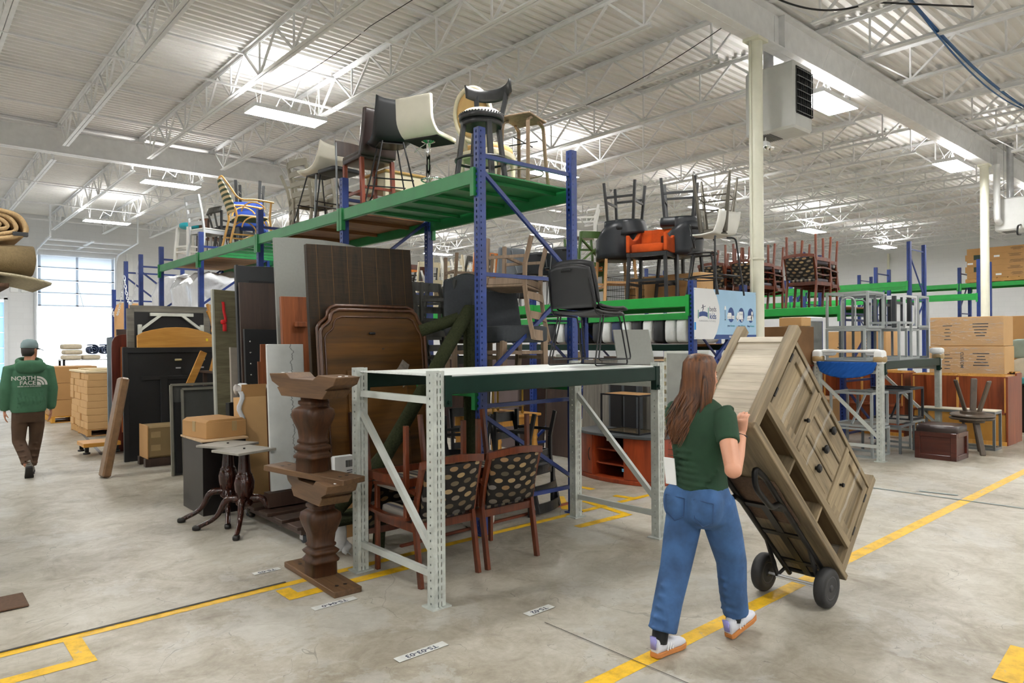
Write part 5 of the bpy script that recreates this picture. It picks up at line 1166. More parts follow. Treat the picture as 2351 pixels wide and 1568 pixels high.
def hand(g, w_, d, nrm, curl, s_=1.0, thumb=1):
    """palm and five fingers from wrist point w_, along d, back of the hand facing nrm"""
    w_, d, nrm = V(w_), V(d).normalized(), V(nrm).normalized(); side = d.cross(nrm).normalized()*thumb
    loft(g, [(w_, side*.022*s_, nrm*.016*s_), (w_+d*.035*s_, side*.034*s_, nrm*.015*s_), (w_+d*.08*s_, side*.040*s_, nrm*.012*s_), (w_+d*.092*s_, side*.034*s_, nrm*.009*s_)], 14)
    for k, (off, L) in enumerate(((.030, .066), (.011, .075), (-.010, .071), (-.029, .055))):
        q = w_+d*.084*s_+side*off*s_; e = d; pts = [q]
        for j, f in enumerate((.42, .33, .25)):
            e = (e - nrm*curl*(.7+.35*j)).normalized(); q = q+e*L*f*s_*1.12; pts.append(q)
        g.tube(pts, [.0088*s_, .0084*s_, .0078*s_, .0066*s_], 8)
    q = w_+d*.025*s_+side*.03*s_; g.tube([q, q+(side*.7+d*.6-nrm*.3)*.036*s_, q+(side*.62+d*1.1-nrm*.6)*.056*s_], [.0115*s_, .0098*s_, .008*s_], 8)
def head(g, c, f, s_=1.0, up=V((0,0,1))):
    """skull, jaw, nose, ears, lips; c = head centre at eye height, f = facing"""
    f = V(f).normalized(); l = up.cross(f).normalized(); A = lambda x, y, z: V(c)+f*x*s_+l*y*s_+up*z*s_
    loft(g, [(A(.0,0,.118), l*.02*s_, f*.03*s_), (A(-.005,0,.1), l*.052*s_, f*.066*s_), (A(-.008,0,.06), l*.072*s_, f*.092*s_), (A(-.006,0,.01), l*.076*s_, f*.096*s_), (A(.0,0,-.04), l*.069*s_, f*.086*s_), (A(.012,0,-.08), l*.056*s_, f*.07*s_), (A(.03,0,-.112), l*.036*s_, f*.045*s_), (A(.036,0,-.122), l*.02*s_, f*.022*s_)], 18)
    loft(g, [(A(.085,0,.02), l*.009*s_, f*.01*s_), (A(.102,0,-.025), l*.014*s_, f*.016*s_), (A(.095,0,-.04), l*.013*s_, f*.01*s_)], 8)
    for s2 in (-1, 1): loft(g, [(A(-.005,s2*.077,.03), f*.016*s_, l*.006*s_), (A(-.008,s2*.084,.005), f*.02*s_, l*.007*s_), (A(0,s2*.077,-.03), f*.01*s_, l*.005*s_)], 10)
    g.tube([A(.083,-.024,-.066), A(.094,0,-.064), A(.083,.024,-.066)], [.004*s_, .007*s_, .004*s_], 8); return A
def face_parts(t, A, hairc):
    g = G()
    for s2 in (-1, 1): g.puff(A(.070, s2*.031, .004), (.02,.026,.014), 1, 8)
    g.obj('eye', plain('eye_white', srgb(232,230,226), .3), t); g = G()
    for s2 in (-1, 1): g.puff(A(.078, s2*.031, .004), (.008,.012,.012), 1, 8)
    g.obj('iris', plain('iris_brown', srgb(60,42,30), .3), t); g = G()
    for s2 in (-1, 1): g.tube([A(.07, s2*.046, .026), A(.08, s2*.03, .031), A(.084, s2*.014, .027)], .003, 6)
    g.obj('eyebrow', hairc, t)
# ---------------------------------------------------------------- woman with the hand truck (faces +X)
X_, Y_, Z_ = V((1,0,0)), V((0,1,0)), V((0,0,1))
w = thing('person', 'person with long auburn hair in green T-shirt and jeans pushing a loaded hand truck', 'person', (3.33, 2.2, 0)); O = V((3.33, 2.2, 0)); R = lambda x, y, z: (x-3.33, y-2.2, z)
hd = V(R(3.355, 2.2, 1.485)); fdir = V((.93, -.28, -.08))
g = G(); A = head(g, hd, fdir, .94)
limb(g, [R(3.325, 2.2, 1.26), R(3.335, 2.2, 1.36), R(3.35, 2.2, 1.44)], [.062, .052, .05])
loft(g, [(R(3.335,2.205,.74), Y_*.15, X_*.11), (R(3.335,2.2,.84), Y_*.158, X_*.11), (R(3.33,2.2,.95), Y_*.125, X_*.09), (R(3.33,2.2,1.08), Y_*.128, X_*.09), (R(3.335,2.2,1.2), Y_*.15, X_*.10), (R(3.33,2.2,1.28), Y_*.15, X_*.08), (R(3.33,2.2,1.33), Y_*.08, X_*.06)], 18)
RA = [R(3.325,2.045,1.285), R(3.25,1.975,1.15), R(3.175,1.905,1.025)]; RF = [R(3.175,1.903,1.015), R(3.285,1.945,1.09), R(3.395,1.985,1.172)]
LA = [R(3.335,2.355,1.285), R(3.40,2.40,1.17), R(3.46,2.43,1.06)]; LF = [R(3.46,2.43,1.05), R(3.43,2.38,1.11), R(3.40,2.33,1.172)]
for a, f_ in ((RA, RF), (LA, LF)): limb(g, a, [.054, .047, .04]); limb(g, f_, [.041, .038, .026]); g.puff(a[-1], (.086, .086, .086), 1, 10)
hand(g, RF[-1], (.25, .1, .96), (-.96, -.05, .25), .5, .92, -1); hand(g, LF[-1], (.25, -.1, .96), (-.96, .05, .25), .5, .92, 1)
LL = [R(3.33,2.285,.80), R(3.275,2.285,.62), R(3.205,2.28,.43), R(3.13,2.275,.27), R(3.06,2.275,.10)]; RL = [R(3.345,2.115,.80), R(3.43,2.115,.62), R(3.51,2.12,.44), R(3.54,2.13,.27), R(3.575,2.135,.115)]
for L_ in (LL, RL): limb(g, L_, [.085, .075, .055, .05, .036])
body = remesh(g.obj('body', skin, w), .0048, 3)
face_parts(w, A, plain('brow_auburn', srgb(88,54,30), .7))
shirtm = plain('dark_green_shirt', srgb(24,58,36), .85, 0, .16, 9, .35, 14); denim = plain('denim', srgb(52,86,130), .85, 0, .38, 6, .8, 13)
g = G(); loft(g, [(R(3.325,2.2,.872), Y_*.155, X_*.125), (R(3.325,2.2,.93), Y_*.15, X_*.118), (R(3.325,2.2,1.02), Y_*.146, X_*.108), (R(3.325,2.2,1.12), Y_*.16, X_*.116), (R(3.33,2.2,1.22), Y_*.168, X_*.118), (R(3.33,2.2,1.29), Y_*.165, X_*.096), (R(3.33,2.2,1.335), Y_*.115, X_*.078), (R(3.335,2.2,1.36), Y_*.072, X_*.064)], 24, .85)
g.tube([RA[0], (V(RA[0])*.45+V(RA[1])*.55), (V(RA[0])*.0+V(RA[1])*1.0)], [.064, .062, .06], 16); g.tube([LA[0], V(LA[1])*.55+V(LA[0])*.45, LA[1]], [.068, .065, .062], 16)
g.tube([R(3.33,2.06,1.30), RA[0]], [.058, .066], 14); g.tube([R(3.33,2.34,1.30), LA[0]], [.058, .066], 14)
for k in range(6): g.tube([R(3.22+.02*k, 2.05, .9+.03*k), R(3.2, 2.2, .91+.035*k), R(3.21, 2.33, .93+.03*k)], [.004, .012, .004], 8)
remesh(g.obj('t_shirt', shirtm, w), .008, 5)
g = G(); loft(g, [(R(3.33,2.2,.915), Y_*.142, X_*.108), (R(3.33,2.2,.85), Y_*.166, X_*.128), (R(3.33,2.2,.77), Y_*.18, X_*.136), (R(3.335,2.2,.70), Y_*.168, X_*.12), (R(3.34,2.2,.66), Y_*.12, X_*.085)], 24, .9)
for y in (2.12, 2.28): g.puff(R(3.262, y, .79), (.17, .19, .22), .8, 12)
g.tube([LL[0], LL[1], LL[2], LL[3], R(3.08,2.275,.125)], [.105, .098, .084, .078, .076], 18); g.tube([RL[0], RL[1], RL[2], RL[3], R(3.575,2.133,.13)], [.105, .098, .084, .077, .072], 18)
for k, L_ in enumerate((LL, RL)):
    for j in range(5): c_ = V(L_[3])*(.2+.2*j)+V(L_[4 if j < 3 else 2])*(.8-.2*j); c_ = V(L_[3])+(V(L_[4])-V(L_[3]))*(.7-.3*j); g.tube([c_+V((-.06,-.05,.0)), c_+V((-.085,0,.012)), c_+V((-.05,.06,.0))], [.004, .011, .004], 8)
remesh(g.obj('jeans', denim, w), .0085, 4)
stitch = plain('denim_dark', srgb(44,72,112), .85); g = G()
for y in (2.085, 2.265):
    for (a, b) in (((y-.06,.83),(y+.06,.835)), ((y-.06,.83),(y-.055,.73)), ((y+.06,.835),(y+.055,.735)), ((y-.055,.73),(y,.70)), ((y+.055,.735),(y,.70))):
        xx = lambda q: 3.176+ .55*(q[0]-y)**2*4 + .5*(q[1]-.79)**2
        g.tube([R(xx(a), a[0], a[1]), R(xx(b), b[0], b[1])], .003, 6)
g.obj('pocket_seam', stitch, w)
G().box(R(3.192, 2.30, .965), (.006, .07, .15), .001, M=Mx.Rotation(rad(-8), 4, 'Y')).obj('paper_slip', white, w, label='white folded paper slip hanging from the back pocket')
# hair: cap plus long tresses
def hairmat(name, c1, c2):
    mt, nt, p = base(name, .45, 0, .4); co = coords(nt, (1,1,.04)); f = noise(nt, co, 60, 4, .6); nt.links.new(ramp(nt, f, [(.32, c1), (.68, c2)]), p.inputs['Base Color']); bump(nt, p, f, .5, .006); return mt
hm = hairmat('auburn_hair', srgb(32,17,9), srgb(112,68,34)); up = Z_; f_ = fdir.normalized(); l_ = up.cross(f_).normalized()
g = G(); H = lambda x, y, z: hd+f_*x+l_*y+up*z
loft(g, [(H(-.004,0,.124), l_*.03, f_*.04), (H(-.008,0,.112), l_*.06, f_*.074), (H(-.014,0,.07), l_*.083, f_*.099), (H(-.028,0,.01), l_*.088, f_*.09), (H(-.045,.0,-.06), l_*.088, f_*.07), (H(-.078,.012,-.14), l_*.092, f_*.055), (H(-.118,.022,-.22), l_*.088, f_*.045), (H(-.142,.034,-.29), l_*.076, f_*.036), (H(-.15,.044,-.34), l_*.056, f_*.024), (H(-.15,.052,-.385), l_*.022, f_*.012)], 26)
random.seed(2)
for k in range(90):
    y = random.uniform(-.08, .08); e = random.uniform(-.40, -.22); x = -.055-.03*random.random(); s2 = .03+.5*(y+.02)
    g.tube([H(-.07+.05*abs(y)/.08, y, .05), H(-.10+.06*abs(y)/.08, y*1.1, -.06), H(-.145+.04*abs(y)/.08, y*1.05+.015, e*.6), H(-.17-.015*random.random(), y*.9+.04, e)], [.003, .0075, .007, .001], 6)
for s2 in (-1, 1):
    for k in range(6): g.tube([H(.02-.01*k, s2*.07, .06), H(.0-.012*k, s2*.092, -.03), H(-.03-.01*k, s2*.095, -.15), H(-.055-.01*k, s2*.085+.02, -.24-.02*k)], [.006, .012, .011, .002], 6)
g.obj('hair', hm, w)
shoew = plain('white_shoe', srgb(212,214,222), .55, 0, .06); gum = plain('gum_sole', srgb(184,118,60), .6, 0, .08); lil = plain('lilac_heel', srgb(140,138,196), .6)
def shoe(t, heel, d, upv, s_=1.0, um=shoew, sm=gum, hm_=lil, stripes=True):
    """low trainer: heel point on the ground, pointing d"""
    heel, d, upv = V(heel), V(d).normalized(), V(upv).normalized(); l = upv.cross(d).normalized(); Q = lambda x, y, z: heel+d*x*s_+l*y*s_+upv*z*s_
    prof = [(0,.026),(.02,.036),(.08,.036),(.14,.041),(.2,.047),(.24,.042),(.265,.028),(.275,.008)]
    out = [(x, w2) for x, w2 in prof]+[(x, -w2) for x, w2 in prof[::-1]]
    M_ = Mx((d, l, upv)).transposed().to_4x4(); M_.translation = heel
    G().prism([(x*s_, y*s_) for x, y in out], .028*s_, M_).obj('sole', sm, t, .004)
    g = G(); loft(g, [(Q(.008,0,.026), l*.024*s_, upv*.004*s_), (Q(.012,0,.06), l*.03*s_, upv*.045*s_), (Q(.05,0,.07), l*.035*s_, upv*.055*s_), (Q(.09,0,.064), l*.037*s_, upv*.046*s_), (Q(.14,0,.05), l*.041*s_, upv*.036*s_), (Q(.2,0,.042), l*.044*s_, upv*.026*s_), (Q(.25,0,.036), l*.034*s_, upv*.018*s_), (Q(.272,0,.03), l*.01*s_, upv*.008*s_)], 16, .85); u_ = g.obj('upper', um, t)
    g = G().puff(Q(.012, 0, .09), (.03*s_,)*3, .9, 8); loft(g, [(Q(-.002,0,.05), l*.02*s_, d*.008*s_), (Q(-.004,0,.12), l*.022*s_, d*.01*s_)], 10); g.obj('heel_tab', hm_, t)
    g = G()
    for k in range(4): g.tube([Q(.11+.022*k, -.022, .094-.012*k), Q(.115+.022*k, .0, .1-.012*k), Q(.11+.022*k, .022, .094-.012*k)], .003*s_, 6)
    g.obj('lace', white, t)
    if stripes:
        g = G()
        for k in range(3):
            for s2 in (-1, 1): g.tube([Q(.08+.022*k, s2*.038, .032), Q(.09+.022*k, s2*.035, .075-.004*k)], .004*s_, 6)
        g.obj('stripe', white, t)
sock = plain('black_sock', srgb(24,26,28), .9)
shoe(w, R(3.0, 2.275, 0.004), (1, -.05, 0), (0,0,1), .93); shoe(w, R(3.50, 2.135, .008), (.96, -.06, .26), (-.26, 0, .96), .93)
G().tube([R(3.05,2.275,.07), R(3.07,2.275,.17)], [.042, .044], 14).obj('sock', sock, w); G().tube([R(3.55,2.135,.09), R(3.57,2.133,.19)], [.042, .044], 14).obj('sock', sock, w)
G().tube(arc(RF[-1], .03, 0, 2*pi, 14, V((1,-.3,-.4)).normalized(), V((.3,1,0)).normalized())[:-1], .005, 6, True).obj('hair_band', sock, w)
# ---------------------------------------------------------------- man walking away (faces +Y)
mn = thing('person', 'person in green hooded sweatshirt and grey cap walking away toward the dock door', 'person', (1.28, 10.8, 0)); R = lambda x, y, z: (x-1.28, y-10.8, z); hd = V(R(1.30, 10.84, 1.615)); fdir = V((.72, .69, -.04)).normalized()
g = G(); A = head(g, hd, fdir, 1.0); limb(g, [R(1.29,10.8,1.38), R(1.29,10.81,1.48), R(1.295,10.83,1.56)], [.07, .06, .058])
loft(g, [(R(1.27,10.8,.82), X_*.15, Y_*.11), (R(1.27,10.8,1.0), X_*.14, Y_*.1), (R(1.28,10.8,1.25), X_*.17, Y_*.11), (R(1.285,10.8,1.4), X_*.16, Y_*.09), (R(1.285,10.8,1.45), X_*.08, Y_*.07)], 16)
LA = [R(1.09,10.8,1.38), R(1.045,10.78,1.13), R(1.03,10.85,.86)]; RA = [R(1.475,10.8,1.37), R(1.52,10.79,1.12), R(1.525,10.86,.85)]
for a in (LA, RA): limb(g, a, [.06, .048, .03])
hand(g, LA[-1], (.02, .15, -1), (-1, 0, 0), .3, 1.0, -1); hand(g, RA[-1], (0, .15, -1), (1, 0, 0), .3, 1.0, 1)
LL = [R(1.19,10.8,.84), R(1.18,10.82,.64), R(1.175,10.83,.46), R(1.22,10.70,.30), R(1.235,10.58,.17)]; RL = [R(1.36,10.8,.84), R(1.37,10.86,.64), R(1.365,10.92,.46), R(1.345,10.97,.28), R(1.32,11.0,.1)]
for L_ in (LL, RL): limb(g, L_, [.09, .078, .058, .05, .038])
remesh(g.obj('body', skin2, mn), .0065, 3); face_parts(mn, A, plain('brow_dark', srgb(40,30,24), .7))
hood = plain('green_sweatshirt', srgb(62,104,78), .95, 0, .12, 8, .4, 12); capm = plain('grey_green_cap', srgb(128,148,150), .85, 0, .06); panm = plain('brown_work_trousers', srgb(72,52,36), .9, 0, .16, 9, .35, 13)
g = G(); loft(g, [(R(1.275,10.8,.83), X_*.182, Y_*.135), (R(1.275,10.8,.87), X_*.195, Y_*.15), (R(1.275,10.8,1.0), X_*.20, Y_*.15), (R(1.28,10.8,1.2), X_*.215, Y_*.155), (R(1.285,10.8,1.34), X_*.215, Y_*.14), (R(1.285,10.8,1.42), X_*.17, Y_*.115), (R(1.285,10.8,1.48), X_*.09, Y_*.085)], 24, .85)
for a, s2 in ((LA, -1), (RA, 1)): g.tube([R(1.285+s2*.12,10.8,1.38), a[0], a[1], V(a[2])+V((0,-.01,.04)), V(a[2])+V((0,.0,.0))], [.075, .088, .078, .06, .042], 16)
g.puff(R(1.285,10.66,1.41), (.34,.12,.17), .8, 12); g.tube(arc(R(1.285,10.79,1.475), .12, 0, 2*pi, 20, (1,0,0), (0,.95,.25))[:-1], .034, 10, True)
random.seed(6)
for k in range(9): x = 1.12+.036*k; g.tube([R(x, 10.655, 1.12-.03*random.random()), R(x+.03, 10.645, .98), R(x+.02, 10.66, .9)], [.003, .013, .003], 8)
remesh(g.obj('hooded_sweatshirt', hood, mn), .010, 4)
g = G(); loft(g, [(R(1.275,10.8,.9), X_*.16, Y_*.12), (R(1.275,10.8,.8), X_*.175, Y_*.13), (R(1.275,10.81,.7), X_*.165, Y_*.12)], 20, .9)
g.tube(LL[:4]+[V(LL[4])+V((-.0,.02,.03))], [.095, .088, .074, .068, .062], 16); g.tube(RL[:4]+[V(RL[4])+V((0,-.005,.02))], [.095, .088, .074, .068, .066], 16)
for L_ in (LL, RL):
    for j in range(4): c_ = V(L_[2])+(V(L_[4])-V(L_[2]))*(.15+.24*j); g.tube([c_+V((-.07,-.03,0)), c_+V((0,-.088,.012)), c_+V((.07,-.03,0))], [.005, .014, .005], 8)
remesh(g.obj('trousers', panm, mn), .010, 4)
f_ = fdir; l_ = Z_.cross(f_).normalized(); H = lambda x, y, z: hd+f_*x+l_*y+Z_*z
g = G(); loft(g, [(H(0,0,.145), l_*.03, f_*.035), (H(-.004,0,.13), l_*.066, f_*.078), (H(-.006,0,.09), l_*.086, f_*.104), (H(-.008,0,.035), l_*.089, f_*.11), (H(-.008,0,.028), l_*.085, f_*.105)], 24)
g.sheet(lambda u, v: H(.085+.085*v*(1-.35*(2*u-1)**2), (u-.5)*.15, .04-.02*v-.02*(2*u-1)**2), 10, 5, .006); g.obj('baseball_cap', capm, mn)
g = G(); loft(g, [(H(-.012,0,.03), l_*.083, f_*.1), (H(-.03,0,-.03), l_*.074, f_*.078), (H(-.045,0,-.075), l_*.058, f_*.05)], 20); g.obj('hair', plain('dark_hair', srgb(38,30,26), .7), mn)
soled = plain('dark_sole', srgb(36,34,34), .8); shg = plain('grey_shoe', srgb(120,116,108), .7)
shoe(mn, R(1.245, 10.50, .155), (.06, .55, -.52), (0, .70, .72), 1.05, shg, soled, shg, False); shoe(mn, R(1.315, 10.93, .004), (.1, 1, 0), (0,0,1), 1.05, shg, soled, shg, False)
# print on the back of the sweatshirt
prm = plain('pale_print', srgb(206,206,200), .8); MB = Mx(((1,0,0,0),(0,0,-1,0),(0,1,0,0),(0,0,0,1)))
Mb = lambda x, z, y=10.625: Mx.Translation(R(x, y, z)) @ MB
text('print_lettering', 'NORTH', .072, prm, mn, Mb(1.335, 1.265), 'RIGHT', .004, True, 1.02); text('print_lettering', 'FACE', .072, prm, mn, Mb(1.335, 1.205), 'RIGHT', .004, True, 1.02); text('print_lettering', 'NEVER STOP EXPLORING', .019, prm, mn, Mb(1.265, 1.163), 'CENTER', .004, True, 1.15)
g = G()
for r0, r1 in ((.0, .045), (.055, .078), (.088, .112)):
    a = [(r1*cos(pi/2+pi/2*k/10), r1*sin(pi/2+pi/2*k/10)) for k in range(11)]; b = [(r0*cos(pi/2+pi/2*k/10), r0*sin(pi/2+pi/2*k/10)) for k in range(11)]; g.prism([(-x-.0, y) for x, y in a+b[::-1]] if r0 else [(-x, y) for x, y in a+[(0, 0)]], .006, Mb(1.345, 1.178))
g.obj('print_emblem', prm, mn)
# ================================================================ hand truck and the sideboard tipped on it
grw = wood('greige_oak', srgb(80,68,48), srgb(156,138,108), .62, 'x', 6); grw2 = wood('greige_oak_upright', srgb(80,68,48), srgb(156,138,108), .62, 'z', 6); grw_lit = wood('greige_oak_lit', srgb(140,128,108), srgb(206,196,176), .55, 'y', 5); grdk = wood('greige_inside', srgb(84,68,46), srgb(120,100,70), .7, 'x', 5); iron = plain('black_iron', srgb(24,23,22), .45, .4, .1)  # end-panel oak is paled to stand for light from above
U_, N_ = V((-.723,0,.691)), V((-.691,0,-.723)); O_ = V((5.086, 1.95, .708)); M_ = Mx((U_, V((0,1,0)), N_)).transposed().to_4x4(); M_.translation = O_
t = thing('sideboard', 'weathered greige wooden sideboard tipped on the black hand truck', 'sideboard', M=M_); W, D, Hh = 1.54, .40, .78
for x in (.03, W-.03):
    for y in (.03, D-.03): G().box((x, y, (Hh-.04)/2), (.06, .06, Hh-.04), .003).obj('leg_post', grw2, t)
G().box((W/2, D/2-.005, Hh-.02), (W+.02, D+.03, .04), .004).obj('top', grw, t)
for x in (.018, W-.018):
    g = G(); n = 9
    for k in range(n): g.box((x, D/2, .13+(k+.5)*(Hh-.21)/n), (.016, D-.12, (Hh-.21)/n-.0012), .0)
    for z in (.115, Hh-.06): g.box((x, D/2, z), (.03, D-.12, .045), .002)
    g.obj('end_panel', grw_lit, t)
G().box((W/2, D-.012, .43), (W-.1, .01, .62)).obj('back_panel', plain('dark_back', srgb(58,48,36), .8), t)
G().box((W/2, D/2, .11), (W-.1, D-.04, .02)).obj('bottom_panel', grdk, t); G().box((W/2, D/2, .565), (W-.1, D-.03, .018)).obj('shelf', grdk, t)
for z, h_ in ((.095, .03), (.565, .05), (.725, .03)): G().box((W/2, .012, z), (W-.12, .024, h_), .002).obj('front_rail', grw, t)
for x in (.5, 1.04): G().box((x, .014, .325), (.04, .028, .425), .002).obj('stile', grw2, t); G().box((x, D/2, .35), (.02, D-.04, .44)).obj('partition', grdk, t)
for x in (.53, 1.01): G().box((x, D/2-.01, .645), (.02, D-.05, .14)).obj('cubby_divider', grw2, t)
for (x0, x1, kx, hx) in ((.075, .475, .445, .07), (1.065, 1.465, 1.095, 1.47)):
    c_ = (x0+x1)/2; d = G()
    for k in range(4): d.box((x0+.055+(k+.5)*(x1-x0-.11)/4, .022, .335), ((x1-x0-.11)/4-.002, .012, .34))
    for x in (x0+.0275, x1-.0275): d.box((x, .014, .335), (.055, .026, .42), .003)
    for z in (.15, .52): d.box((c_, .014, z), (x1-x0-.11, .026, .055), .003)
    d = d.obj('door', grw2, t)
    G().lathe([(.008, 0), (.008, .012), (.015, .018), (.012, .028)], 12, (0,0,0)).obj('knob', iron, d); k_ = d.children[0]; k_.location = (kx, .001, .36); k_.rotation_euler = (pi/2, 0, 0)
    for z in (.2, .46): G().box((hx, .001, z), (.014, .008, .06)).obj('hinge', iron, d)
for i, z in enumerate((.19, .335, .48)):
    d = G().box((.77, .016, z), (.5-.02, .022, .135), .003); d.box((.77, .006, z), (.4, .006, .085), .003); d = d.obj('drawer', grw, t)
    G().lathe([(.012, 0), (.012, .012), (.026, .018), (.028, .028), (.016, .036)], 16).obj('knob', iron, d); k_ = d.children[0]; k_.location = (.785, .004, z); k_.rotation_euler = (pi/2, 0, 0)
clr = bpy.data.materials.new('clear_tape'); clr.use_nodes = True; nt = clr.node_tree; p = nt.nodes['Principled BSDF']; p.inputs['Roughness'].default_value = .12; p.inputs['Base Color'].default_value = (.9,.9,.88,1); p.inputs['Alpha'].default_value = .10
for x, w_ in ((.28, .03), (.88, .025), (1.28, .035)): G().sheet(lambda u, v: (x+(u-.5)*w_+.03*v, -.004-.003*sin(20*v), .09+v*.46), 2, 18, .001).obj('clear_tape', clr, t)
# hand truck
t = thing('hand_truck', 'black two-wheeled hand truck under the tipped sideboard', 'hand truck', (4.37, 2.17, 0)); R = lambda x, y, z: V((x-4.37, y-2.17, z))
B0 = V((4.547,1.95,.144)); P = lambda u, y, off=.035: R(*(B0+U_*u+N_*(off+.002)+V((0,y-1.95,0))))
for y in (2.02, 2.30): G().tube([P(-.02, y), P(1.12, y)], .0165, 10).obj('frame_rail', iron, t)
for u in (.16, .5, .8): G().bar(P(u, 2.02, .03), P(u, 2.30, .03), .04, .012, N_).obj('cross_bar', iron, t)
G().bar(P(-.0, 2.16, .03), P(.82, 2.16, .03), .05, .008, N_).obj('centre_strap', iron, t)
for y in (2.02, 2.30):
    o = .03; G().tube(fillet([P(.82, y), P(.9, y, .05), P(.95, y, .12), P(1.18, y, .14), P(1.27, y, .06), P(1.12, y, .035)], .06, 4), .017, 10).obj('handle_loop', iron, t)
g = G().bar(R(4.56, 1.99, .116), R(4.56, 2.34, .116), .012, .2, V((.691,0,.723))); g.v = [tuple(V(q)+V((.07,0,.065))) for q in g.v]; g.obj('toe_plate', iron, t)
for y in (2.02, 2.30): G().bar(P(.42, y, .03), R(4.37, y, .127), .03, .012, (0,1,0)).obj('axle_bracket', iron, t); G().bar(P(.05, y, .03), R(4.37, y, .127), .02, .012, (0,1,0)).obj('axle_bracket', iron, t)
G().tube([R(4.37, 1.94, .127), R(4.37, 2.44, .127)], .009, 8).tube([R(4.33, 2.03, .127), R(4.33, 2.29, .127)], .005, 6).obj('axle', galv, t)
tyre = plain('black_tyre', srgb(32,32,33), .6, 0, .12, 20); rim = plain('grey_rim', srgb(58,58,60), .4, .5)
for y, s_ in ((1.975, -1), (2.395, 1)):
    prof = [(.07, -.03), (.09, -.036), (.112, -.034), (.122, -.024), (.126, -.008), (.127, 0), (.126, .008), (.122, .024), (.112, .034), (.09, .036), (.07, .03)]
    w_ = G().lathe(prof, 36).obj('wheel', tyre, t); w_.location = R(4.37, y, .127); w_.rotation_euler = (pi/2, 0, 0)
    g = G().lathe([(.074, -.02), (.076, -.032), (.066, -.03), (.06, -.012), (.03, -.016), (.022, -.034), (.01, -.036)], 24).lathe([(.01, .036), (.022, .034), (.03, .016), (.06, .012), (.066, .03), (.076, .032), (.074, .02)], 24)
    for k in range(5): a = 2*pi*k/5; g.box((.045*cos(a), .045*sin(a), 0), (.05, .014, .04), 0, a)
    g.obj('hub', rim, w_)
o = G().sheet(lambda u, v: P(.62+u*.44, 2.0+.3*v, .012-.003*sin(9*u)), 10, 8, .008).obj('blanket_pad', plain('brown_felt', srgb(92,72,56), 1, 0, .2, 50, .5, 200), t)
# ================================================================ television cabinet and what stands on and behind it
cher = wood('bright_cherry', srgb(112,40,18), srgb(158,66,32), .35, 'z', 7); slate = plain('slate_top', srgb(72,76,78), .4, 0, .08)
t = thing('television_cabinet', 'cherry television cabinet with bowed front and slate top under the second rack', 'cabinet', (6.97, 5.52, 0)); L = .62
bow = lambda y: -.42-.16*(1-(y/L)**2)
def slab(z0, z1, ex, mat, n):
    q = [(0, -L-ex), ]+[(bow(-L+2*L*k/14)-ex, (-L+2*L*k/14)*(1+ex/L)) for k in range(15)]+[(0, L+ex)]; return G().prism(q, z1-z0, Mx.Translation((0,0,z0))).obj(n, mat, t, .006)
slab(.54, .575, .03, slate, 'top'); slab(.0, .05, .02, cher, 'plinth'); G().box((-.015, 0, .3), (.02, 2*L, .5)).obj('back_panel', walnut, t)
for y in (-L+.012, L-.012, -.24, .24): G().box((bow(y)/2+.0, y, .295), (abs(bow(y))-.02, .022, .49)).obj('side_panel', cher, t)
for z in (.2, .37): G().box((-.28, 0, z), (.46, .46, .018)).obj('shelf', cher, t)
for s2 in (-1, 1):
    d = G().sheet(lambda u, v: (bow(s2*(.25+u*.36))+.004, s2*(.25+u*.36), .055+v*.48), 6, 1, .02, False).obj('door', cher, t)
    G().tube(arc((bow(s2*.29)-.012, s2*.29, .3), .075, -pi/2, pi/2, 8, (-.35,0,0), (0,0,1)), .006, 6).obj('handle', blackm, d)
G().box((-.5, .05, .5), (.01, .03, .05)).obj('outlet_plate', creamp, t); G().box((-.55, -.225, .16), (.004, .03, .035)).obj('blue_sticker', plain('blue_sticker', srgb(120,180,220), .5), t)
t = frame_table('display_stand', 'black metal two-tier stand with tan shelves on the television cabinet', blackm, .42, .6, .47, .02, None, None, 'stand'); place(t, (6.72, 5.42, .576))
G().box((0, 0, .462), (.4, .58, .012)).obj('shelf', oakl, t); G().box((0, 0, .012), (.39, .57, .008)).obj('glass_shelf', plain('smoked_glass', srgb(96,84,62), .1), t)
wm = plain('off_white_enamel', srgb(206,208,200), .4, 0, .08, 5); gm = plain('grey_enamel', srgb(150,152,146), .45, 0, .12, 5)
t = thing('steel_locker', 'off-white steel locker with an open grey door behind the television cabinet', 'locker', (7.32, 5.08, 0)); G().box((.08, 0, .78), (.36, .42, 1.55), .006).obj('body', wm, t)
d = G().box((-.11, -.03, .78), (.015, .36, 1.5), .003).obj('door', gm, t)
g = G()
for k in range(14): g.box((-.112, .18, .15+k*.1), (.02, .02, .05), .004)
g.obj('hinge', plain('worn_hinge', srgb(170,160,130), .5, .3), t); G().box((-.125, -.12, .95), (.02, .06, .08), .003).obj('latch_plate', gm, d); G().tube([(-.13, -.1, .95), (-.19, -.1, .95)], .016, 8).obj('handle', white, d)
def wpanel(label, X, y0, y1, z1, mat, z0=0, t=.03, tilt=.05, name='veneer_sheet', cat='panel'):
    o = G().box((0, 0, (z1-z0)/2), (t, y1-y0, z1-z0), .003).obj(name, mat, None); o.location = (X, (y0+y1)/2, z0+.003); o.rotation_euler = (0, math.atan(tilt), 0); return tag(o, label, cat)
greyb = wood('grey_barn_board', srgb(92,88,80), srgb(132,127,117), .7, 'z', 6)
for k in range(4): wpanel(f"{['first','second','third','fourth'][k]} grey barn-wood panel from the right behind the television cabinet", 7.42, 5.46+.36*k, 5.80+.36*k, 1.42, greyb)
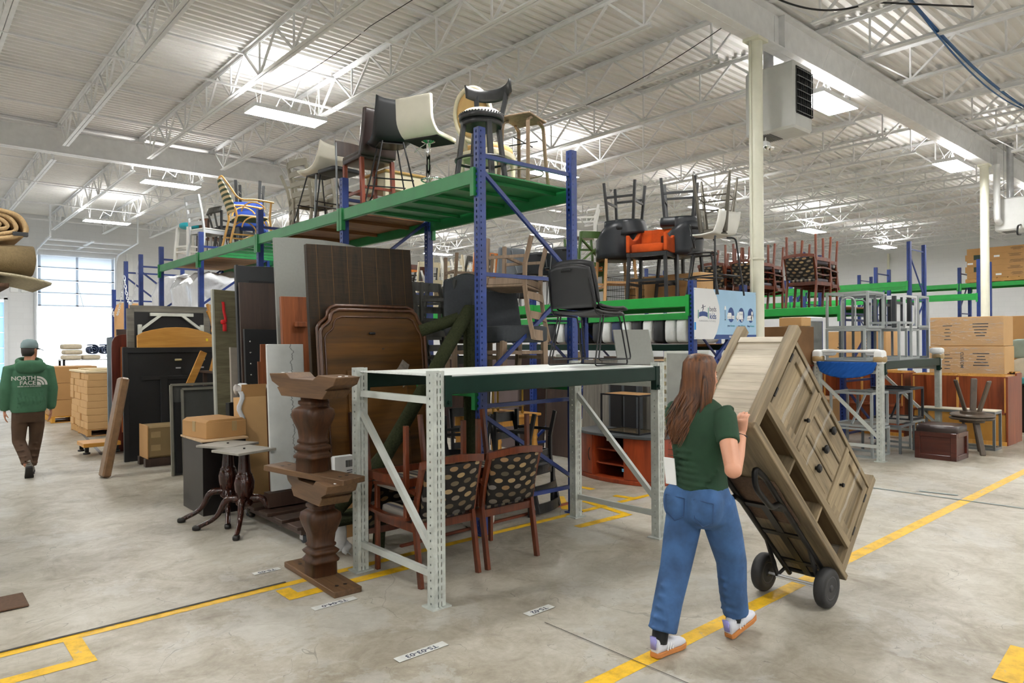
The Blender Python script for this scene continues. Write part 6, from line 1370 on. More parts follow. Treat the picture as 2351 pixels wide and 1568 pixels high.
t = thing('glazed_cabinet', 'black glazed cabinet behind the display stand', 'cabinet', (7.36, 5.55, 0)); t.location = (7.24, 5.92, .0); g = G().box((0, 0, .7), (.1, .5, 1.38), .004); g.obj('body', plain('grey_frame_paint', srgb(70,74,78), .4), t)
for y in (-.12, .12): G().box((-.052, y, .9), (.006, .19, .8)).obj('door_pane', blackw, t)
# dark panels and a brass table seen below the first shelf
for k, (y0, y1, z1, mat) in enumerate(((7.0, 7.5, 1.45, brownp), (7.55, 8.1, 1.5, walnut), (8.15, 8.8, 1.4, plain('mauve_board', srgb(86,72,70), .6)), (8.85, 9.5, 1.5, blackw), (9.55, 10.3, 1.45, walnut))):
    wpanel(f"{['brown','dark walnut','mauve-brown','black','far dark walnut'][k]} panel standing under the second rack", 7.3, y0, y1, z1, mat)
g = G(); pine_y = wood('yellow_pine', srgb(176,120,48), srgb(212,160,80), .35, 'z', 7)
t = thing('dining_table', 'yellow pine table with turned legs between the racks', 'table', (5.95, 7.05, 0), rad(4)); G().box((0, 0, .73), (.8, .9, .035), .008).obj('tabletop', pine_y, t); G().box((0, 0, .66), (.66, .76, .1), .003).obj('apron', pine_y, t)
for sx in (-1, 1):
    for sy in (-1, 1): G().lathe([(.03, 0), (.035, .05), (.028, .08), (.045, .14), (.048, .3), (.035, .4), (.045, .43), (.035, .46), (.05, .5), (.05, .7)], 14, (sx*.33, sy*.38, 0)).obj('leg', pine_y, t)
t = thing('side_table', 'brass-legged glass side table standing on the yellow pine table', 'table', (5.9, 7.0, .749)); brass = plain('brass', srgb(170,140,70), .3, .9, .1)
for sx in (-1, 1):
    for sy in (-1, 1): G().lathe([(.012, 0), (.022, .02), (.012, .05), (.015, .06), (.015, .5), (.022, .52)], 10, (sx*.25, sy*.25, 0)).obj('leg', brass, t)
for z in (.1, .52): G().box((0, 0, z), (.55, .55, .012), .003).obj('shelf', plain('smoked_glass', srgb(96,84,62), .1), t)
# ================================================================ banner on the end of the second rack
bl_ = plain('banner_blue', srgb(158,196,226), .5, 0, .04, 3); bw_ = plain('banner_white', srgb(224,226,228), .5, 0, .03, 3); nav = plain('banner_navy', srgb(24,62,124), .5); tea = plain('banner_teal', srgb(34,140,116), .5); ink = plain('banner_ink', srgb(36,44,70), .5); gry = plain('banner_grey', srgb(168,172,178), .5); tq = plain('banner_turquoise', srgb(70,160,176), .5); lin = plain('banner_line_white', srgb(236,238,240), .5)
bx0, bx1, bz0, bz1 = 6.95, 8.34, 1.70, 2.30; BW, BH = bx1-bx0, bz1-bz0
t = thing('banner', 'blue and white charity banner hung across the end of the second rack', 'banner', (bx0, 4.66, bz0))
wav = lambda u, v: .012*sin(5*u+2*v)*(1-abs(2*u-1))+.006*sin(11*u-4*v)
G().sheet(lambda u, v: (u*BW, wav(u, v)*0, v*BH), 2, 2, .006, False).obj('cloth', bl_, t)
BM = lambda x, z, y=-.0035: Mx.Translation((x, y, z)) @ MB
pl = lambda name, poly, mat, e=.0008, y=-.0034: G().prism(poly, e, Mx.Translation((0, y, 0)) @ MB).obj(name, mat, t)
def ell(cx, cz, rx, rz, n=28, a0=0, a1=2*pi): return [(cx+rx*cos(a0+(a1-a0)*k/n), cz+rz*sin(a0+(a1-a0)*k/n)) for k in range(n+(a1-a0 < 6))]
pl('white_field', [(0, 0), (.40, 0), (.47, .08), (.525, .20), (.54, .30), (.525, .40), (.47, .52), (.40, .60), (0, .60)], bw_)
pl('footer_band', [(.405, .002), (BW, .002), (BW, .055), (.452, .055)], nav)
pl('logo_bed', [(.095, .26)]+[(.095+.18*k/10, .262-.0*k+.012*sin(pi*k/10)) for k in range(1, 10)]+[(.275, .26), (.275, .315)]+[(.275-.18*k/10, .315+.014*sin(pi*k/10)) for k in range(1, 10)]+[(.095, .315)], nav, .001, -.0042)
for x, h_ in ((.075, .345), (.285, .375)): pl('logo_post', [(x, .245), (x+.013, .245), (x+.013, h_), (x, h_)], tea, .001, -.0042)
pl('logo_child', ell(.178, .398, .010, .012, 12), ink, .001, -.0042); g = G()
for a, b, w_ in (((.176,.388),(.186,.355),.016), ((.172,.38),(.145,.366),.007), ((.182,.38),(.235,.392),.007), ((.186,.357),(.172,.34),.01), ((.172,.342),(.166,.328),.008)): g.bar((a[0], -.0046, a[1]), (b[0], -.0046, b[1]), .001, w_, (1,0,0))
g.v = [(x, y, z) for x, y, z in g.v]; g.obj('logo_child', ink, t)
text('lettering', 'beds', .085, gry if 0 else ink, t, BM(.388, .358, -.0045), 'CENTER', .0004, False, .95); text('lettering', 'for', .034, gry, t, BM(.385, .316, -.0045)); text('lettering', 'kids', .095, nav, t, BM(.388, .272, -.0045), 'CENTER', .0004, True, .95); text('lettering', 'FURNISHING FUTURES', .031, gry, t, BM(.272, .215, -.0045), 'CENTER', .0004, False, 1.12)
for x, a, b in ((.79, 'you', 'donate'), (1.03, 'we', 'deliver'), (1.255, 'they', 'dream')):
    text('lettering', a, .036, nav, t, BM(x-.055, .165, -.0045), 'CENTER', .0004, True); text('lettering', b, .038, tq, t, BM(x+.035, .165, -.0045))
    pl('badge', ell(x, .30, .068, .092), nav, .001, -.0042)
text('lettering', 'BEDSFORKIDS.ORG', .034, lin, t, BM(.915, .028, -.0045), 'CENTER', .0004, True, 1.15)
icon = lambda poly, m_=lin, y=-.0052: pl('icon', poly, m_, .001, y)
rc = lambda x0, z0, x1, z1: [(x0, z0), (x1, z0), (x1, z1), (x0, z1)]
icon(rc(.70,.25,.80,.30)); icon([(.71,.30),(.80,.30),(.79,.325),(.72,.325)]); icon(rc(.81,.25,.865,.29)); icon(rc(.705,.268,.795,.272), ink, -.006); icon(rc(.815,.268,.86,.271), ink, -.006)
icon(rc(.655,.24,.66,.355), ink); icon([(.635,.36),(.68,.36),(.668,.405),(.646,.405)]); icon([(.64,.232),(.676,.232),(.662,.244),(.652,.244)], ink)
icon(rc(.975,.265,1.065,.345)); icon([(.905,.25),(.97,.25),(.97,.33),(.94,.335),(.925,.295),(.905,.285)]); icon(rc(.905,.245,1.07,.265))
for x in (.935, 1.04): icon(ell(x, .243, .018, .024, 16), lin, -.006); icon(ell(x, .243, .007, .01, 12), ink, -.0068)
text('icon', 'FURN', .03, gry, t, BM(1.02, .308, -.0062))
icon(rc(1.165,.235,1.28,.28)); icon([(1.17,.28),(1.28,.28),(1.26,.30),(1.19,.295)]); icon(ell(1.285,.325,.022,.03,16)); icon(ell(1.285,.27,.028,.04,16)); icon(rc(1.17,.258,1.278,.262), ink, -.0062)
for x in (.012, BW-.012):
    for z in (.02, BH-.02): G().lathe([(.008, 0), (.008, .003)], 12).obj('grommet', galv, t).matrix_local = Mx.Translation((x, -.004, z)) @ Mx.Rotation(pi/2, 4, 'X')
pl('blue_tape', rc(-.0, .11, .03, .20), plain('blue_tape', srgb(40,140,220), .5), .002, -.005)
for z in (.02, BH-.02): G().tube([(.012, -.004, z), (.13, .08, z+.01)], .004, 6).tube([(BW-.012, -.004, z), (BW-.1, .1, z+.01)], .004, 6).obj('zip_tie', white, t)
# ================================================================ right-hand side
far('far blue rack with a green beam, its tall end frame left of the far column', (20.3, 21.4), [6.9, 9.8, 12.7, 15.6], 4.3, [(3.24, (0,1,2), 'none', green)])
far('far blue rack whose end frame stands right behind the far column', (24.1, 25.2), [6.3, 9.2, 12.1, 15.0], 4.05, [(3.04, (0,1,2), 'none', green)])
far('farthest blue rack along the right wall holding pallets of flat cartons', (27.0, 28.1), [1.9, 5.25, 7.62, 10.9, 13.8], 4.1, [(3.55, (0,1,2,3), 'ply', green), (1.7, (0,1), 'ply', green)])
ctx = {}
def carton(label, c, d, rz=0, mat=None, tape=True, group=None, name='carton', marks=0, cat='carton'):
    """taped cardboard carton standing at c (base centre)"""
    t = thing(name, label, cat, c, rz, group); G().box((0, 0, d[2]/2), d, .006).obj('carton_body', mat or card, t)
    if tape: g = G().box((0, 0, d[2]+.0005), (.05, d[1]+.003, .002)); g.box((-d[0]/2-.001, 0, d[2]*.86), (.002, .05, d[2]*.28)) if 0 else None; g.obj('tape', ktape, t)
    if marks:
        g = G(); h = G(); random.seed(marks)
        for k in range(5): g.box((-d[0]/2-.001, -d[1]*.2+.0*k, d[2]*(.75-.1*k)), (.002, d[1]*random.uniform(.1,.22), d[2]*.035)); h.box((-d[0]/2-.001, d[1]*.25, d[2]*(.7-.12*k)), (.002, d[1]*random.uniform(.06,.14), d[2]*.03))
        g.obj('box_lettering', lbl, t); h.obj('box_lettering', lbl, t)
    return t
# pallet of long flat cartons on the farthest rack
p_ = thing('pallet', 'wooden pallet under flat cartons high on the farthest rack', 'pallet', (27.55, 6.4, 3.56));
def pallet_parts(t, w_, d_, mat):
    for k in range(7): G().box((0, -d_/2+(k+.5)*d_/7, .125), (w_, d_/7-.03, .02)).obj('top_slat', mat, t)
    for sx in (-1, 0, 1): G().box((sx*(w_/2-.04), 0, .065), (.06, d_, .1)).obj('stringer', mat, t)
    for k in range(3): G().box((0, -d_/2+.08+k*(d_/2-.08), .008), (w_, .1, .015)).obj('bottom_slat', mat, t)
pw_ = plain('pallet_wood', srgb(186,142,84), .8, 0, .12); pallet_parts(p_, 1.1, 2.1, pw_)
for k in range(5):
    t = carton(f"{['lowest','second','third','fourth','topmost'][k]} long flat carton stacked high on the farthest rack", (27.55, 6.4+.05*(k % 2), 3.56+.136+.2*k), (1.1, 2.0, .2), 0, card, False, 'flat cartons on the farthest rack', marks=3+k)
    G().box((-.552, -.9+1.5*(k % 2), .1), (.004, .3, .16)).obj('dark_end_label', plain('dark_green_label', srgb(40,60,52), .6), t); G().box((-.553, .1+.4*(k % 3), .1), (.004, .16, .06)).obj('white_label', white, t)
# shrink-wrapped big cartons
wrapm = bpy.data.materials.new('stretch_wrap'); wrapm.use_nodes = True; nt = wrapm.node_tree; p = nt.nodes['Principled BSDF']; p.inputs['Roughness'].default_value = .12; p.inputs['Base Color'].default_value = (.95,.95,.95,1); p.inputs['Alpha'].default_value = .13
co = coords(nt, (1,1,6)); n_ = noise(nt, co, 4, 7, .75, 1.8); bump(nt, p, n_, 1.0, .03); nt.links.new(ramp(nt, n_, [(.54, (.04,)*3), (.7, (.5,)*3)]), p.inputs['Alpha'])
for k in range(4):
    t = carton(f"{['lowest','second','third','topmost'][k]} of four big stretch-wrapped cartons behind the open cabinets", (14.5, 3.92, .52*k), (.6, 1.16-.03*(k % 2), .515), 0, plain('kraft_board', srgb(196,156,104), .7, 0, .05, 3), True, 'big wrapped cartons', marks=20+k)
    G().sheet(lambda u, v: (-.315-.004*sin(25*v+9*u), -.57+1.14*u, .02+.48*v), 16, 12, .002).obj('stretch_wrap', wrapm, t)
    if k == 2: text('box_lettering', 'CUSTOM', .07, lbl, t, Mx.Translation((-.302, .06, .27)) @ Mx(((0,0,-1,0),(0,-1,0,0),(-1,0,0,0),(0,0,0,1))) , 'CENTER', .0006, True)
for k in range(4): carton(f"{['lowest','second','third','topmost'][k]} plain carton in the stack at the right edge", (16.3, 3.45, .53*k), (.7, .72, .525), 0, card, True, 'plain cartons at the right edge')
for k in range(3): carton(f"{['lower','middle','upper'][k]} printed carton behind the metal table frames", (15.2, 6.1, .62*k), (.6, 1.2, .615), 0, card2, True, 'printed cartons behind the table frames', marks=40+k)
for k in range(3): carton(f"{['lower','middle','upper'][k]} carton in the stack further back behind the frames", (14.3, 7.7, .6*k), (.6, 1.0, .595), 0, card, True, 'cartons further back', marks=50+k)
# wooden cabinet carcasses with open backs
def carcass(label, loc, w_, d_, h_, mat, low):
    t = thing('cabinet_carcass', label, 'cabinet', loc)
    for y in (-w_/2, w_/2): G().box((0, y, h_/2), (d_, .03, h_), .003).obj('side_panel', mat, t)
    G().box((d_/2-.02, 0, h_/2), (.02, w_-.04, h_-.02)).obj('inner_panel', mat, t); G().box((0, 0, h_*.47), (d_-.02, w_-.04, .025)).obj('shelf', mat, t)
    G().box((-d_/2+.04, 0, h_*.24), (.02, w_-.05, h_*.42)).obj('lower_panel', low, t); G().box((-d_/2, 0, .03), (.03, w_, .06)).obj('base_rail', pine_y, t)
    for y in (-w_/2+.02, 0, w_/2-.02): G().box((-d_/2+.02, y, h_*.73), (.03, .03, h_*.5)).obj('front_post', pine_y, t)
    for y in (-w_/4, w_/4):
        g = G()
        for s2 in (-1, 1): g.box((0, y+s2*(w_/4-.03), h_+.012), (d_, .03, .022)); g.box((s2*(d_/2-.02), y, h_+.012), (.03, w_/2-.06, .022))
        g.obj('top_frame', pine_y, t)
    return t
rw = wood('red_brown_veneer', srgb(96,40,18), srgb(146,72,36), .4, 'z', 6); ylp = plain('yellow_plywood', srgb(178,128,52), .6, 0, .1, 5)
carcass('open-backed cherry cabinet with a yellow lower panel, nearest the floor at right', (13.3, 3.72, 0), 1.36, .55, 1.08, rw, ylp)
carcass('second open-backed cherry cabinet deeper behind the low rack', (13.35, 5.25, 0), 1.4, .55, 1.1, rw, rw)
o = carcass('tall reddish cabinet side beside the wrapped cartons', (13.75, 3.1, 0), .1, .3, 1.12, rw, rw)
t = thing('fabric_chest', 'black fabric-covered trunk at the right edge', 'trunk', (15.4, 3.25, 0)); G().box((0, 0, .42), (.6, .9, .84), .02).obj('body', blackw, t); G().box((0, 0, .86), (.62, .92, .05), .01).obj('lid', blackw, t)
for k, (x, y, z, d_, m_, lab) in enumerate(((15.3, 3.2, 1.12, (.25,.6,.44), plain('ivory_cushion', srgb(226,222,208), .9), 'ivory cushion on the black trunk'), (15.35, 3.3, 1.5, (.2,.5,.36), plain('sage_cushion', srgb(150,168,160), .9), 'sage green cushion above the ivory one'), (15.35, 2.95, 1.46, (.2,.4,.34), plain('lattice_cushion', srgb(206,208,204), .9, 0, .4, 22), 'pale patterned cushion at the right edge'), (15.05, 3.2, .93, (.14,.5,.12), plain('teal_cushion', srgb(70,150,160), .9), 'flat teal cushion on the black trunk'))):
    o = G().puff((0, 0, 0), d_, .6, 12).obj('cushion', m_, None); o.location = (x, y, z); tag(o, lab, 'cushion')
# ottoman, tripod stools, console table
maho = wood('dark_mahogany', srgb(48,18,12), srgb(82,34,24), .25, 'y', 6)
t = thing('storage_ottoman', 'dark mahogany storage ottoman with a brown leather cushion top', 'ottoman', (11.13, 3.38, 0)); w_, d_, h_ = .52, .52, .38
G().box((0, 0, h_/2+.01), (w_-.04, d_-.04, h_-.02)).obj('inner_box', maho, t)
for (x, y, rx) in ((-w_/2+.012, 0, 0), (w_/2-.012, 0, 0), (0, -d_/2+.012, 1), (0, d_/2-.012, 1)):
    g = G()
    for s2 in (-1, 1): g.box((x, s2*(d_/2-.035), h_/2), (.03, .07, h_), .004) if not rx else g.box((s2*(w_/2-.035), y, h_/2), (.07, .03, h_), .004)
    for z in (.035, h_-.03): g.box((x, y, z), (.03, d_-.14, .07) if not rx else (w_-.14, .03, .07), .004)
    g.obj('panel_frame', maho, t)
G().puff((0, 0, h_+.045), (w_+.02, d_+.02, .12), .3).obj('cushion', brnl, t)
tri = wood('dark_grey_oak', srgb(58,48,38), srgb(88,74,60), .45, 'z', 6)
def tripod(label, h_=.52):
    t = thing('tripod_stool', label, 'stool', group='three-legged stools stacked seat to seat'); G().lathe([(.01, h_-.02), (.27, h_-.02), (.29, h_-.005), (.285, h_+.01), (.25, h_+.02), (.01, h_+.02)], 32).obj('seat', tri, t); G().lathe([(.16, h_-.06), (.16, h_-.02)], 24).obj('seat_block', tri, t)
    for k in range(3): a = .5+2*pi*k/3; G().bar((.24*cos(a), .24*sin(a), 0), (.09*cos(a), .09*sin(a), h_-.03), .035, .085, (-sin(a), cos(a), 0), .012).obj('leg', tri, t)
    return t
o = tripod('dark oak three-legged stool standing beside the ottoman'); place(o, (11.86, 3.2, 0), rad(200))
dup(o, (11.84, 3.18, 1.085), rot=(pi, rad(-2), rad(40)), label='dark oak three-legged stool upside down with legs in the air')
t = frame_table('console_table', 'low console table with a pale top and grey metal legs before the open cabinet', steelt, .36, 1.05, .58, .035, plain('pale_oak_top', srgb(206,198,176), .5, 0, .05), None, 'table'); place(t, (12.5, 3.55, 0))
# metal table frames on and under the second low rack
sil = plain('silver_grey_steel', srgb(160,167,168), .42, .15, .07); gr2 = plain('mid_grey_steel', srgb(104,110,114), .45, .2, .08); dkst = plain('dark_grey_steel', srgb(50,53,57), .45, .3, .1)
FR = [(10.48, 4.32, 1.385, .56, .56, .46, sil, 0, 'silver'), (11.1, 4.05, 1.385, .5, .46, .56, sil, 0, 'silver'), (11.08, 4.5, 1.385, .5, .36, .46, gr2, 0, 'grey'), (11.68, 4.2, 1.385, .52, .56, .46, sil, 0, 'silver'), (12.2, 4.22, 1.385, .45, .56, .48, gr2, 0, 'grey'),
      (10.5, 4.3, 1.85, .58, .60, .52, sil, 0, 'silver'), (11.1, 4.42, 1.86, .5, .5, .50, gr2, 4, 'grey'), (11.66, 4.2, 1.855, .5, .52, .5, plain('white_steel_frame', srgb(214,218,220), .4), 0, 'white'), (12.2, 4.22, 1.87, .48, .56, .5, sil, 0, 'silver'),
      (10.62, 4.3, 0, .62, .62, .42, sil, 0, 'silver'), (11.3, 4.15, 0, .58, .56, .42, gr2, 0, 'grey'), (11.95, 4.25, 0, .6, .6, .42, sil, 0, 'silver'), (10.62, 4.3, .43, .6, .6, .5, sil, 0, 'silver'), (11.3, 4.2, .43, .58, .6, .48, gr2, 0, 'grey'), (11.95, 4.25, .43, .58, .58, .5, dkst, 0, 'dark')]
tier = ['on the deck of the foam-cornered rack', 'in the upper tier on the foam-cornered rack', 'on the floor under the foam-cornered rack', 'stacked in the lower tier under the foam-cornered rack']; seen = {}
for i, (x, y, z, w_, d_, h_, m_, rz, cn) in enumerate(FR):
    tr = 0 if i < 5 else 1 if i < 9 else 2 if i < 12 else 3; seen[tr] = seen.get(tr, 0)+1
    t = frame_table('frame_stand' if 0 else 'metal_stand', f"{['first','second','third','fourth','fifth'][seen[tr]-1]} {cn} steel frame from the left {tier[tr]}", m_, w_, d_, h_, .032, None, 'steel table frames', bottom=(i % 3 != 1 or tr < 2), cross=(tr == 3 and i % 2 == 0)); place(t, (x, y, z), rad(rz))
    if tr == 1 and i in (5, 6):
        G().tube(fillet([(-w_/2+.06, -.1, .01), (-w_/2+.06, -.1, h_-.08), (-w_/2+.06, .1, h_-.08), (-w_/2+.06, .1, .01)], .09, 6), .012, 8).obj('hoop', m_, t)
    if tr == 3: G().box((0, 0, .012), (w_-.06, d_-.06, .01)).obj('panel', plain('grey_board', srgb(120,116,108), .6), t)
for i, (x, y) in enumerate(((11.45, 4.0), (12.0, 3.98))):
    t = thing('post_stand', f"dark grey four-post frame upside down among the steel stands, {['left','right'][i]} one", 'table frame', (x, y+.25, 1.86), rad(3), 'dark post frames');
    for sx in (-1, 1):
        for sy in (-1, 1): G().box((sx*.2, sy*.2, .24), (.055, .055, .48), .004).obj('leg', dkst, t)
    G().box((0, -.2, .38), (.4, .03, .04)).obj('rail', dkst, t); G().box((0, .2, .38), (.4, .03, .04)).obj('rail', dkst, t)
# things behind the sideboard, at the end of the third rack
carton('dark brown carton on the cherry chest behind the sideboard', (9.95, 5.05, 1.32), (.5, .56, .56), 0, plain('dark_carton', srgb(110,78,44), .75), True)
carton('small tan carton on the dark brown carton', (9.98, 4.95, 1.885), (.3, .34, .13), 0, card2, True)
t = thing('cherry_chest', 'tall cherry chest behind the tipped sideboard', 'chest', (9.95, 5.1, 0)); G().box((0, 0, .645), (.5, .62, 1.29), .004).obj('body', rw, t); G().box((0, 0, 1.305), (.54, .66, .025), .004).obj('top', rw, t)
for k in range(3): G().box((-.255, 0, .25+.36*k), (.012, .54, .3), .004).obj('drawer', rw, t)
t = thing('tall_cabinet', 'tall pale grey cabinet beside the foam-cornered rack', 'cabinet', (10.55, 5.12, 0)); G().box((0, 0, .98), (.42, .44, 1.96), .004).obj('body', plain('stone_grey', srgb(140,142,138), .5), t); G().box((-.215, 0, 1.5), (.012, .4, .86), .003).obj('door', plain('stone_grey', srgb(140,142,138), .5), t); G().box((0, 0, 2.0), (.44, .46, .07), .01).obj('white_lid', white, t)
# mattresses on the third rack's lower shelf
mw = plain('mattress_white', srgb(226,230,230), .8, 0, .04, 30); mnv = plain('mattress_navy', srgb(52,62,92), .8, 0, .08, 30); mbl = plain('mattress_black', srgb(34,36,40), .6, 0, .1)
seq = [mw, mw, mbl, mw, mbl, mw, mnv, mw, mbl, mbl, mnv, mw, mbl, mw]; cn = {id(mw): 'white', id(mnv): 'navy', id(mbl): 'black'}; k2 = {}
for k, m_ in enumerate(seq):
    y = 7.85+k*.27 + (.3 if k > 8 else 0); c_ = cn[id(m_)]; k2[c_] = k2.get(c_, 0)+1
    t = thing('mattress', f"{ords[k2[c_]-1]} {c_} folded mattress from the right on the third rack's lower shelf", 'mattress', (11.85, y, 1.63), 0, 'folded mattresses'); G().puff((0, 0, .25), (1.2, .25, .5), .3, 12).obj('foam_body', m_, t)
    G().tube([(-.59, -.115, .25), (-.55, -.115, .47), (.5, -.115, .48)], .006, 6).obj('piping', m_, t)
for k in range(6): carton(f"{ords[k]} carton on the floor under the third rack", (11.9, 5.6+1.1*k, 0), (.8, .9, .7+.1*(k % 3)), 0, [card, card2][k % 2], True, 'cartons under the third rack', marks=60+k)
t = thing('wooden_crate', 'pale slatted wooden crates on the floor beyond the second rack', 'crate', (9.4, 7.6, 0))
for k in range(7): G().box((0, 0, .1+.2*k), (.5, 1.2, .16), .004).obj('slat_row', tan_w, t)
G().box((.1, 0, .72), (.25, 1.1, 1.4)).obj('crate_core', brownp, t)
t = thing('brown_dresser', 'brown wooden dresser seen between the racks below the black chairs', 'dresser', (9.6, 10.2, 0)); G().box((0, 0, .7), (.5, 1.3, 1.4), .006).obj('body', brownp, t)
for k in range(3):
    for s2 in (-1, 1): d = G().box((-.255, s2*.32, .25+.42*k), (.014, .6, .38), .004).obj('drawer', brownp, t); G().box((-.27, s2*.32, .25+.42*k), (.02, .1, .02)).obj('handle', blackm, d)
for k in range(5): wpanel(f"{ords[k]} pale board leaning on the dresser between the racks", 9.2+.03*k, 8.6+.35*k, 8.9+.35*k, 1.5-.05*k, [tan_w, wm, greyb, white, card2][k], name='leaning_board', cat='board')
# unit heaters
def heater(label, loc, w_, d_, h_):
    t = thing('unit_heater', label, 'heater', loc); hm_ = plain('heater_grey', srgb(206,208,206), .4, 0, .04); G().box((0, 0, h_/2), (w_, d_, h_), .03).obj('casing', hm_, t)
    G().box((0, -d_/2-.002, h_*.56), (w_*.84, .01, h_*.7)).obj('grille_back', blackw, t); g = G()
    for k in range(7): g.box((0, -d_/2-.02, h_*.24+k*h_*.105), (w_*.82, .035, .006), M=Mx.Rotation(rad(25), 4, 'X'))
    g.obj('louvre', plain('louvre_grey', srgb(130,132,132), .4, .3), t); g = G()
    for k in range(9): g.box((-w_/2+w_*(k+.5)/9, -d_/2-.012, h_*.56), (.006, .015, h_*.68))
    g.obj('grille_bar', plain('louvre_dark', srgb(40,42,42), .4), t); g = G()
    for k in range(9): g.box((0, d_*.05+k*.03, -.001), (w_*.7, .012, .008))
    g.obj('vent_slot', blackw, t)
    for sx in (-1, 1): G().tube([(sx*w_*.3, d_*.3, h_), (sx*w_*.3, d_*.3, 6.2-loc[2])], .006, 6).obj('hanger_rod', galv, t)
    G().lathe([(.07, 0), (.07, 6.2-loc[2]-h_)], 16, (0, d_*.2, h_)).obj('flue', galv, t); return t
heater('white unit heater with a dark grille hung beside the near column', (9.2, 4.72+.0, 4.52), .52, .72, .9).location.y = 4.78
h2 = heater('white unit heater at the right edge near the far column', (19.3, 4.25, 4.15), .6, .8, .75); G().tube(fillet([(-.5, .3, .5), (-.5, .3, 0.25), (-.3, .3, .2), (-.2, .3, .2)], .1), .07, 10).tube([(-.5,.3,.5), (-.5,.3,1.5)], .07, 10).obj('elbow_duct', white, h2); G().tube(fillet([(-.3, -.1, .1), (-.55, -.1, .05), (-.6, -.1, -.15), (-.3, -.1, -.12)], .1), .02, 8).obj('cable', blackm, h2)
h2.children[0]
t = thing('emergency_light', 'small twin-lamp emergency light beside the near column', 'light', (9.12, 4.93, 4.36)); G().box((0, 0, .05), (.12, .08, .1), .01).obj('housing', white, t)
for s2 in (-1, 1): G().lathe([(.02, 0), (.05, .03), (.05, .045)], 14, (s2*.05, -.05, -.03)).obj('lamp', chrome, t)
G().tube([(0, 0, .1), (0, 0, .17)], .01, 8).obj('stem', white, t)
o = G().lathe([(.05, 0), (.05, 5.6)], 14).obj('wall_pipe', creamp, None); o.location = (33.92, 12.4, 0); tag(o, 'cream downpipe on the right wall', 'pipe')
# cables under the roof
def cable(label, pts, r, mat): o = G().tube(pts, r, 6).obj('cable', mat, None); tag(o, label, 'cable')
sag = lambda a, b, s_, n=16: [V(a)-(V(b)-V(a))*.8]+[V(a)+(V(b)-V(a))*(k/n)+V((0,0,-4*s_*(k/n)*(1-k/n))) for k in range(n+1)]+[V(b)+(V(b)-V(a))*1.1]
bcab = plain('blue_cable', srgb(24,78,128), .5);
a, b = at(2085, -5, 5.75), at(2351, 245, 5.75); cable('blue cable bundle draped under the roof joists at right', sag(a, b, .12), .022, bcab); cable('thin blue cable beside the blue cable bundle', sag(a+V((.1,0,0)), b+V((.05,.05,0)), .2), .012, bcab)
cable('black cable sagging by the right girder', sag(at(1780, -5, 5.7), at(2000, 5, 5.7), .12), .012, blackm); cable("thin dark wire crossing under the joists at centre", sag(at(1280, 265, 5.72), at(1660, 62, 5.72), .12)[1:-1], .006, blackm); cable('thin dark wire under the joists at left', sag(at(600, 215, 5.68), at(850, 60, 5.68), .1), .005, blackm)
# ================================================================ left aisle and far left
t = thing('rug_rack', 'rack holding folded rugs high at the left edge', 'rack', (-.4, 5.6, 0))
for y in (0, 2.6):
    for x in (-.75, .55): post(3.6, blue_s, t, x, y)
for x in (-.75, .55): G().box((x, 1.3, 2.04), (.05, 2.53, .13), .006).obj('beam', green, t)
G().box((-.1, 1.3, 2.11), (1.3, 2.5, .02)).obj('deck_board', ply, t)
def rug(label, fn, mat, th, nu=10, nv=14): o = G().sheet(fn, nu, nv, th).obj('rug', mat, None); return tag(o, label, 'rug')
jute = plain('jute_rug', srgb(128,110,78), .95, 0, .12, 60, .5, 180); pale = plain('pale_rug', srgb(176,166,140), .95, 0, .2, 50, .5, 150); tanr = plain('tan_rug', srgb(192,162,118), .95, 0, .12, 60, .5, 160); brr = plain('brown_rug', srgb(86,64,48), .95, 0, .2, 50)
o = rug('dark brown folded rug at the bottom of the rug stack', lambda u, v: (.60*v, u*1.0-.5, 0), brr, .035); o.location = (.06, 7.1, 2.145)
o = rug('pale rug with a drooping corner in the rug stack at the left edge', lambda u, v: (.90*v, u*1.0-.5-.05*v, .035+.05*u*(1-v)-.055*v**5+.02*(1-u)*sin(pi*v)), pale, .02); o.location = (.03, 7.1, 2.185)
jp = fillet([(.45, .20), (-.30, .215), (-.44, .19), (-.46, .06), (-.34, .0), (.3, .0)], .12, 7)
jl = len(jp)-1
o = rug('tan jute rug folded over the pale rug at the left edge', lambda u, v: (.84*u-.015*u*abs(jp[round(v*jl)][1]-.1)*5, jp[round(v*jl)][0], jp[round(v*jl)][1]), jute, .028, 4, jl); o.location = (-.0, 7.1, 2.255)
sp = fillet([(-.3, .0), (.55, .0), (.74, .06), (.68, .2), (.42, .25), (-.3, .27)], .16, 7); sl = len(sp)-1
o = rug('thick beige folded rug on top of the rug stack', lambda u, v: (sp[round(v*sl)][0], u*.9-.45, sp[round(v*sl)][1]), tanr, .03, 4, sl); o.location = (.06, 7.1, 2.505)
for q in (.78, .5, .25): G().sheet(lambda u, v: (sp[round(v*sl)][0]*(.72+.28*q)-.02, u*.9-.45+.01, .125+(sp[round(v*sl)][1]-.125)*q), 4, sl, .026).obj('inner_fold', tanr, o)
G().box((.68, -.43, .05), (.1, .06, .03)).obj('dark_corner_patch', char, o)
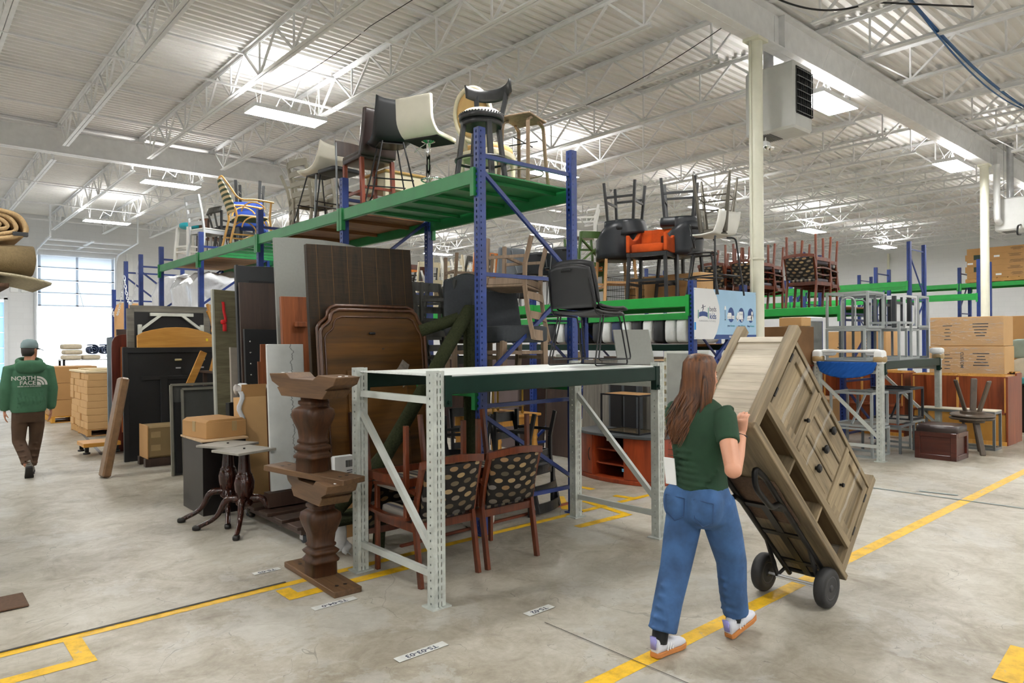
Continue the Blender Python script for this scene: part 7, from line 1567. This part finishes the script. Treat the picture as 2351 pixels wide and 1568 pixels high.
# pallet of flat cartons, one carton at a time
p_ = thing('pallet', 'wooden pallet under the block of small cartons in the aisle', 'pallet', (3.13, 15.45, 0)); pallet_parts(p_, 1.04, 1.6, pw_)
ly = ['lowest', 'second', 'third', 'fourth', 'fifth', 'sixth', 'seventh', 'top']; o0 = None; random.seed(9)
for L_ in range(8):
    for k in range(5):
        lab = f"carton in the {ly[L_]} layer of the aisle pallet, {['nearest','second','third','fourth','farthest'][k]} from the headboards"
        loc = (3.13+random.uniform(-.015,.015), 14.81+.318*k, .137+.128*L_)
        if o0 is None: o0 = carton(lab, loc, (1.02, .31, .126), 0, card2, True, 'small cartons on the aisle pallet'); G().box((.1, -.156, .06), (.1, .002, .05)).obj('box_lettering', plain('faint_print', srgb(120,84,50), .7), o0)
        else: dup(o0, loc, label=lab)
palew = plain('pale_birch', srgb(222,204,166), .6, 0, .06)
t = thing('slat_bundle', 'pale wooden slats lying on the block of small cartons', 'bed slats', (3.13, 15.45, 1.163)); G().box((0, 0, .02), (1.08, 1.6, .035), .004).obj('panel', palew, t)
for k in range(5): G().box((.05, -.5+.25*k, .052), (.95, .09, .025), .003, rad(3*(k % 3)-3)).obj('slat', palew, t)
p_ = thing('pallet', 'yellow-brown pallet under the three big cartons further down the aisle', 'pallet', (2.95, 18.3, 0)); pallet_parts(p_, .9, 1.1, plain('yellow_pallet', srgb(196,142,44), .7))
for k in range(3): carton(f"{['lowest','middle','topmost'][k]} of three big cartons further down the aisle", (2.95, 18.3, .137+.36*k), (.85, 1.0, .355), 0, card, True, 'big cartons in the aisle', marks=80+k)
o = G().sheet(lambda u, v: (-.44-.02*sin(9*v), -.45+.5*u+.03*sin(12*v), .2+.7*v+.05*sin(7*u)), 8, 14, .003).obj('plastic_film', film, None); o.location = (2.95, 18.3, .1); tag(o, 'torn plastic film hanging on the big cartons in the aisle', 'film')
# shelf of folded and rolled blankets
t = thing('utility_shelf', 'wire utility shelf with rolled blankets before the dock door', 'shelf', (3.85, 20.6, 0))
for sx in (-1, 1):
    for sy in (-1, 1): G().box((sx*.72, sy*.3, .66), (.05, .05, 1.32)).obj('post', blackm, t)
for z in (1.3, .88, .4): G().box((0, 0, z), (1.5, .64, .02)).obj('shelf_board', white, t)
ivr = plain('ivory_blanket', srgb(196,186,164), .95, 0, .08, 20); bgy = plain('blue_grey_blanket', srgb(76,90,118), .95, 0, .16, 20); npt = plain('speckled_blanket', srgb(128,136,152), .95, 0, .3, 60); tbl = plain('teal_blue_towel', srgb(26,92,128), .9, 0, .1)
for k, (x, z, d_, m_, lab) in enumerate(((-.52, 1.37, (.42,.5,.12), ivr, 'lowest folded ivory blanket'), (-.1, 1.37, (.42,.5,.12), ivr, 'folded ivory blanket under the blue-grey rolls'), (-.5, 1.5, (.42,.5,.13), ivr, 'middle folded ivory blanket'), (-.52, 1.64, (.44,.5,.14), ivr, 'topmost folded ivory blanket'), (.5, 1.39, (.4,.5,.15), npt, 'speckled folded blanket'), (.5, 1.54, (.36,.5,.14), npt, 'speckled blanket on top of its twin'), (-.5, .95, (.36,.5,.1), tbl, 'lower teal-blue folded towel'), (-.5, 1.06, (.36,.5,.1), tbl, 'upper teal-blue folded towel'), (0, .95, (.4,.5,.1), tbl, 'teal-blue towel in the middle of the shelf'), (.5, .95, (.34,.5,.11), bgy, 'blue-grey towel on the lower shelf'), (.5, 1.07, (.3,.5,.1), plain('royal_towel', srgb(20,60,140), .9), 'royal blue towel on the lower shelf'))):
    o = G().puff((0, 0, 0), d_, .4, 10).obj('blanket', m_, None); o.location = (3.85+x, 20.6, z); tag(o, lab+' on the utility shelf', 'blanket', 'blankets on the utility shelf')
for k, x in enumerate((-.06, .22)):
    t = thing('blanket', f"{['left','right'][k]} blue-grey rolled blanket on the utility shelf", 'blanket', (3.85+x, 20.35, 1.56), 0, 'blankets on the utility shelf'); q = [(cos(a)*(.02+.0078*a), sin(a)*(.02+.0078*a)) for a in [j*.3 for j in range(50)]]
    G().sheet(lambda u, v: (q[int(v*49)][0], u*.5, q[int(v*49)][1]), 2, 49, .02).obj('rolled_cloth', bgy, t)
board('headboard', 'tan wooden headboard with rounded corner standing among the bare blue frames', 'headboard', [(263,716),(268,700),(276,695),(330,697)], 17.8, .02, .05, plain('tan_veneer', srgb(206,160,108), .5, 0, .06), 0)
# floor labels
lab_m = plain('floor_label_white', srgb(206,208,204), .6, 0, .1, 20)
def flabel(label, px, s, w_=.3):
    c_ = at(*px); t = thing('floor_label', label, 'label', (c_.x, c_.y, .0035), pi); G().box((0, 0, 0), (w_, .062, .001)).obj('label_strip', lab_m, t); text('label_lettering', s, .05, ink, t, Mx.Translation((0, 0, .0007)), 'CENTER', .0002, True, 1.1)
flabel('white floor label reading TS-04-0 by the trestle pedestal', (768, 1386), 'TS-04-0'); flabel('worn white floor label reading TS-03-03 in the foreground', (968, 1497), 'TS-03-03', .32); flabel('worn white floor label in the middle of the floor', (1238, 1402), 'TS-02', .22); flabel('worn white floor label left of the yellow line corner', (612, 1312), 'TS-05', .2)
o = G().box((0, 0, .01), (.3, .3, .012), .004).obj('floor_piece', brr, None); c_ = at(-5, 1392); o.location = (c_.x, c_.y, 0); tag(o, 'flat brown piece on the floor at the left edge', 'mat')  # thin flat brown square
for l in bpy.data.objects:
    if l.name.startswith('dining_chair') and l.get('label') == 'x': bpy.data.objects.remove(l)
